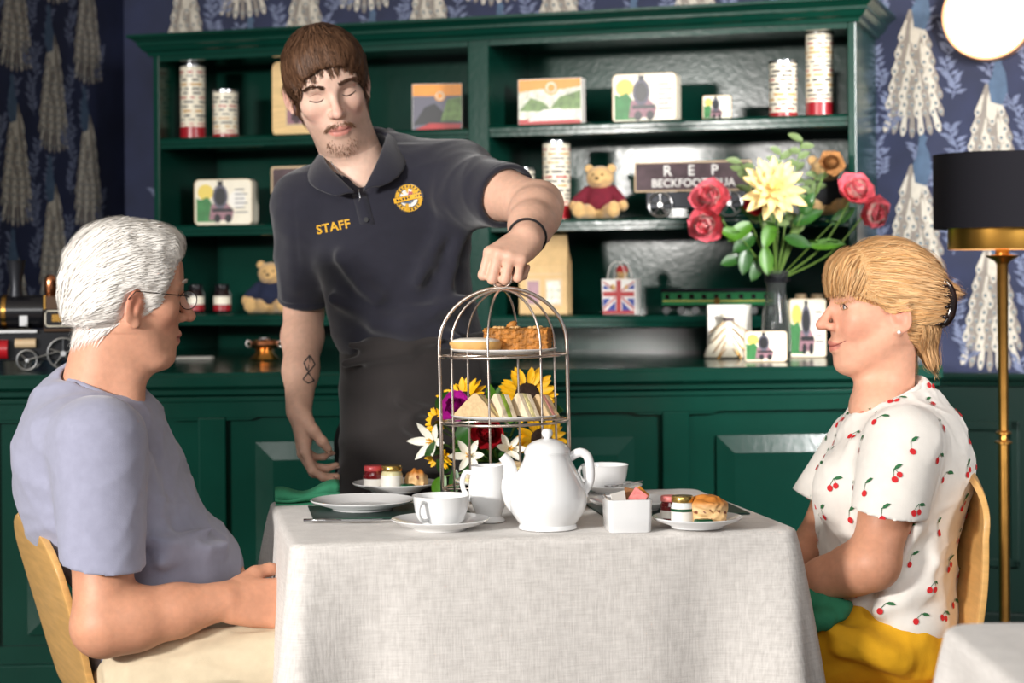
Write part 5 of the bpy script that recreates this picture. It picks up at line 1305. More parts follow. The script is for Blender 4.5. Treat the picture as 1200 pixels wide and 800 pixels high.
def bloom(root, base, c, d, kind, R, rnd):
    """add one flower head to root: c = centre (world), d = facing"""
    L0 = Matrix.Translation(-Vector(root.location)); M = L0 @ face_matrix(c, d)
    def ring(n, me, tilt, r0, z, name='petal', jit=.12, ph=0.0, sc=1.0):
        for k in range(n):
            a = 2 * math.pi * k / n + ph + rnd.uniform(-jit, jit)
            put(root, name, me, M @ Matrix.Rotation(a, 4, 'Z') @ Matrix.Translation((r0, 0, z)) @ Matrix.Rotation(-math.radians(tilt + rnd.uniform(-8, 8)), 4, 'Y') @ Matrix.Scale(sc * rnd.uniform(.9, 1.08), 4))
    if kind == 'sun':
        me = pet(('sun', R), M_SUNP, R * .62, R * .15, .3, .05)
        ring(17, me, 6, R * .38, -.002); ring(15, me, 20, R * .36, .001, ph=.2, sc=.92)
        b = MB(); b.lathe([(R * .42, -.006), (R * .44, 0), (R * .36, .006), (R * .15, .004), (0, .003)], 24); o = b.build('seed_disc', M_SUNC, root, smooth=True); o.matrix_local = M
    elif kind == 'dahlia':
        me = pet(('dah', R), M_DAHL, R, R * .19, .5, .10)
        ring(13, me, 4, .004, -.004); ring(12, me, 20, .003, 0, ph=.25, sc=.86); ring(10, me, 38, .002, .004, ph=.1, sc=.66); ring(8, me, 60, .002, .006, sc=.48)
    elif kind in ('peony', 'rose', 'mag', 'dry'):
        mA, mB_ = {'peony': (M_PEO, M_PEO2), 'rose': (M_ROSE, M_ROSE), 'mag': (M_MAG, M_MAG), 'dry': (M_DRY, M_DRY)}[kind]
        a_ = pet((kind, R, 1), mA, R * .98, R * .60, .45, .30, .2); b_ = pet((kind, R, 2), mB_, R * .80, R * .52, .5, .45, .2)
        ring(9, a_, 16, .002, -.004, jit=.3); ring(8, b_, 40, .003, 0, ph=.4, jit=.3); ring(8, a_, 58, .004, .002, ph=.1, sc=.9, jit=.35); ring(7, b_, 72, .005, .003, ph=.7, sc=.85, jit=.4); ring(6, a_, 82, .003, .003, sc=.75, jit=.4)
        b = MB(); b.ball((0, 0, R * .3), (R * .35, R * .35, R * .4), 12, 8); o = b.build('heart', mA, root, smooth=True); o.matrix_local = M
    elif kind == 'lily':
        me = pet(('lil', R), M_LILY, R, R * .2, .5, .25); ring(6, me, 26, .003, 0)
        for k in range(5):
            b = MB(); b.tube([(0, 0, 0), (R * .12 * math.cos(k * 1.256), R * .12 * math.sin(k * 1.256), R * .45)], [.0008, .0014], 5); o = b.build('stamen', M_SUNP, root); o.matrix_local = M
def stem(root, a, b_, r=.0025, bend=(0, 0, 0), m_=None):
    a, b_ = Vector(a) - Vector(root.location), Vector(b_) - Vector(root.location); mid = (a + b_) / 2 + Vector(bend)
    mb = MB(); mb.tube(smooth_path([a, mid, b_], 6), r, 7); mb.build('stem', m_ or M_STEM, root, smooth=True)
def leaf(root, at, d, L, W, m_, up=(0, 0, 1), curl=-.15):
    me = pet(('leaf', round(L, 4), round(W, 4), m_.name, curl), m_, L, W, .25, curl, .6)
    d = Vector(d).normalized(); u = Vector(up); y = u.cross(d)
    if y.length < 1e-4: y = Vector((1, 0, 0)).cross(d)
    y.normalize(); z = d.cross(y).normalized()
    M = Matrix((d, y, z)).transposed().to_4x4(); M.translation = Vector(at) - Vector(root.location)
    put(root, 'leaf', me, M)
rnd = random.Random(12)
CAMD = Vector((0, -1, 0.12))
# -- table bouquet behind the cake stand
vb = T(585, 577); dv = vb.y; mv = dv / F
tz = thing('flower_pot', 'small dark pot of the bouquet behind the cake stand', 'pot', (vb.x, vb.y, vb.z))
b = MB(); b.lathe([(.030, 0), (.034, .004), (.040, .05), (.043, .058), (.039, .058), (.036, .05), (0, .045)], 30); b.build('pot_body', M_MAT, tz, smooth=True, angle=40)
b = MB(); b.lathe([(.0425, .050), (.0445, .052), (.0445, .060), (.0425, .061)], 30, closed=True); b.build('rim', M_MAT, tz, smooth=True, angle=40)
def cut_flower(name, label, cat, head, d, R, kind, origin, grp, lean=(0, 0, 0), leaves=0, lm=None):
    t = thing(name, label, cat, tuple(origin), 0, grp)
    bloom(t, origin, head, d, kind, R, rnd)
    stem(t, origin, Vector(head) - Vector(d).normalized() * .006, .0024, lean)
    for k in range(leaves):
        f = .35 + .5 * (k + .5) / leaves; at = Vector(origin).lerp(Vector(head), f) + Vector(lean) * (1 - abs(2 * f - 1))
        leaf(t, at, Vector((rnd.choice((-1, 1)) * rnd.uniform(.6, 1), rnd.uniform(-.8, 0), rnd.uniform(.1, .7))), .05, .014, lm or M_LEAF)
    return t
oB = Vector((vb.x, vb.y, vb.z + .052)); gB = 'flowers of the table bouquet'
def hp(px, py, dd=0.0): return P(px, py, dv + dd)
cut_flower('sunflower', 'yellow sunflower peeping above the sandwich triangles', 'flower', hp(618, 463, -.02), (.05, -1, .35), 36 * mv, 'sun', oB, gB)
cut_flower('sunflower', 'yellow sunflower behind the teapot lid', 'flower', hp(634, 515, -.03), (.35, -1, .1), 32 * mv, 'sun', oB, gB, leaves=1)
cut_flower('sunflower', 'yellow sunflower half turned away behind the magenta bloom', 'flower', hp(540, 470, .02), (-.45, -.6, .7), 34 * mv, 'sun', oB, gB)
cut_flower('sunflower', 'small yellow sunflower next to the waiter\'s apron', 'flower', hp(512, 494, .02), (-.8, -.6, .3), 20 * mv, 'sun', oB, gB)
cut_flower('sunflower', 'drooping yellow sunflower under the white lily', 'flower', hp(514, 535, -.01), (-.5, -.8, -.5), 19 * mv, 'sun', oB, gB)
cut_flower('carnation', 'magenta carnation beside the left wire of the stand', 'flower', hp(536, 478, -.04), (-.3, -1, .3), 20 * mv, 'mag', oB, gB)
cut_flower('rose', 'deep red rose under the sandwich plate', 'flower', hp(572, 508, -.05), (-.1, -1, .2), 23 * mv, 'rose', oB, gB, leaves=2)
cut_flower('lily', 'white lily at the edge of bouquet by the apron', 'flower', hp(508, 517, -.02), (-.6, -1, .1), 27 * mv, 'lily', oB, gB)
cut_flower('lily', 'white lily under the red rose', 'flower', hp(550, 534, -.06), (-.1, -1, .2), 25 * mv, 'lily', oB, gB, leaves=2)
cut_flower('lily', 'pale lily beside the teapot knob', 'flower', hp(597, 526, -.06), (.2, -1, .2), 22 * mv, 'lily', oB, gB, leaves=1)
fol = thing('foliage_sprig', 'green foliage filling the bouquet behind the cake stand', 'foliage', tuple(oB), 0, gB)
for k in range(46):
    px, py = rnd.uniform(512, 645), rnd.uniform(470, 568); e = hp(px, py, rnd.uniform(-.02, .04)); stem(fol, oB, e, .0012) if k % 3 == 0 else None
    leaf(fol, e, Vector((rnd.uniform(-1, 1), rnd.uniform(-1, -.2), rnd.uniform(-.3, 1))), rnd.choice((.04, .05, .06)), .014, rnd.choice((M_LEAF, M_LEAF2, M_LEAF)), up=(rnd.uniform(-.5, .5), -1, .4))
leaf(fol, hp(520, 556, -.06), (-.25, -.2, -1), .05, .011, M_LEAF2, up=(0, -1, .2)); leaf(fol, hp(533, 550, -.06), (-.05, -.2, -1), .05, .011, M_LEAF, up=(0, -1, .2))

# -- big vase on the counter
pv = PZ(912, 421, zc); dv2 = pv.y + .03; m2 = dv2 / F
vase = thing('vase', 'tall smoked glass vase with black ribbon on the counter', 'vase', (pv.x, dv2, zc + .0012))
def vz(py): return (421 - py) * m2
b = MB(); b.lathe([(15 * m2, 0), (17 * m2, vz(419)), (17.5 * m2, vz(395)), (16 * m2, vz(370)), (12 * m2, vz(348)), (11 * m2, vz(338)), (14 * m2, vz(324)), (15.5 * m2, vz(318)), (14.8 * m2, vz(318)), (10.2 * m2, vz(338)), (11 * m2, vz(348)), (15 * m2, vz(370)), (16.5 * m2, vz(395)), (15.5 * m2, vz(412)), (0, vz(413))], 36); b.build('glass', M_VASE, vase, smooth=True, angle=60)
b = MB(); b.lathe([(12.5 * m2, vz(332)), (13.5 * m2, vz(330)), (13.5 * m2, vz(324)), (14.6 * m2, vz(322))], 28, closed=True); b.build('ribbon', M_RIBBON, vase, smooth=True)
for q in (-1, 1):
    b = MB(); b.tube([(q * 2 * m2, -14 * m2, vz(327)), (q * 12 * m2, -17 * m2, vz(320)), (q * 14 * m2, -17 * m2, vz(330)), (q * 2 * m2, -14.5 * m2, vz(328))], [.002, .006, .006, .002], 6, flat=.3); b.build('bow_loop', M_RIBBON, vase, smooth=True)
oV = Vector((pv.x, dv2, zc + vz(330))); gV = 'flowers in the tall vase'
def hv(px, py, dd=0.0): return P(px, py, dv2 + dd)
cut_flower('dahlia', 'large cream dahlia in the middle of the vase', 'flower', hv(906, 222, -.07), (0, -1, .25), 39 * m2, 'dahlia', oV, gV, leaves=1, lm=M_LEAF2)
cut_flower('peony', 'coral pink peony beside the lettered sign board', 'flower', hv(834, 236, -.05), (-.4, -1, .4), 27 * m2, 'peony', oV, gV, (-.03, 0, .02), leaves=2, lm=M_LEAF2)
cut_flower('peony', 'coral pink peony hanging lowest on the sign side', 'flower', hv(828, 260, -.06), (-.3, -1, -.3), 25 * m2, 'peony', oV, gV, (-.03, 0, .03), leaves=1, lm=M_LEAF2)
cut_flower('peony', 'coral pink peony opening upwards by the dresser end', 'flower', hv(1000, 228, -.05), (.2, -1, .5), 25 * m2, 'peony', oV, gV, (.02, 0, -.02), leaves=2, lm=M_LEAF2)
cut_flower('peony', 'coral pink peony drooping above the woman\'s head', 'flower', hv(1019, 246, -.06), (.5, -1, -.3), 22 * m2, 'peony', oV, gV, (.02, 0, -.02), leaves=1, lm=M_LEAF2)
cut_flower('dried_bloom', 'brown dried bloom above the cream dahlia', 'flower', hv(972, 193, .0), (.2, -1, .3), 17 * m2, 'dry', oV, gV)
cut_flower('small_rose', 'small orange red rose tucked under the dahlia', 'flower', hv(886, 240, -.04), (-.3, -1, .0), 14 * m2, 'rose', oV, gV, leaves=1)
eu = 0
for (px, py, lab) in ((868, 190, 'eucalyptus stem leaning over the sign board'), (940, 165, 'tallest eucalyptus stem beside the brown dried bloom'), (915, 180, 'eucalyptus stem rising straight behind the dahlia'), (958, 205, 'eucalyptus stem leaning to the dresser end')):
    t = thing('eucalyptus_stem', lab, 'foliage', tuple(oV), 0, gV); e = hv(px, py, .02)
    stem(t, oV, e, .0018, (0, 0, .02)); d_ = (e - oV)
    for k in range(14):
        f = .4 + .6 * k / 13; at = oV.lerp(e, f) + Vector((0, 0, .02)) * (1 - abs(2 * f - 1)); s_ = -1 if k % 2 else 1
        leaf(t, at, Vector((s_ * rnd.uniform(.5, 1), rnd.uniform(-.7, .3), rnd.uniform(.0, .6))), rnd.choice((.028, .034, .040)), .011, M_EUC, up=(0, -1, .5))
grn = thing('leaf_spray', 'spray of broad bright green leaves spilling from the vase', 'foliage', tuple(oV), 0, gV)
for (px, py, dx, dz, L, W, mm) in ((880, 262, -.6, -.4, .075, .022, M_LEAF2), (884, 275, -.8, -.6, .07, .022, M_LEAF), (876, 290, -.2, -1, .07, .02, M_LEAF), (896, 290, .1, -1, .07, .02, M_LEAF2), (870, 300, -.9, -.3, .06, .018, M_LEAF), (950, 288, 1, .1, .085, .016, M_LEAF2), (975, 262, .8, .6, .07, .018, M_LEAF), (930, 262, .6, .3, .08, .02, M_LEAF), (905, 262, -.2, -.5, .07, .02, M_LEAF2), (920, 278, .6, -.2, .07, .018, M_LEAF), (868, 278, -.5, .2, .06, .018, M_LEAF2), (892, 304, -.5, -1, .06, .018, M_LEAF), (940, 250, .3, .6, .06, .018, M_LEAF), (890, 255, -.7, .4, .06, .018, M_LEAF)):
    e = hv(px, py, -.03 + rnd.uniform(-.02, .03)); stem(grn, oV, e, .0014); leaf(grn, e, (dx, -.25, dz), L, W, mm, up=(0, -1, .35))
# ================================================================== people: builders
M_SKIN = mat('skin', (225, 180, 155), rough=0.5, sss=0.18, attr='tint', var=0.06, vscale=90, bump=0.12, bscale=500)
M_HAIR = mat('hair', (200, 200, 200), rough=0.55, attr='tint', spec=0.35)
M_EYEBALL = mat('eyeball', (240, 236, 230), rough=0.08, attr='tint', coat=0.6)
M_LASH = mat('dark lashes', (40, 28, 24), rough=0.6)

def surf(S, px, py, d0, d1, n=400):
    """first point of the body surface under a pixel, and its outward normal"""
    ds = np.linspace(d0, d1, n); ps = np.array([P(px, py, d) for d in ds]); f = S.sample(ps)
    i = np.argmax(f < 0)
    p = ps[i]; return p, S.grad(p[None])[0]
def add_head(S, ear=(-.014, -.006), ear_sc=1.0, nose_len=1.0, jaw=1.0, smile=0.0, ear_out=0.0):
    S.ell((-.012, 0, .035), (.098, .077, .092), .0)
    S.ell((.035, 0, -.02), (.056, .060 * (.5 + .5 * jaw), .090), .03)
    S.ell((.060, 0, .052), (.027, .054, .036), .03)
    for q in (-1, 1):
        S.cap((-.004, q * .056 * jaw, -.042), (.060, q * .022 * jaw, -.098), .020, .017, .03)
        S.ell((.054, q * .044, -.016), (.026, .021, .022), .022)
        if smile: S.ell((.066, q * .036, -.034), (.020, .017, .017), .014)
        S.cap((.083, q * .012, .031), (.074, q * .046, .033), .009, .0075, .014)
        S.ell((.103, q * .032, .011), (.021, .0185, .0125), .013, 's')
        S.ell((.0665, q * .032, .011), (.0142, .0165, .0125), .005)
    S.ell((.074, 0, -.101), (.019, .022, .016), .02)
    S.ell((.068, 0, -.062), (.026, .033, .030), .025)
    nl = nose_len
    S.cap((.085, 0, .024), (.090 + .021 * nl, 0, -.018), .0075, .0095, .012)
    S.ell((.092 + .021 * nl, 0, -.023), (.0125, .0115, .0098), .008)
    for q in (-1, 1):
        S.ell((.098, q * .0120, -.027), (.0120, .0070, .0085), .006)
        S.ell((.103, q * .0065, -.0345), (.0045, .0032, .003), .003, 's')
    up = .004 * smile
    S.chain([(.084, -.026, -.061 + up), (.0945, -.012, -.0580), (.0965, 0, -.0590), (.0945, .012, -.0580), (.084, .026, -.061 + up)], [.0035, .0062, .0058, .0062, .0035], .006)
    S.chain([(.083, -.024, -.066 + up), (.0925, -.010, -.0700), (.0940, 0, -.0705), (.0925, .010, -.0700), (.083, .024, -.066 + up)], [.0035, .0068, .0072, .0068, .0035], .006)
    S.chain([(.089, -.026, -.0635 + up * 1.2), (.1015, -.010, -.0645), (.1030, 0, -.0648), (.1015, .010, -.0645), (.089, .026, -.0635 + up * 1.2)], [.0012] * 5, .0035, 's')
    ex, ez = ear
    for q in (-1, 1):
        Rr = rot3(0, 10, q * -24)
        S.ell((ex, q * (.080 + ear_out), ez), (.0185 * ear_sc, .0065, .031 * ear_sc), .006, R=Rr)
        S.ell((ex + .004, q * (.0875 + ear_out), ez + .003), (.0095 * ear_sc, .006, .019 * ear_sc), .004, 's', R=Rr)
        S.ell((ex + .006, q * (.081 + ear_out), ez - .004), (.006, .0045, .010), .004, R=Rr)
        S.ell((ex + .006, q * (.079 + ear_out * .5), ez - .028 * ear_sc), (.009, .0052, .009), .005)
def head_color(S, base, lip, flush, brow=None, stubble=None, extra=None):
    R, T_, sc = S.R.copy(), S.T.copy(), S.sc
    def fn(v):
        l = (v - T_) @ R / sc; x, y, z = l.T
        c = np.tile(base, (len(v), 1))
        def mixin(mask, colr): nonlocal c; m_ = np.clip(mask, 0, 1)[:, None]; c = c * (1 - m_) + np.asarray(colr) * m_
        g = lambda cx, cy, cz, s_: np.exp(-(((x - cx) ** 2 + (np.abs(y) - cy) ** 2 + (z - cz) ** 2) / s_ ** 2))
        mixin(.55 * g(.065, .040, -.030, .026), flush); mixin(.5 * g(.115, 0, -.022, .020), flush); mixin(.6 * g(-.012, .084, -.006, .030), flush)
        if stubble is not None:
            mk = ((x > .03) & (z < -.045)).astype(float) * np.clip((-z - .045) / .02, 0, 1) * .45; mixin(mk * (z > -.125), stubble)
        le = ((y / .0255) ** 2 + ((z + .0640) / .0105) ** 2)
        mixin(np.where((x > .075), np.clip((1.15 - le) * 4, 0, 1), 0) * .9, lip)
        mixin(np.where((x > .078) & (np.abs(y) < .027), np.exp(-((z + .0645 - np.abs(y) * .06) / .0014) ** 2), 0) * .8, lip * .35)
        if extra is not None: c = extra(l, c)
        return c
    return fn
def eyeballs(S, parent, gaze=(1, 0, 0), iris=(96, 120, 130), both=True, sides=(-1, 1), out=0.0):
    R, T_, sc = S.R, S.T, S.sc; Lo = np.array(parent.location)
    for q in sides:
        b = MB(); b.ball((0, 0, 0), .0128 * sc, 28, 18); o = b.build('eye', M_EYEBALL, parent, smooth=True, fix=True)
        g = np.array([gaze[0], gaze[1], gaze[2]], float); g /= np.linalg.norm(g); gw = R @ g
        v = np.array([vv.co for vv in o.data.vertices]); n = v / np.linalg.norm(v, axis=1, keepdims=True); ang = np.arccos(np.clip(n @ gw, -1, 1))
        c = np.where((ang < .22)[:, None], lin(14, 12, 12), np.where((ang < .48)[:, None], lin(*iris), lin(232, 224, 216)))
        vcol(o.data, c); o.location = T_ + R @ (np.array((.0690 + out, q * .032, .011)) * sc) - Lo
def snap(S, p, lift=0.0):
    """frame-local point moved onto the surface (world result)"""
    q = np.array(S.w(p))[None]
    for _ in range(4): q = q - S.grad(q) * S.sample(q)[:, None]
    return q[0] + S.grad(q)[0] * lift
def skin_tube(S, parent, name, m_, pts, rad, lift=.0004, n=6):
    pp = smooth_path([Vector(p) for p in pts], 4); k = len(pp); rr = np.interp(np.linspace(0, len(rad) - 1, k), range(len(rad)), rad)
    b = MB(); b.tube([Vector(snap(S, p, lift)) - Vector(parent.location) for p in pp], [r * S.sc for r in rr], n); return b.build(name, m_, parent, smooth=True)
def local_tube(S, parent, name, m_, pts, rad, lift=0.0, n=6, flat=1.0):
    b = MB(); b.tube([Vector(S.w(p)) - Vector(parent.location) for p in pts], [r * S.sc for r in rad], n, flat=flat); return b.build(name, m_, parent, smooth=True)

def strands(HV, PF, n, flow, length, width, col, seed, keep=None, K=7, lift=.0012, jitter=.18, frame=None, vcolr=.22, wild=0.0):
    """ribbons of hair that start on the hair volume HV and slide over the field PF"""
    rs = np.random.RandomState(seed); v, f = HV.net(); c = v[f].mean(1)
    T_, R, sc = frame
    loc = (c - T_) @ R / sc
    if keep is not None: c = c[keep(loc)]
    p = c[rs.randint(0, len(c), n)] + rs.normal(0, .0012, (n, 3))
    L = length * rs.uniform(.6, 1.15, n) if np.isscalar(length) else length((p - T_) @ R / sc) * rs.uniform(.7, 1.15, n)
    jit = rs.normal(0, jitter, (n, 3)); lf = lift + rs.uniform(0, .0025, n) + wild * rs.rand(n) ** 4
    pts = []; sides = []
    for k in range(K):
        nr = PF.grad(p)
        p = p - nr * np.clip(PF.sample(p) - lf * (1 if k else 0), -.004, .004)[:, None]
        fl = flow((p - T_) @ R / sc, p) @ R.T if False else (R @ flow((p - T_) @ R / sc).T).T
        fl = fl / np.maximum(np.linalg.norm(fl, axis=1, keepdims=True), 1e-6) + jit * (0.6 + .5 * k / K)
        fl = fl - (fl * nr).sum(1, keepdims=True) * nr * .9
        fl /= np.maximum(np.linalg.norm(fl, axis=1, keepdims=True), 1e-6)
        sd = np.cross(fl, nr); sd /= np.maximum(np.linalg.norm(sd, axis=1, keepdims=True), 1e-6)
        pts.append(p.copy()); sides.append(sd)
        p = p + fl * (L / (K - 1))[:, None]
    vs = []; fs = []
    W = width * rs.uniform(.6, 1.3, n)
    for k in range(K):
        w = (W * (.75 if k == 0 else 1.0) * (1 - (k / (K - 1)) ** 2 * .92))[:, None] / 2
        vs.append(pts[k] - sides[k] * w); vs.append(pts[k] + sides[k] * w)
    V = np.concatenate(vs); idx = np.arange(n)
    for k in range(K - 1):
        a, b, c_, d = 2 * k * n + idx, (2 * k + 1) * n + idx, (2 * k + 3) * n + idx, (2 * k + 2) * n + idx
        fs.append(np.stack([a, b, c_, d], 1))
    sh = rs.uniform(1 - vcolr, 1 + vcolr, n)[:, None]
    cc = np.tile(col(pts[0], (pts[0] - T_) @ R / sc, rs) * sh, (2 * K, 1))
    return V, np.concatenate(fs), cc
def multi(name, parts_, material, parent):
    """join (verts, quads, colours) lists into one mesh under parent (world coordinates)"""
    V = np.concatenate([p[0] for p in parts_]); C = np.concatenate([p[2] for p in parts_]); o = 0; Fs = []
    for p in parts_: Fs.append(p[1] + o); o += len(p[0])
    me = mesh_np(name, V, np.concatenate(Fs)); me.materials.append(material); vcol(me, C)
    return link_mesh(name, me, parent, True)
def net_relaxed(S, it=1, relax=.5):
    v, f = S.net()
    for _ in range(it):
        acc = np.zeros_like(v); num = np.zeros(len(v))
        for i in range(4):
            j = (i + 1) % 4
            np.add.at(acc, f[:, i], v[f[:, j]]); np.add.at(num, f[:, i], 1); np.add.at(acc, f[:, j], v[f[:, i]]); np.add.at(num, f[:, j], 1)
        v = v + relax * (acc / np.maximum(num, 1)[:, None] - v)
    return v, f
def add_hand(S, T_, X, Y, left, curl, thumb, sc=1.0, spread=0.0):
    """hand grown from the wrist: X = towards the knuckles, Y = towards the thumb; curl = bends (deg) of the three joints per finger"""
    X = np.array(X, float); X /= np.linalg.norm(X); Y = np.array(Y, float); Y -= X * (X @ Y); Y /= np.linalg.norm(Y)
    Z = np.cross(X, Y) * (-1 if left else 1)
    R = np.stack([X, Y, Z], 1)
    o = (S.T, S.R, S.sc); S.frame(T_, R, sc)
    kn = [(.086, .030, -.002), (.090, .009, .002), (.085, -.012, .0), (.076, -.031, -.005)]
    ln = [(.043, .026, .021), (.047, .030, .022), (.043, .028, .021), (.034, .021, .019)]
    rd = [.0105, .0108, .0102, .0088]
    S.cap((-.01, 0, 0), (.02, 0, -.002), .026, .024, .012, flat=(0, 0, 1), fs=.72)
    for i, k in enumerate(kn):
        S.cap((.012, k[1] * .62, -.004), k, .0165, .0118, .014)
    S.ell((.042, 0, -.008), (.042, .034, .0135), .014)
    S.ell((.032, .026, -.013), (.028, .016, .014), .012)      # ball of the thumb
    tips = []
    for i, k in enumerate(kn):
        p = np.array(k); a = 0; sp = math.radians((1.5 - i) * spread)
        for j in range(3):
            a += math.radians(curl[i][j]); d = np.array([math.cos(a) * math.cos(sp), math.sin(sp), -math.sin(a)])
            q = p + d * ln[i][j]; r0, r1 = rd[i] * (1 - .10 * j), rd[i] * (.92 - .10 * j)
            S.cap(p, q, r0, r1, .0035); S.ell(p, (r0 * 1.06,) * 3, .003)
            p = q
        tips.append((S.w(p), S.R @ d, S.R @ np.array([math.sin(a), 0, math.cos(a)])))
    for a_, b_, ra, rb in zip(thumb[:-1], thumb[1:], (.0155, .0125, .0108), (.0125, .0108, .0088)): S.cap(a_, b_, ra, rb, .006)
    tips.append((S.w(thumb[-1]), S.R @ (np.array(thumb[-1]) - np.array(thumb[-2])), S.R @ np.array([0, .5, .85])))
    S.frame(*o[:2], o[2]) if False else None
    S.T, S.R, S.sc = o
    return tips
def nails(parent, tips, m_, sc=1.0, skip=()):
    for i, (p, d, u) in enumerate(tips):
        if i in skip: continue
        d = Vector(d).normalized(); u = Vector(u); u = (u - d * u.dot(d)).normalized(); y = u.cross(d)
        Rm = Matrix((d, y, u)).transposed()
        b = MB(); b.ball(Vector(p) + u * .0052 * sc + d * .001 - Vector(parent.location), (.0062 * sc, .0045 * sc, .0024 * sc), 10, 6, R=Rm); b.build('fingernail', m_, parent, smooth=True)
M_NAIL = mat('fingernail', (232, 190, 172), rough=.25, coat=.3)
def arm(S, sh, el, wr, r=(.050, .046, .041, .043, .027), k=.02):
    sh, el, wr = [np.array(q, float) for q in (sh, el, wr)]
    m1 = sh + (el - sh) * .5; b1 = el + (wr - el) * .25; b2 = el + (wr - el) * .6
    S.chain([sh, m1, el], [r[0], r[1], r[2]], k); S.chain([el, b1, b2, wr], [r[2], r[3], (r[3] + r[4]) / 2 + .001, r[4]], k)
def folds(amp, seed, scale=(14, 14, 14), dirs=None):
    def fn(x, y, z):
        w = 1.6 * hash_noise(x * scale[0] * .5, y * scale[1] * .5, z * scale[2] * .5, seed + 7)
        r1 = 1 - np.minimum(1, np.abs(hash_noise(x * scale[0] * 1.6 + w, y * scale[1] * 1.6 + w, z * scale[2] * 1.6 - w, seed)) * 1.6)
        r2 = 1 - np.minimum(1, np.abs(hash_noise(x * scale[0] * 3.0 + 2 * w, y * scale[1] * 3.0, z * scale[2] * 3.0 + w, seed + 1)) * 1.6)
        return amp * (.35 * hash_noise(x * scale[0], y * scale[1], z * scale[2], seed + 2) - r1 ** 1.5 - .5 * r2 ** 1.5 + .5)
    return fn
def smin(a, b, k):
    h = np.maximum(k - np.abs(a - b), 0) / k; return np.minimum(a, b) - h * h * k * .25
def sleeve(S, a, b, r0, r1, plane_n, hollow, k=.03, warp=None):
    """short sleeve from a to its hem at b, cut square and hollow at the hem, blended into the garment S"""
    L = S.like(); a, b = np.array(a, float), np.array(b, float); d = (b - a) / np.linalg.norm(b - a)
    L.cap(a, b + d * .03, r0, r1, 0)
    if warp: L.warp(warp)
    L.half(b, plane_n if plane_n is not None else d)
    L.cap(b - d * .035, b + d * .05, hollow, hollow, .004, 's')
    S.d = smin(S.d, L.d, k) if k else np.minimum(S.d, L.d)
M_PLY = mat('beech plywood', (216, 168, 102), rough=.38, var=.12, vscale=10, stretch=(1, 1, 10), coat=.2)
M_LEGMETAL = mat('grey steel leg', (150, 150, 152), rough=.3, metal=1.0)
def shell_chair(label, prof, y_c, width, yaw, pivot, dish=.030):
    """bent plywood chair: prof = world (x, z) of its centre line from seat front to the top of the back; faces +x or -x"""
    root = thing('plywood_chair', label, 'chair', (pivot[0], pivot[1], 0), yaw, 'bentwood chairs at the tea table')
    path = smooth_path([(x - pivot[0], 0, z) for x, z in prof], 6); n = len(path); ny = 18; L = [0]
    for i in range(1, n): L.append(L[-1] + (path[i] - path[i - 1]).length)
    tot = L[-1]; vs = []; fs = []; fwd = 1 if prof[0][0] > prof[-1][0] else -1
    for i in range(n):
        t = L[i] / tot; hw_ = width / 2
        e = 1 - t
        if e < .16: hw_ *= math.sqrt(max(0.02, 1 - ((.16 - e) / .165) ** 2.6))
        if t < .10: hw_ *= math.sqrt(max(.05, 1 - ((.10 - t) / .105) ** 3))
        waist = math.exp(-((t - .52) / .12) ** 2); hw_ *= 1 - .10 * waist
        tg = (path[min(i + 1, n - 1)] - path[max(i - 1, 0)]).normalized(); nr = Vector((-tg.z, 0, tg.x)) * (1 if fwd < 0 else 1)
        for j in range(ny + 1):
            s_ = j / ny * 2 - 1; back = max(0, min(1, (t - .5) * 3))
            vs.append((path[i].x + fwd * dish * back * s_ * s_, hw_ * s_, path[i].z + .012 * (1 - back) * (s_ * s_) * (1 - t)))
    for i in range(n - 1):
        for j in range(ny): a = i * (ny + 1) + j; fs.append((a, a + 1, a + ny + 2, a + ny + 1))
    b = MB(); b.add(vs, fs); o = b.build('seat_shell', M_PLY, root, smooth=True); sd = o.modifiers.new('ply', 'SOLIDIFY'); sd.thickness = .011; sd.offset = 0
    bv = o.modifiers.new('soft', 'BEVEL'); bv.width = .003; bv.segments = 2; bv.limit_method = 'ANGLE'
    xs_ = [p.x for p in path[: n // 2]]; zs = path[n // 6].z
    for sx in (min(xs_) * .2 + max(xs_) * .8, min(xs_) * .75 + max(xs_) * .25):
        for sy in (-1, 1):
            cx_ = (min(xs_) + max(xs_)) / 2
            b = MB(); b.tube([(cx_ + (sx - cx_) * .6, sy * width * .25, zs - .012), (sx, sy * width * .42, zs - .05), (cx_ + (sx - cx_) * 1.25, sy * width * .5, .002)], .0095, 12); b.build('leg', M_LEGMETAL, root, smooth=True)
    return root
# ================================================================== the old man
dM = 3.24; mM = dM / F
feet = P(150, 800, dM)
man = thing('person', 'person with short white hair in lavender T-shirt and beige trousers, seated, hands in lap', 'person', (feet.x, feet.y, 0))
YW = math.radians(25)
Rm_ = np.array(Matrix.Rotation(YW, 3, 'Z') @ Matrix.Rotation(math.radians(7), 3, 'Y'))
hT = np.array(P(151, 348, dM)); 
HS = SDF(hT - np.array((.17, .16, .30)), hT + np.array((.18, .17, .17)), .0022)
HS.frame(hT, Rm_, .95)
add_head(HS, ear=(-.008, -.018), ear_sc=1.05, nose_len=1.1)
HS.cap((.066, 0, -.102), (.010, 0, -.125), .018, .030, .03)                 # soft chin line into the neck
fr = (HS.T.copy(), HS.R.copy(), HS.sc)
HS.frame()
nk0, nk1 = np.array(P(128, 390, dM)), np.array(P(112, 470, dM + .02))
HS.cap(nk0, nk1, .056, .066, .03); HS.cap(P(152, 445, dM), P(142, 490, dM), .024, .045, .03)
HS.frame(*fr)
base_m = lin(214, 158, 130)
colM = head_color(HS, base_m, lin(186, 112, 100), lin(206, 122, 98))
BS = SDF((-.92, 2.93, .40), (-.33, 3.62, 1.10), .0034)
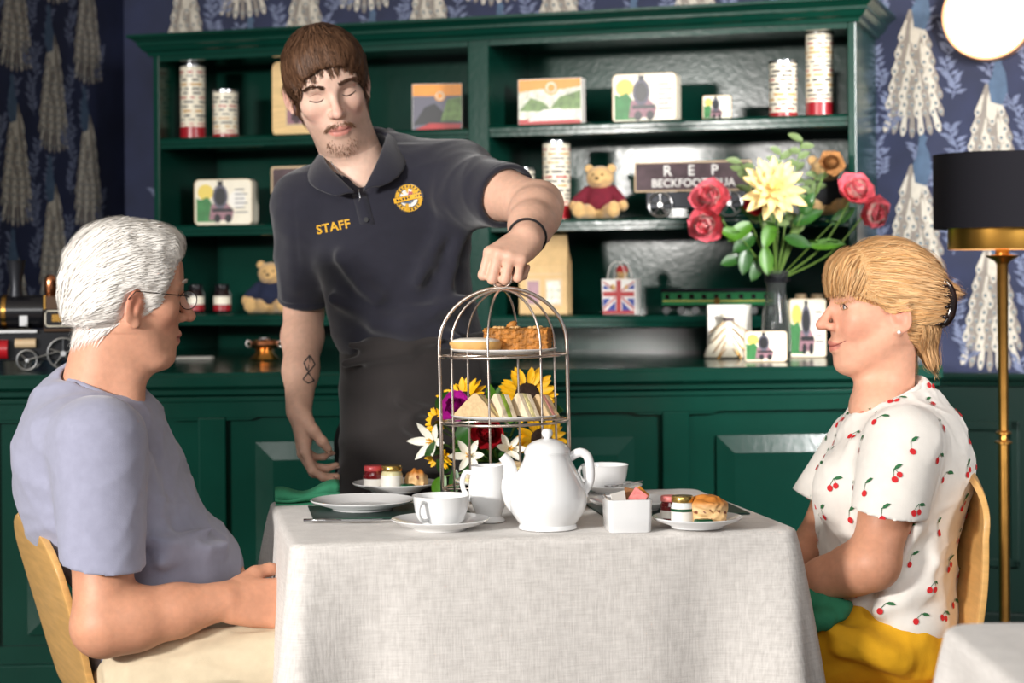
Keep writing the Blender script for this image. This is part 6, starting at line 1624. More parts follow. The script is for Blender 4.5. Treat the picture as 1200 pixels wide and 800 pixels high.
sh_n, el_n, wr_n = P(118, 545, 3.10), P(122, 732, 3.04), P(262, 704, 3.10)
sh_f, el_f, wr_f = P(120, 530, 3.47), P(140, 720, 3.50), P(262, 690, 3.36)
arm(BS, sh_n, el_n, wr_n, (.046, .050, .049, .050, .031)); BS.ell(P(117, 736, 3.045), (.040, .042, .036), .02)
arm(BS, sh_f, el_f, wr_f, (.055, .050, .045, .046, .029))
BS.cap(sh_n, sh_f, .06, .06, .03); BS.cap(P(112, 470, dM + .02), P(130, 560, dM + .02), .07, .10, .03)
open_ = [(28, 22, 14), (26, 24, 14), (28, 26, 16), (32, 28, 18)]
tipsn = add_hand(BS, P(266, 704, 3.10), (P(330, 704, 3.13) - P(262, 702, 3.10)), (0.1, .45, 1), False, open_, [(.022, .030, -.010), (.048, .050, -.016), (.074, .060, -.024), (.094, .062, -.032)], 1.02)
tipsf = add_hand(BS, P(264, 688, 3.36), (P(330, 706, 3.26) - P(264, 684, 3.36)), (.1, -.45, 1), True, open_, [(.022, .030, -.010), (.048, .050, -.016), (.074, .060, -.024), (.094, .062, -.032)], 1.0)
hv_, hf_ = net_relaxed(HS, 2); bv_, bf_ = net_relaxed(BS, 1)
armcol = lambda v: np.tile(lin(206, 148, 118), (len(v), 1)) * (1 + .07 * hash_noise(v[:, 0] * 60, v[:, 1] * 60, v[:, 2] * 60, 2))[:, None]
multi('body', [(hv_, hf_, colM(hv_)), (bv_, bf_, armcol(bv_))], M_SKIN, man)
nails(man, tipsn, M_NAIL)
eyeballs(HS, man, gaze=(1, 0, .02), iris=(90, 110, 120))
for q in (-1, 1): skin_tube(HS, man, 'eyelid_edge', M_LASH, [(.0800, q * .020, .012), (.0838, q * .028, .0155), (.0826, q * .037, .0145), (.0770, q * .046, .0095)], [.0006, .001, .001, .0006])
# hair: thick, white, combed back
HV = HS.like(); HV.frame(*fr)
HV.ell((-.014, 0, .040), (.108, .088, .100), 0); HV.ell((-.046, 0, -.012), (.074, .078, .068), .03); HV.ell((.040, 0, .100), (.046, .060, .030), .03); HV.ell((.030, 0, .04), (.025, .079, .040), .02)
HV.ell((.114, 0, .002), (.080, .100, .092), .010, 's'); HV.ell((.060, 0, -.10), (.075, .12, .085), .02, 's')
for q in (-1, 1): HV.ell((-.004, q * .094, -.022), (.030, .028, .042), .010, 's'); HV.ell((.022, q * .090, -.052), (.050, .03, .050), .012, 's')
HV.half((-.04, 0, -.070), (.25, 0, -1), k=.05)
HV.warp(lambda x, y, z: .0020 * hash_noise(x * 110, y * 110, z * 70, 5) + .0005 * hash_noise(x * 320, y * 320, z * 200, 6))
PF = HS.like(); PF.d = np.minimum(HV.d, HS.d)
white = lin(250, 246, 240)
def flowM(l):
    x, y, z = l.T; o = np.stack([-np.ones_like(x), y * 2.0, -.25 - 4.5 * np.maximum(0, -x) - 3 * np.maximum(0, .03 - z)], 1)
    fr_ = (x > .06) & (z > .06); o[fr_] += np.array([.2, 0, .9]); return o
hv2, hf2 = net_relaxed(HV, 1)
s1 = strands(HV, PF, 12000, flowM, .040, .0017, lambda p, l, r: np.tile(white, (len(p), 1)), 11, frame=fr, jitter=.13, lift=.0007, vcolr=.08, wild=.006, keep=lambda l: ~((np.abs(l[:, 0] - .004) < .034) & (l[:, 2] < .022) & (l[:, 0] > -.026)))
multi('hair', [(hv2, hf2, np.tile(white * .97, (len(hv2), 1))), s1], M_HAIR, man)
# eyebrow tufts
for q in (-1, 1):
    b = MB(); rnd = random.Random(q + 5)
    for k in range(26):
        f = k / 25; p = np.array((.0945 - .010 * f, q * (.014 + .034 * f), .036 + .004 * math.sin(f * 3))); p = snap(HS, p); e = p + HS.R @ np.array((.005, q * .005, .002 + rnd.uniform(-.002, .003)))
        b.tube([Vector(p) - Vector(man.location), Vector(e) - Vector(man.location)], [.0008, .0003], 4)
    b.build('eyebrow', mat('grey brow hair', (206, 196, 186), rough=.6), man)

# lavender T-shirt
M_LAV = mat('lavender cotton jersey', (150, 151, 172), rough=.9, var=.05, vscale=60, bump=.25, bscale=700, sheen=.3)
TS = SDF((-.95, 2.90, .40), (-.36, 3.66, 1.12), .0042)
TS.ell(P(112, 552, 3.27), (.138, .180, .150), .0); TS.ell(P(104, 505, 3.27), (.098, .185, .080), .05)
TS.ell(P(142, 606, 3.27), (.134, .175, .14), .06); TS.ell(P(192, 668, 3.27), (.140, .168, .108), .05); TS.ell(P(176, 745, 3.27), (.112, .165, .11), .06)
TS.cap(P(98, 470, 3.27), P(112, 505, 3.27), .072, .10, .05)
TS.cap(P(120, 510, 3.43), P(134, 660, 3.49), .078, .068, .035)
for (a_, b_, r_) in (((160, 520, 3.13), (178, 630, 3.12), .012), ((172, 540, 3.15), (196, 640, 3.13), .010), ((196, 640, 3.11), (250, 618, 3.2), .010), ((190, 660, 3.10), (262, 640, 3.2), .009), ((55, 520, 3.15), (40, 590, 3.2), .012)):
    TS.cap(P(*a_), P(*b_), r_, r_ * .5, .03)
TS.warp(folds(.0052, 21, (10, 10, 15)))
sleeve(TS, P(116, 520, 3.10), P(120, 661, 3.045), .083, .069, np.array([-.12, .1, -1.0]), .057, .018, folds(.004, 23, (12, 12, 10)))
TS.half(P(238, 757, 3.2), (1, 0, -.5), lo=(P(200, 757, 3.2).x, 2.9, .40), hi=(-.36, 3.66, P(200, 722, 3.2).z))
TS.ell(P(116, 452, 3.25), (.066, .066, .034), .01, 's', R=rot3(0, 18, 0))
TS.build('t_shirt', M_LAV, man, smooth_it=2)
NB = MB()   # ribbed neckband
ring = []
for a in np.linspace(0, 2 * math.pi, 40, endpoint=False):
    q = np.array(P(124, 462, 3.255)) + rot3(0, 24, 14) @ np.array((.070 * math.cos(a), .071 * math.sin(a), 0)); ring.append(q)
NB.tube([Vector(q) - Vector(man.location) for q in ring], .0075, 8, closed=True); NB.build('neckband', M_LAV, man, smooth=True)
# beige trousers, shoes
M_BEIGE = mat('beige cotton twill', (204, 188, 160), rough=.9, var=.06, vscale=40, bump=.25, bscale=600)
LS = SDF((-.86, 2.98, .0), (-.02, 3.60, .70), .0055)
for dn in (3.14, 3.40):
    hp_, kn_ = P(182, 795, dn), P(430, 775, dn + .02)
    LS.cap(hp_, kn_, .092, .074, .03); ank = Vector((kn_.x + .02, kn_.y, .09)); LS.cap(kn_, ank, .072, .056, .02)
LS.ell(P(176, 800, 3.27), (.115, .16, .085), .05)
for (a_, b_) in (((235, 770, 3.075), (330, 752, 3.085)), ((225, 800, 3.065), (330, 785, 3.065))): LS.cap(P(*a_), P(*b_), .012, .010, .045)
LS.warp(folds(.0075, 33, (11, 11, 15)))
LS.build('trousers', M_BEIGE, man, smooth_it=2)
M_SHOE = mat('dark brown leather', (52, 38, 30), rough=.4)
for dn in (3.16, 3.42):
    k_ = P(430, 775, dn); SS = SDF((k_.x - .1, dn - .08, -.01), (k_.x + .24, dn + .08, .15), .006)
    SS.cap((k_.x - .02, dn, .045), (k_.x + .15, dn, .034), .046, .036, .02); SS.cap((k_.x + .02, dn, .10), (k_.x, dn, .05), .05, .05, .02); SS.half((0, 0, .004), (0, 0, -1)); SS.build('shoe', M_SHOE, man)
# spectacles
M_WIRE = mat('thin dark spectacle wire', (70, 60, 56), rough=.3, metal=.9); M_LENS = mat('spectacle lens', (235, 240, 242), rough=.04, alpha=.14)
gl = thing('spectacles', 'thin wire framed spectacles worn by the white haired man', 'glasses', tuple(HS.w((.1, 0, .01))))
for q in (-1, 1):
    cpt = np.array((.101, q * .034, .006)); rim = [cpt + np.array((-.010 * (q * math.cos(a)) * q, .022 * math.cos(a), .017 * math.sin(a))) for a in np.linspace(0, 2 * math.pi, 30, endpoint=False)]
    o = local_tube(HS, gl, 'rim', M_WIRE, list(rim) + [rim[0]], [.0009] * 31)
    b = MB(); b.add([Vector(HS.w(p)) - Vector(gl.location) for p in rim], [tuple(range(30))]); b.build('lens', M_LENS, o, fix=False)
    local_tube(HS, gl, 'temple_arm', M_WIRE, [(.094, q * .057, .012), (.088, q * .072, .012), (.03, q * .084, .011), (-.010, q * .090, .010), (-.022, q * .090, -.006)], [.0012, .0011, .001, .001, .001])
local_tube(HS, gl, 'bridge', M_WIRE, [(.108, -.012, .010), (.112, 0, .014), (.108, .012, .010)], [.0009] * 3)
# chair
def pxz(px, py, d): q = P(px, py, d); return (q.x, q.z)
dc = 3.27
shell_chair('bent plywood chair carrying the white haired man', [pxz(290, 832, dc), pxz(220, 838, dc), pxz(140, 845, dc), pxz(102, 832, dc), pxz(84, 790, dc), pxz(68, 735, dc), pxz(47, 668, dc), pxz(28, 604, dc)], dc, .40, math.radians(24), (P(62, 700, dc).x, dc), .006)
# ================================================================== the woman
dW = 3.30
feet = P(1050, 790, dW)
wom = thing('person', 'person with clipped ginger blonde hair in cherry print T-shirt, seated, smiling in profile', 'person', (feet.x, feet.y, 0))
# faces -x, turned a little to the camera: local X -> -x, Y(left) -> -y
Rw_ = np.array(Matrix.Rotation(math.radians(180 + 8), 3, 'Z') @ Matrix.Rotation(math.radians(2), 3, 'Y'))
hW = np.array(P(1030, 364, dW))
WS = SDF(hW - np.array((.17, .16, .26)), hW + np.array((.19, .17, .17)), .0022)
WS.frame(hW, Rw_, .90)
add_head(WS, ear=(-.018, -.010), ear_sc=1.0, nose_len=1.15, smile=1.0)
WS.cap((.060, 0, -.100), (.005, 0, -.115), .014, .026, .025)
frW = (WS.T.copy(), WS.R.copy(), WS.sc)
WS.frame()
WS.cap(P(1042, 400, dW), P(1036, 470, dW + .02), .047, .052, .03); WS.cap(P(1030, 480, dW - .02), P(1030, 490, dW + .06), .05, .05, .03)
WS.frame(*frW)
base_w = lin(224, 168, 140)
colW = head_color(WS, base_w, lin(204, 124, 110), lin(222, 132, 110))
AS = SDF((.44, 2.98, .44), (.86, 3.66, 1.06), .0034)
shw, elw, wrw = P(1058, 535, 3.17), P(1022, 660, 3.12), P(930, 690, 3.20)
shx, elx, wrx = P(1010, 520, 3.47), P(955, 640, 3.52), P(905, 690, 3.38)
arm(AS, shw, elw, wrw, (.040, .043, .042, .040, .026)); AS.ell(P(1026, 658, 3.118), (.034, .034, .030), .02)
arm(AS, shx, elx, wrx, (.044, .042, .038, .036, .024))
AS.cap(shw, shx, .05, .05, .03); AS.cap(P(1046, 480, dW + .02), P(1050, 560, dW + .02), .05, .08, .03)
opn = [(25, 25, 15)] * 4; tb = [(.022, .030, -.010), (.048, .050, -.016), (.074, .058, -.022), (.092, .060, -.028)]
add_hand(AS, wrw, (P(880, 700, 3.26) - wrw), (-.1, .5, 1), True, opn, tb, .9)
add_hand(AS, wrx, (P(870, 705, 3.30) - wrx), (-.1, -.5, 1), False, opn, tb, .9)
hv_, hf_ = net_relaxed(WS, 2); bv_, bf_ = net_relaxed(AS, 1)
warm = lambda v: np.tile(lin(206, 148, 118), (len(v), 1)) * (1 + .06 * hash_noise(v[:, 0] * 60, v[:, 1] * 60, v[:, 2] * 60, 4))[:, None]
multi('body', [(hv_, hf_, colW(hv_)), (bv_, bf_, warm(bv_))], M_SKIN, wom)
eyeballs(WS, wom, gaze=(1, 0, .05), iris=(96, 110, 120), out=.0012)
skin_tube(WS, wom, 'mouth_line', mat('mouth line', (150, 72, 66), rough=.5), [(.078, -.035, -.052), (.088, -.026, -.0585), (.097, -.012, -.0635), (.100, 0, -.0648), (.097, .012, -.0635), (.088, .026, -.0585), (.078, .035, -.052)], [.0005, .001, .0012, .0012, .0012, .001, .0005], .0002)
M_BROWL = mat('fair brow hair', (176, 132, 92), rough=.6)
for q in (-1, 1):
    skin_tube(WS, wom, 'eyelash', M_LASH, [(.0815, q * .020, .012), (.0855, q * .027, .0165), (.0840, q * .037, .0155), (.0775, q * .047, .0085)], [.0007, .0013, .0013, .0007])
    skin_tube(WS, wom, 'eyelid_edge', M_BROWL, [(.0820, q * .021, .010), (.0850, q * .029, .0065), (.0825, q * .039, .0070), (.0775, q * .047, .0085)], [.0006, .001, .001, .0006])
    b = MB(); rnd = random.Random(q + 8)
    for k in range(22):
        f = k / 21; p = np.array((.0945 - .012 * f, q * (.014 + .034 * f), .030 + .005 * math.sin(f * 3))); p = snap(WS, p); e = p + WS.R @ np.array((.003, q * .006, .001 + rnd.uniform(-.001, .002)))
        b.tube([Vector(p) - Vector(wom.location), Vector(e) - Vector(wom.location)], [.0009, .0003], 4)
    b.build('eyebrow', M_BROWL, wom)
# hair
WV = WS.like(); WV.frame(*frW)
WV.ell((-.014, 0, .045), (.110, .086, .096), 0); WV.ell((.052, 0, .072), (.046, .068, .042), .03); WV.ell((-.075, 0, .015), (.055, .066, .068), .04)
WV.ell((-.050, 0, -.030), (.060, .060, .055), .03)
WV.ell((.085, 0, -.070), (.118, .20, .106), .008, 's')
for q in (-1, 1): WV.ell((-.006, q * .096, -.016), (.030, .026, .034), .010, 's')
WV.half((-.05, 0, -.078), (.5, 0, -1), k=.02)
WV.cap((-.105, 0, .040), (-.150, .0, .030), .030, .012, .02)       # tuft above the clip
WV.cap((-.080, .005, -.040), (-.098, .012, -.105), .022, .010, .02)   # loose tail at the nape
WV.warp(lambda x, y, z: .0012 * hash_noise(x * 160, y * 160, z * 160, 15))
PW = WS.like(); PW.d = np.minimum(WV.d, WS.d)
gold = lin(206, 152, 94)
clipL = np.array((-.112, 0, .012))
def flowW(l):
    x, y, z = l.T; o = clipL - l; o /= np.maximum(np.linalg.norm(o, axis=1, keepdims=True), 1e-6); o = o * np.array((1, 1, .8)) + np.array((-.3, 0, .15 * 0))
    fg = (x > .048) & (z > .015); o[fg] = np.stack([.55 + 0 * x[fg], y[fg] * 1.5, -1.0 * (z[fg] < .11) - .05], 1)
    tl = (x < -.06) & (z < -.03); o[tl] = np.array((-.25, .1, -1)); tf = (x < -.125); o[tf] = np.array((-1, 0, -.25)); return o
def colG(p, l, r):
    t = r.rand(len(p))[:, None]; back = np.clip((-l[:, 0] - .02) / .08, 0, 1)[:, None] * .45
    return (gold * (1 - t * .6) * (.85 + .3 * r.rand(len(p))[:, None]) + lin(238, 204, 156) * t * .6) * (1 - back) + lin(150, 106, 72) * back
lenW = lambda l: np.where((l[:, 0] > .03), np.clip((l[:, 2] - .033 - .05 * np.maximum(0, .05 - l[:, 0])) * 1.0, .003, .055), .055)
hv2, hf2 = net_relaxed(WV, 1)
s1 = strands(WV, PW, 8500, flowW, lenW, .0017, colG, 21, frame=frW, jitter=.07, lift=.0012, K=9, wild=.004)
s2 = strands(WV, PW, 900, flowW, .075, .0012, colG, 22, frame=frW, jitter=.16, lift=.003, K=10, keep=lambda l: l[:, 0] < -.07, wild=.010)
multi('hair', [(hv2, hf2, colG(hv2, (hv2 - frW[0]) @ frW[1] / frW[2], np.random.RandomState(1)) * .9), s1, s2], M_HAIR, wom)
# claw clip
M_TORT = mat('dark tortoiseshell plastic', (36, 24, 20), rough=.15, coat=.6, var=.8, vscale=60)
clip = thing('hair_clip', 'dark tortoiseshell claw clip holding up the blonde hair', 'hair clip', tuple(WS.w((-.118, .03, .015))))
def clip_tube(nm, pts, rad, par=None): return local_tube(WS, clip, nm, M_TORT, pts, rad, n=8)
for sy, nm in ((.052, 'jaw'), (.012, 'jaw')):
    arc = [(-.100 - .030 * math.sin(a), sy + .004 * math.cos(a), .012 + .046 * math.cos(a)) for a in np.linspace(.35, 2.9, 12)]
    clip_tube(nm, arc, [.006, .008, .009, .010, .010, .010, .010, .010, .010, .009, .008, .006])
    for k in range(2, 11, 2):
        a = np.array(arc[k]); clip_tube('tooth', [a, a + np.array((.010, .010 if sy > .03 else -.01, .0)), a + np.array((.026, .012 if sy > .03 else -.012, 0))], [.004, .0035, .002])
clip_tube('hinge', [(-.128, .014, .020), (-.134, .032, .020), (-.128, .052, .020)], [.007, .009, .007]); clip_tube('top_knob', [(-.092, .045, .066), (-.086, .05, .072)], [.010, .009])
b = MB(); b.ball((0, 0, 0), .0032, 12, 8); er = b.build('earring', mat('pearl', (240, 236, 230), rough=.15, coat=.5), smooth=True); er.location = WS.w((-.008, .0865, -.040)); tag(er, 'tiny pearl stud earring in the smiling woman\'s ear', 'earring')

# white T-shirt with cherries
M_WTEE = mat('white cotton jersey', (232, 226, 218), rough=.9, var=.03, vscale=60, bump=.2, bscale=700, sheen=.3)
TW = SDF((.44, 2.94, .42), (.88, 3.66, 1.10), .0040)
TW.ell(P(1058, 548, 3.31), (.120, .165, .125), 0); TW.ell(P(1052, 505, 3.31), (.090, .170, .060), .05); TW.cap(P(1052, 470, 3.31), P(1052, 500, 3.31), .066, .085, .04)
for dn in (3.24, 3.38): TW.ell(P(995, 572, dn), (.064, .068, .070), .045)
TW.ell(P(1040, 640, 3.31), (.118, .158, .13), .06); TW.ell(P(1042, 715, 3.31), (.118, .172, .095), .05)
for (a_, b_, r_) in (((1000, 520, 3.2), (985, 600, 3.22), .010), ((1080, 540, 3.14), (1090, 640, 3.17), .010), ((1075, 620, 3.13), (1040, 690, 3.15), .009), ((1090, 690, 3.15), (1030, 715, 3.14), .009), ((1095, 660, 3.16), (1060, 700, 3.14), .008)):
    TW.cap(P(*a_), P(*b_), r_, r_ * .5, .03)
TW.warp(folds(.0048, 41, (11, 11, 16)))
sleeve(TW, P(1058, 520, 3.155), P(1041, 600, 3.112), .068, .063, np.array([-.16, .1, -1.0]), .053, .028, folds(.003, 43, (12, 12, 10)))
sleeve(TW, P(1012, 520, 3.46), P(962, 588, 3.505), .066, .056, np.array([-.45, .05, -1.0]), .046, .03)
TW.half(P(1040, 748, 3.2), (.22 * -1, 0, -1))
TW.ell(P(1036, 454, 3.30), (.070, .074, .036), .01, 's', R=rot3(0, -24, 0))
TW.build('t_shirt', M_WTEE, wom, smooth_it=2)
ring = [np.array(P(1040, 466, 3.305)) + rot3(0, -24, 0) @ np.array((.064 * math.cos(a), .072 * math.sin(a), 0)) for a in np.linspace(0, 2 * math.pi, 40, endpoint=False)]
b = MB(); b.tube([Vector(q) - Vector(wom.location) for q in ring], .006, 8, closed=True); b.build('neckband', M_WTEE, wom, smooth=True)
# the cherry print, laid on the cloth
v, f = TW.net(); rs = np.random.RandomState(6); cen = v[f].mean(1); rs.shuffle(cen); chosen = []
for c in cen[:9000]:
    if all(np.linalg.norm(c - q) > .052 for q in chosen): chosen.append(c)
M_CHERRY = mat('cherry red ink', (206, 34, 40), rough=.8); M_CLEAF = mat('cherry leaf ink', (44, 104, 62), rough=.8)
b = MB()
for k, c in enumerate(chosen):
    n = TW.grad(c[None])[0]; upv = np.array((0, 0, 1.0)); tx = np.cross(upv, n); 
    if np.linalg.norm(tx) < .2: continue
    tx /= np.linalg.norm(tx); ty = np.cross(n, tx); a0 = rs.uniform(-.7, .7); ux = tx * math.cos(a0) + ty * math.sin(a0); uy = -tx * math.sin(a0) + ty * math.cos(a0)
    def blob(pts, mi, lay):
        q = np.array([c + ux * x + uy * y for x, y in pts])
        for _ in range(3): q = q - TW.grad(q) * TW.sample(q)[:, None]
        if np.abs(q - c).max() > .03: return
        q = q + TW.grad(q) * (.0016 + .0003 * lay)
        b.add([Vector(p) - Vector(wom.location) for p in q], [tuple(range(len(q)))], mi)
    two = rs.rand() < .6
    blob([(-.005 + .0052 * math.cos(t), -.006 + .0056 * math.sin(t)) for t in np.linspace(0, 6.28, 12, endpoint=False)], 0, 1)
    if two: blob([(.006 + .0048 * math.cos(t), -.003 + .005 * math.sin(t)) for t in np.linspace(0, 6.28, 12, endpoint=False)], 0, 1)
    blob([(-.0055, -.002), (-.0045, -.002), (.004, .010), (.003, .0105)], 1, 0)
    if two: blob([(.0058, .001), (.0068, .001), (.004, .0105), (.0032, .0105)], 1, 0)
    blob([(.003, .009), (.008, .0125), (.015, .013), (.0195, .0095), (.013, .0075), (.008, .007)], 1, 2)
o = b.build('cherry_print', [M_CHERRY, M_CLEAF], wom, fix=False); tag(o, kind='stuff')
# yellow trousers
M_YEL = mat('mustard cotton', (222, 164, 22), rough=.85, var=.06, vscale=40, bump=.25, bscale=600)
LW = SDF((.10, 3.02, 0), (.86, 3.62, .66), .0055)
for dn in (3.20, 3.42):
    hp_, kn_ = P(1050, 752, dn), P(835, 765, dn); LW.cap(hp_, kn_, .074, .062, .03); LW.cap(kn_, Vector((kn_.x - .01, kn_.y, .09)), .060, .045, .02)
LW.ell(P(1056, 755, 3.31), (.108, .165, .066), .04)
for (a_, b_) in (((975, 735, 3.12), (1040, 765, 3.12)), ((985, 760, 3.11), (1060, 778, 3.12))): LW.cap(P(*a_), P(*b_), .010, .008, .04)
LW.warp(folds(.0035, 51, (18, 18, 18)))
LW.build('trousers', M_YEL, wom, smooth_it=2)
M_SANDAL = mat('tan leather', (150, 104, 66), rough=.5)
for dn in (3.20, 3.42):
    k_ = P(835, 765, dn); SS = SDF((k_.x - .24, dn - .08, -.01), (k_.x + .1, dn + .08, .15), .006)
    SS.cap((k_.x + .01, dn, .04), (k_.x - .15, dn, .030), .040, .032, .02); SS.cap((k_.x - .01, dn, .10), (k_.x, dn, .05), .044, .044, .02); SS.half((0, 0, .004), (0, 0, -1)); SS.build('shoe', M_SANDAL, wom)
# green napkin on her lap
NS = SDF((.46, 3.02, .48), (.66, 3.30, .68), .0035)
NS.cap(P(988, 712, 3.13), P(940, 700, 3.16), .012, .022, .0); NS.cap(P(985, 722, 3.115), P(935, 735, 3.12), .006, .010, .02); NS.cap(P(992, 709, 3.15), P(965, 726, 3.115), .010, .010, .02); NS.cap(P(965, 726, 3.112), P(930, 730, 3.112), .010, .010, .025)
NS.warp(folds(.003, 61, (40, 40, 40)))
o = NS.build('napkin', M_NAPKIN, smooth_it=2); tag(o, 'crumpled green napkin on the woman\'s yellow lap', 'napkin', 'green cotton napkins')
bpy.data.objects['napkin']['group'] = 'green cotton napkins'
dcw = 3.31
shell_chair('bent plywood chair carrying the woman in cherry print', [pxz(930, 806, dcw), pxz(985, 803, dcw), pxz(1045, 800, dcw), pxz(1085, 786, dcw), pxz(1104, 750, dcw), pxz(1116, 700, dcw), pxz(1127, 640, dcw), pxz(1133, 590, dcw), pxz(1133, 545, dcw)], dcw, .40, math.radians(5), (P(1090, 700, dcw).x, dcw))
# ================================================================== the waiter
dA = 3.74
feet = P(470, 600, dA)
wai = thing('person', 'person with brown fringe and moustache in navy polo shirt lifting the cake stand', 'person', (feet.x, feet.y, 0))
BASE = Matrix(((0, 1, 0), (-1, 0, 0), (0, 0, 1)))             # local X -> -y, local Y -> +x
Ra_ = np.array(Matrix.Rotation(math.radians(-13), 3, 'Y') @ Matrix.Rotation(math.radians(9), 3, 'Z') @ Matrix.Rotation(math.radians(24), 3, 'X') @ BASE)
hA = np.array(P(384, 104, 3.72))
QS = SDF(hA - np.array((.16, .19, .30)), hA + np.array((.20, .17, .18)), .0022)
QS.frame(hA, Ra_, .935)
add_head(QS, ear=(-.014, -.006), nose_len=1.05, jaw=.86, ear_out=.005)
frA = (QS.T.copy(), QS.R.copy(), QS.sc)
QS.cap((.070, 0, -.104), (.0, 0, -.12), .020, .035, .035)
QS.frame()
QS.cap(P(398, 140, 3.75), P(425, 215, 3.76), .056, .062, .03); QS.cap(P(424, 205, 3.765), P(420, 245, 3.757), .05, .048, .03)
QS.frame(*frA)
def extraA(l, c):
    x, y, z = l.T
    return c
colA = head_color(QS, lin(234, 196, 176), lin(212, 138, 126), lin(228, 160, 144), stubble=lin(158, 122, 104))
GS = SDF((-.50, 3.14, .70), (.12, 4.02, 1.46), .0034)
shr, elr, wrr = P(354, 240, 3.78), P(356, 366, 3.88), P(350, 482, 3.74)
shl, ell_, wrl = P(542, 212, 3.74), P(630, 241, 3.50), P(617, 280, 3.31)
arm(GS, shr, elr, wrr, (.040, .046, .038, .041, .0255)); arm(GS, shl, ell_, wrl, (.044, .050, .043, .046, .029))
GS.ell(P(633, 240, 3.50), (.036, .036, .036), .02)
GS.cap(shr, shl, .045, .045, .03); GS.cap(P(425, 215, 3.76), P(460, 330, 3.76), .06, .09, .03)
# hanging right hand
relax = [(16, 34, 22), (24, 40, 24), (32, 44, 26), (40, 46, 28)]
tipr = add_hand(GS, wrr, (.10, -.05, -1.0), (.25, -1, -.12), False, relax, [(.020, .030, -.010), (.044, .046, -.022), (.068, .046, -.038), (.086, .040, -.050)], .93)
# left hand: fingers wrapped round the ring handle of the stand
HX = np.array(HANDLE_TOP) - np.array(wrl) + np.array((.010, .006, .026))
grip = [(62, 92, 50), (66, 95, 50), (70, 95, 50), (74, 95, 50)]
tipl = add_hand(GS, wrl, HX, (-1.0, -.12, .0), True, grip, [(.018, .030, -.010), (.044, .044, -.026), (.062, .036, -.052), (.066, .018, -.070)], .95)
hv_, hf_ = net_relaxed(QS, 2); bv_, bf_ = net_relaxed(GS, 1)
pale = lambda v: np.tile(lin(228, 182, 158), (len(v), 1)) * (1 + .05 * hash_noise(v[:, 0] * 60, v[:, 1] * 60, v[:, 2] * 60, 4))[:, None]
multi('body', [(hv_, hf_, colA(hv_)), (bv_, bf_, pale(bv_))], M_SKIN, wai)
nails(wai, tipr, M_NAIL, .95)
eyeballs(QS, wai, gaze=(1, .1, -.75), iris=(80, 70, 56), out=-.0045)
M_BROWB = mat('dark brown brow hair', (78, 54, 40), rough=.6)
M_CREASE = mat('lid crease skin', (176, 126, 108), rough=.6)
M_MOUS = mat('light brown moustache hair', (116, 82, 60), rough=.6)
def tuft(name, spine, nrm_dir, length, n, rad, m_, seed, spread=.0016):
    b = MB(); rnd = random.Random(seed)
    for k in range(n):
        f = rnd.random(); i = min(int(f * (len(spine) - 1)), len(spine) - 2); g = f * (len(spine) - 1) - i
        p = np.array(spine[i]) * (1 - g) + np.array(spine[i + 1]) * g + np.array([0, rnd.gauss(0, spread * .6), rnd.gauss(0, spread)])
        p = snap(QS, p); d = QS.R @ (np.array(nrm_dir(f)) + np.array((.22, 0, 0))); e = p + d * length * rnd.uniform(.6, 1.2) + np.array([rnd.gauss(0, .0006)] * 3)
        b.tube([Vector(p) - Vector(wai.location), Vector(e) - Vector(wai.location)], [rad, rad * .35], 4)
    return b.build(name, m_, wai)
for q in (-1, 1):
    tuft('eyebrow', [(.0925, q * .013, .032), (.0925, q * .026, .037), (.0850, q * .040, .038), (.0770, q * .050, .033)], lambda f: (.15, q * .95, .15 - .4 * f), .008, 110, .00075, M_BROWB, 3 + q)
    skin_tube(QS, wai, 'eyelash', M_LASH, [(.0795, q * .0165, .0065), (.0828, q * .025, .0025), (.0815, q * .037, .0020), (.0750, q * .048, .0060)], [.0006, .0012, .0015, .0008])
    skin_tube(QS, wai, 'lid_crease', M_CREASE, [(.0795, q * .019, .0165), (.0828, q * .027, .0195), (.0815, q * .037, .0190), (.0750, q * .047, .0145)], [.0003, .0008, .0008, .0003], .0001)
    tuft('moustache', [(.1010, q * .001, -.0480), (.0985, q * .012, -.0500), (.0920, q * .022, -.0550), (.0860, q * .028, -.0610)], lambda f: (.25, q * .7, -.7), .007, 100, .00055, M_MOUS, 13 + q, .0022)
tuft('goatee', [(.0780, -.024, -.096), (.0880, -.012, -.104), (.0915, 0, -.106), (.0880, .012, -.104), (.0780, .024, -.096)], lambda f: (.3, (f - .5) * .6, -.9), .005, 130, .0004, M_MOUS, 31, .006)
# hair: brown, straight fringe
AV = QS.like(); AV.frame(*frA)
AV.ell((-.010, 0, .042), (.107, .085, .094), 0); AV.ell((.038, 0, .078), (.056, .072, .040), .03); AV.ell((-.045, 0, -.005), (.068, .076, .060), .03)
for q in (-1, 1): AV.ell((.024, q * .060, .035), (.036, .024, .036), .02)
AV.ell((.108, 0, -.010), (.076, .090, .090), .008, 's'); AV.ell((.055, 0, -.11), (.078, .13, .105), .02, 's')
for q in (-1, 1): AV.ell((-.008, q * .096, -.014), (.034, .036, .048), .010, 's')
AV.half((-.04, 0, -.055), (.2, 0, -1), k=.02)
AV.warp(lambda x, y, z: .0016 * hash_noise(x * 170, y * 170, z * 120, 25))
PA = QS.like(); PA.d = np.minimum(AV.d, QS.d)
brown = lin(84, 58, 42)
def flowA(l):
    x, y, z = l.T; o = l - np.array((-.035, 0.0, .20)); o = o * np.array((1.1, .9, 1)); return o
def colB(p, l, r):
    t = r.rand(len(p))[:, None]; return brown * (1 - t * .5) + lin(128, 92, 66) * t * .5
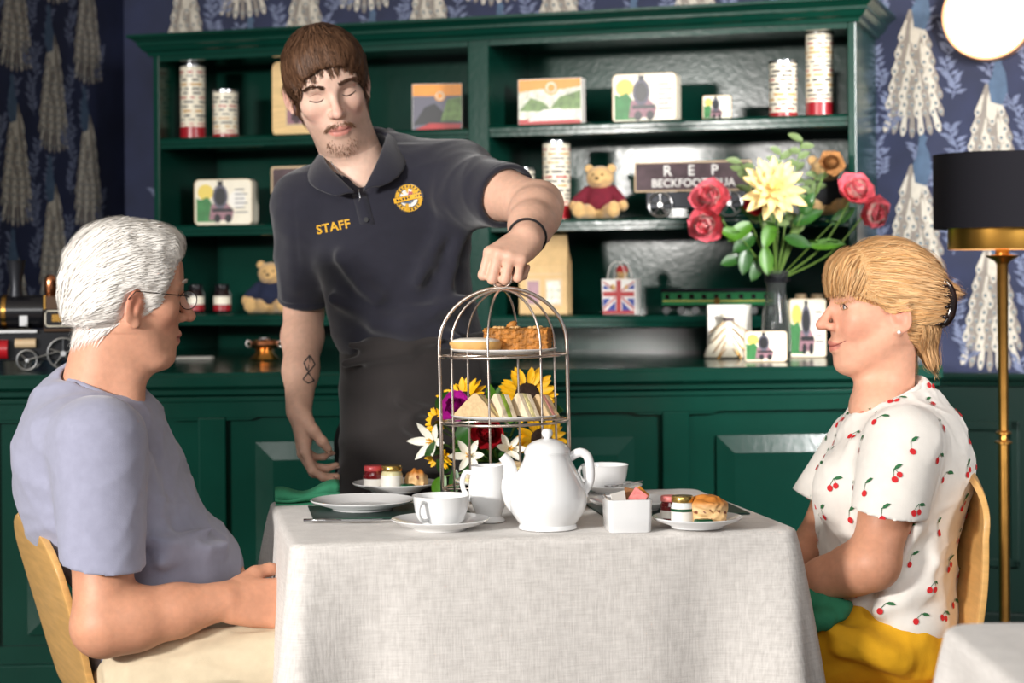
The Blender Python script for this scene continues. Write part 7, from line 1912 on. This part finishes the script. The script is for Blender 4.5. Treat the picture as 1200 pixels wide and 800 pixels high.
lenA = lambda l: np.where(l[:, 0] > .01, np.clip((l[:, 2] - .053 + .007 * np.sin(l[:, 1] * 190) + .005 * np.sin(l[:, 1] * 430 + 1) + .10 * np.maximum(0, np.abs(l[:, 1]) - .05) * 8) * 1.05, .004, .045), .045)
hv2, hf2 = net_relaxed(AV, 1)
s1 = strands(AV, PA, 9000, flowA, lenA, .0018, colB, 41, frame=frA, jitter=.10, lift=.0014, K=8, vcolr=.3)
s2 = strands(AV, PA, 500, flowA, lenA, .0030, colB, 42, frame=frA, jitter=.05, lift=.0016, K=7, keep=lambda l: (l[:, 0] > .055) & (l[:, 2] < .085), vcolr=.3)
multi('hair', [(hv2, hf2, np.tile(brown * .8, (len(hv2), 1))), s1, s2], M_HAIR, wai)

# navy polo shirt
M_POLO = mat('navy pique cotton', (29, 29, 43), rough=.88, var=.06, vscale=60, bump=.35, bscale=900, sheen=.35)
PS = SDF((-.52, 3.38, .90), (.12, 4.02, 1.50), .0042)
PS.ell(P(455, 275, 3.77), (.165, .105, .165), 0); PS.ell(P(472, 360, 3.77), (.146, .102, .125), .06); PS.ell(P(482, 400, 3.77), (.140, .10, .07), .05)
PS.cap(P(368, 240, 3.79), P(440, 205, 3.79), .074, .078, .05); PS.cap(P(440, 205, 3.79), P(540, 210, 3.76), .078, .074, .05)
PS.cap(P(430, 200, 3.79), P(428, 188, 3.79), .07, .062, .03)
up_end = np.array(shl) + (np.array(ell_) - np.array(shl)) * .62; up_far = np.array(shl) + (np.array(ell_) - np.array(shl)) * .85
for (a_, b_, r_) in (((520, 270, 3.68), (490, 330, 3.66), .012), ((545, 260, 3.68), (520, 350, 3.68), .012), ((400, 300, 3.68), (440, 350, 3.66), .010), ((390, 350, 3.69), (470, 385, 3.66), .010), ((480, 380, 3.66), (545, 350, 3.68), .011), ((440, 380, 3.66), (540, 395, 3.67), .010), ((560, 240, 3.66), (520, 235, 3.66), .012), ((345, 280, 3.75), (348, 330, 3.80), .008)):
    PS.cap(P(*a_), P(*b_), r_, r_ * .4, .035)
PS.warp(folds(.0045, 71, (10, 10, 14)))
sleeve(PS, P(360, 244, 3.79), P(357, 352, 3.865), .073, .0525, np.array([-.10, .2, -1.0]), .044, .035, folds(.0035, 73, (12, 12, 10)))
dirl = (np.array(ell_) - np.array(shl)); dirl /= np.linalg.norm(dirl)
sleeve(PS, P(524, 218, 3.755), up_end, .080, .061, dirl + np.array((0, 0, -.1)), .052, .04, folds(.004, 75, (12, 12, 10)))
# open neck
PS.ell(P(424, 180, 3.74), (.066, .066, .050), .01, 's'); PS.cap(P(424, 192, 3.70), P(421, 224, 3.675), .034, .010, .010, 's')
PS.build('polo_shirt', M_POLO, wai, smooth_it=2)
# ribbed cuffs
for cpt, ax_, rr in ((np.array(P(357, 352, 3.865)), np.array(P(357, 352, 3.865)) - np.array(P(361, 240, 3.79)), .0535), (up_end - dirl * .006, dirl, .0615)):
    Mf = face_matrix(Vector(cpt) - Vector(wai.location), ax_)
    b = MB(); b.M = Mf; b.lathe([(rr - .003, -.020), (rr + .001, -.019), (rr + .002, -.002), (rr, .001), (rr - .004, 0)], 36, closed=True); b.build('sleeve_cuff', M_POLO, wai, smooth=True)
# collar: two flaps that fold out from the neck
def collar(pts_in, pts_out, name):
    n = len(pts_in); b = MB(); vs = []; fs = []
    for a_, b_ in zip(pts_in, pts_out):
        a_, b_ = Vector(P(*a_)), Vector(P(*b_)); mid = (a_ + b_) / 2 + Vector((0, -.008, .010))
        for t_ in np.linspace(0, 1, 6): vs.append((a_ * (1 - t_) ** 2 + mid * 2 * t_ * (1 - t_) + b_ * t_ ** 2) - Vector(wai.location))
    for i in range(n - 1):
        for j in range(5): k = i * 6 + j; fs.append((k, k + 1, k + 7, k + 6))
    b.add(vs, fs); o = b.build(name, M_POLO, wai, smooth=True); sd = o.modifiers.new('cloth', 'SOLIDIFY'); sd.thickness = .004; sd.offset = 0
    ss = o.modifiers.new('smooth', 'SUBSURF'); ss.levels = 1; ss.render_levels = 1
collar([(384, 172, 3.80), (378, 178, 3.74), (381, 190, 3.69), (395, 206, 3.655), (420, 228, 3.640)], [(372, 190, 3.82), (360, 200, 3.75), (360, 212, 3.69), (368, 222, 3.655), (398, 232, 3.640)], 'collar_flap')
collar([(452, 150, 3.82), (455, 152, 3.77), (450, 168, 3.70), (440, 195, 3.66), (422, 228, 3.640)], [(468, 158, 3.84), (476, 172, 3.77), (478, 190, 3.69), (470, 208, 3.655), (445, 220, 3.645)], 'collar_flap')
collar([(452, 150, 3.82), (420, 150, 3.86), (384, 172, 3.80)], [(468, 160, 3.84), (425, 166, 3.90), (372, 190, 3.82)], 'collar_stand')
def on_shirt(px, py, off=.0012):
    p, n = surf(PS, px, py, 3.45, 3.95); return Vector(p + n * off)
# placket, buttons, staff lettering and round badge
b = MB(); vs = []; rows = [(421 + i * 1.3, 228 + i * 5) for i in range(8)]
for (x, y) in rows: vs += [on_shirt(x - 8, y, .002) - Vector(wai.location), on_shirt(x + 9, y, .002) - Vector(wai.location)]
b.add(vs, [(2 * i, 2 * i + 1, 2 * i + 3, 2 * i + 2) for i in range(7)]); o = b.build('placket', M_POLO, wai, smooth=True); sd = o.modifiers.new('cloth', 'SOLIDIFY'); sd.thickness = .002
b = MB(); b.cyl(on_shirt(430, 258, .003) - Vector(wai.location), on_shirt(430, 258, .006) - Vector(wai.location), .005, 14); b.build('button', M_BLACKENAMEL, wai)
M_GOLDT = mat('gold embroidery thread', (226, 172, 44), rough=.6, bump=.5, bscale=900); M_WHITET = mat('white embroidery thread', (230, 228, 222), rough=.6)
def draped(name, me_v, me_f, m_, cx, cy, ang, off, sc_px=1.0):
    ca, sa = math.cos(ang), math.sin(ang); vs = []
    for x, y in me_v: vs.append(on_shirt(cx + (x * ca - y * sa) * sc_px, cy - (x * sa + y * ca) * sc_px, off) - Vector(wai.location))
    b = MB(); b.add(vs, me_f); return b.build(name, m_, wai, fix=False)
tm = text_mesh('STAFF', 14.5, 0, 1.05, .35); draped('staff_lettering', [(q.co.x, q.co.y) for q in tm.vertices], [tuple(p.vertices) for p in tm.polygons], M_GOLDT, 391, 266, math.radians(11), .0016)
def disc(r0, r1, n=32):
    v_ = []; 
    for i in range(n): a = 2 * math.pi * i / n; v_ += [(r0 * math.cos(a), r0 * math.sin(a)), (r1 * math.cos(a), r1 * math.sin(a))]
    return v_, [(2 * i, 2 * i + 1, (2 * i + 3) % (2 * n), (2 * i + 2) % (2 * n)) for i in range(n)]
draped('badge', *disc(.1, 17, 36), M_GOLDT, 479, 232, 0, .0012)
draped('badge_line', *disc(16.2, 17, 36), M_INK, 479, 232, 0, .0017)
draped('badge_line', *disc(10.8, 11.8, 36), M_INK, 479, 232, 0, .0017)
draped('badge_field', *disc(.1, 10.8, 30), M_WHITET, 479, 232, 0, .0017)
draped('badge_emblem', [(-7, -6), (2, -7), (6, -2), (1, 1), (-4, -1)], [(0, 1, 2, 3, 4)], mat('slate thread', (96, 110, 130), rough=.6), 479, 232, 0, .0022)
draped('badge_emblem', [(-1, 3), (4, 3), (5, 7), (0, 8)], [(0, 1, 2, 3)], M_REDP, 479, 232, 0, .0022)
for k in range(22):                                              # stitched ring of tiny letters, too small to read
    a = 2 * math.pi * k / 22; r0 = 13.8; x, y = r0 * math.cos(a), r0 * math.sin(a); c_, s_ = math.cos(a), math.sin(a)
    if abs(y) < 4: continue
    draped('badge_stitch', [(x + c_ * 1.4 - s_ * .8, y + s_ * 1.4 + c_ * .8), (x + c_ * 1.4 + s_ * .8, y + s_ * 1.4 - c_ * .8), (x - c_ * 1.4 + s_ * .8, y - s_ * 1.4 - c_ * .8), (x - c_ * 1.4 - s_ * .8, y - s_ * 1.4 + c_ * .8)], [(0, 1, 2, 3)], M_INK, 479, 232, 0, .0019)
ca_ = math.radians(14)
def strip(w, h, n=8): return [(-w + 2 * w * i / n, s_ * h) for i in range(n + 1) for s_ in (-1, 1)], [(2 * i, 2 * i + 2, 2 * i + 3, 2 * i + 1) for i in range(n)]
draped('badge_banner', *strip(18.5, 3.4), M_INK, 479, 232, ca_, .0024); draped('badge_banner', *strip(18, 2.9), mat('amber thread', (240, 178, 40), rough=.6), 479, 232, ca_, .0027)
for k in range(9): draped('badge_stitch', [(-15 + k * 3.6 + dx, dy) for dx, dy in ((0, -1.4), (2, -1.4), (2, 1.4), (0, 1.4))], [(0, 1, 2, 3)], M_INK, 479, 232, ca_, .0030)
# necklace with a small pendant
nk = thing('necklace', 'thin chain with small silver pendant at the waiter\'s open collar', 'necklace', tuple(P(421, 225, 3.63)))
def on_neck(px, py, off=.002):
    F1 = QS; p, n = surf(F1, px, py, 3.45, 3.9); return Vector(p + n * off)
b = MB(); b.tube([on_neck(x, y) - Vector(nk.location) for x, y in ((388, 188), (393, 196), (400, 205), (408, 214), (416, 221))], .0007, 5); b.build('chain', M_SILVER, nk, smooth=True)
q = on_shirt(421, 228, .008) - Vector(nk.location)
b = MB(); b.tube([q + Vector((0, 0, .006)), q, q + Vector((.003, -.001, -.010)), q + Vector((-.002, -.001, -.022))], [.0015, .003, .0036, .0012], 8, flat=.5); b.build('pendant', M_SILVER, nk, smooth=True)
# bracelet
br_c = np.array(ell_) + (np.array(wrl) - np.array(ell_)) * .94; Mf = face_matrix(Vector(br_c), np.array(wrl) - np.array(ell_))
b = MB(); b.M = Mf; b.tube([(.0335 * math.cos(a), .0335 * math.sin(a), 0) for a in np.linspace(0, 2 * math.pi, 36, endpoint=False)], .0022, 8, closed=True); o = b.build('bracelet', mat('black cord', (22, 20, 24), rough=.6), smooth=True); tag(o, 'thin black cord bracelet on the waiter\'s lifting wrist', 'bracelet')
# tattoo on the hanging forearm
def on_arm(px, py, off=.0006):
    p, n = surf(GS, px, py, 3.5, 3.98); return Vector(p + n * off) - Vector(wai.location)
M_TAT = mat('tattoo ink', (70, 64, 66), rough=.6)
b = MB()
for poly in ([(363, 416), (369, 427), (361, 437), (356, 425), (363, 416)], [(361, 437), (368, 446), (361, 449), (355, 444), (361, 437)], [(363, 416), (361, 437)], [(369, 427), (355, 444)], [(356, 425), (368, 446)]):
    for a_, b_ in zip(poly[:-1], poly[1:]):
        d = Vector((b_[0] - a_[0], b_[1] - a_[1])).normalized(); nx, ny = -d.y * .8, d.x * .8; n = 5; vs = []
        for i in range(n + 1):
            f = i / n; x, y = a_[0] + (b_[0] - a_[0]) * f, a_[1] + (b_[1] - a_[1]) * f
            vs += [on_arm(x + nx, y + ny), on_arm(x - nx, y - ny)]
        b.add(vs, [(2 * i, 2 * i + 1, 2 * i + 3, 2 * i + 2) for i in range(n)])
b.build('tattoo', M_TAT, wai, fix=False)
# apron, trousers, shoes
M_APRON = mat('black apron cotton', (38, 33, 33), rough=.85, var=.08, vscale=40, bump=.3, bscale=600, sheen=.3)
M_TROU = mat('black trousers', (20, 20, 24), rough=.85)
AP = SDF((-.36, 3.56, .34), (.08, 4.0, 1.09), .005)
AP.cap(P(484, 398, 3.78), P(487, 560, 3.80), .15, .155, 0, flat=(0, 1, 0), fs=.78); AP.cap(P(487, 560, 3.80), P(487, 680, 3.80), .155, .165, .02, flat=(0, 1, 0), fs=.78)
AP.half(P(484, 384, 3.78), (.06, 0, 1), k=.012); AP.half((0, 0, .42), (0, 0, -1), k=.01)
for (a_, b_, r_) in (((410, 405, 3.675), (520, 398, 3.655), .008), ((405, 425, 3.68), (480, 412, 3.66), .007), ((470, 470, 3.665), (540, 500, 3.665), .008), ((480, 500, 3.665), (530, 540, 3.665), .008)):
    AP.cap(P(*a_), P(*b_), r_, r_ * .5, .03)
AP.warp(folds(.0045, 81, (9, 9, 13)))
AP.build('apron', M_APRON, wai, smooth_it=2)
LA = SDF((-.38, 3.6, 0), (.10, 4.02, .95), .0065)
for px in (440, 535):
    h_ = P(px, 520, 3.83); LA.cap(h_, (h_.x, 3.84, .12), .085, .06, .02)
LA.build('trousers', M_TROU, wai)
for px in (440, 535):
    h_ = P(px, 520, 3.83); SS = SDF((h_.x - .08, 3.58, -.01), (h_.x + .08, 3.95, .15), .006)
    SS.cap((h_.x, 3.86, .05), (h_.x, 3.68, .036), .046, .038, .02); SS.cap((h_.x, 3.84, .10), (h_.x, 3.85, .05), .05, .05, .02); SS.half((0, 0, .004), (0, 0, -1)); SS.build('shoe', M_BLACKENAMEL, wai)
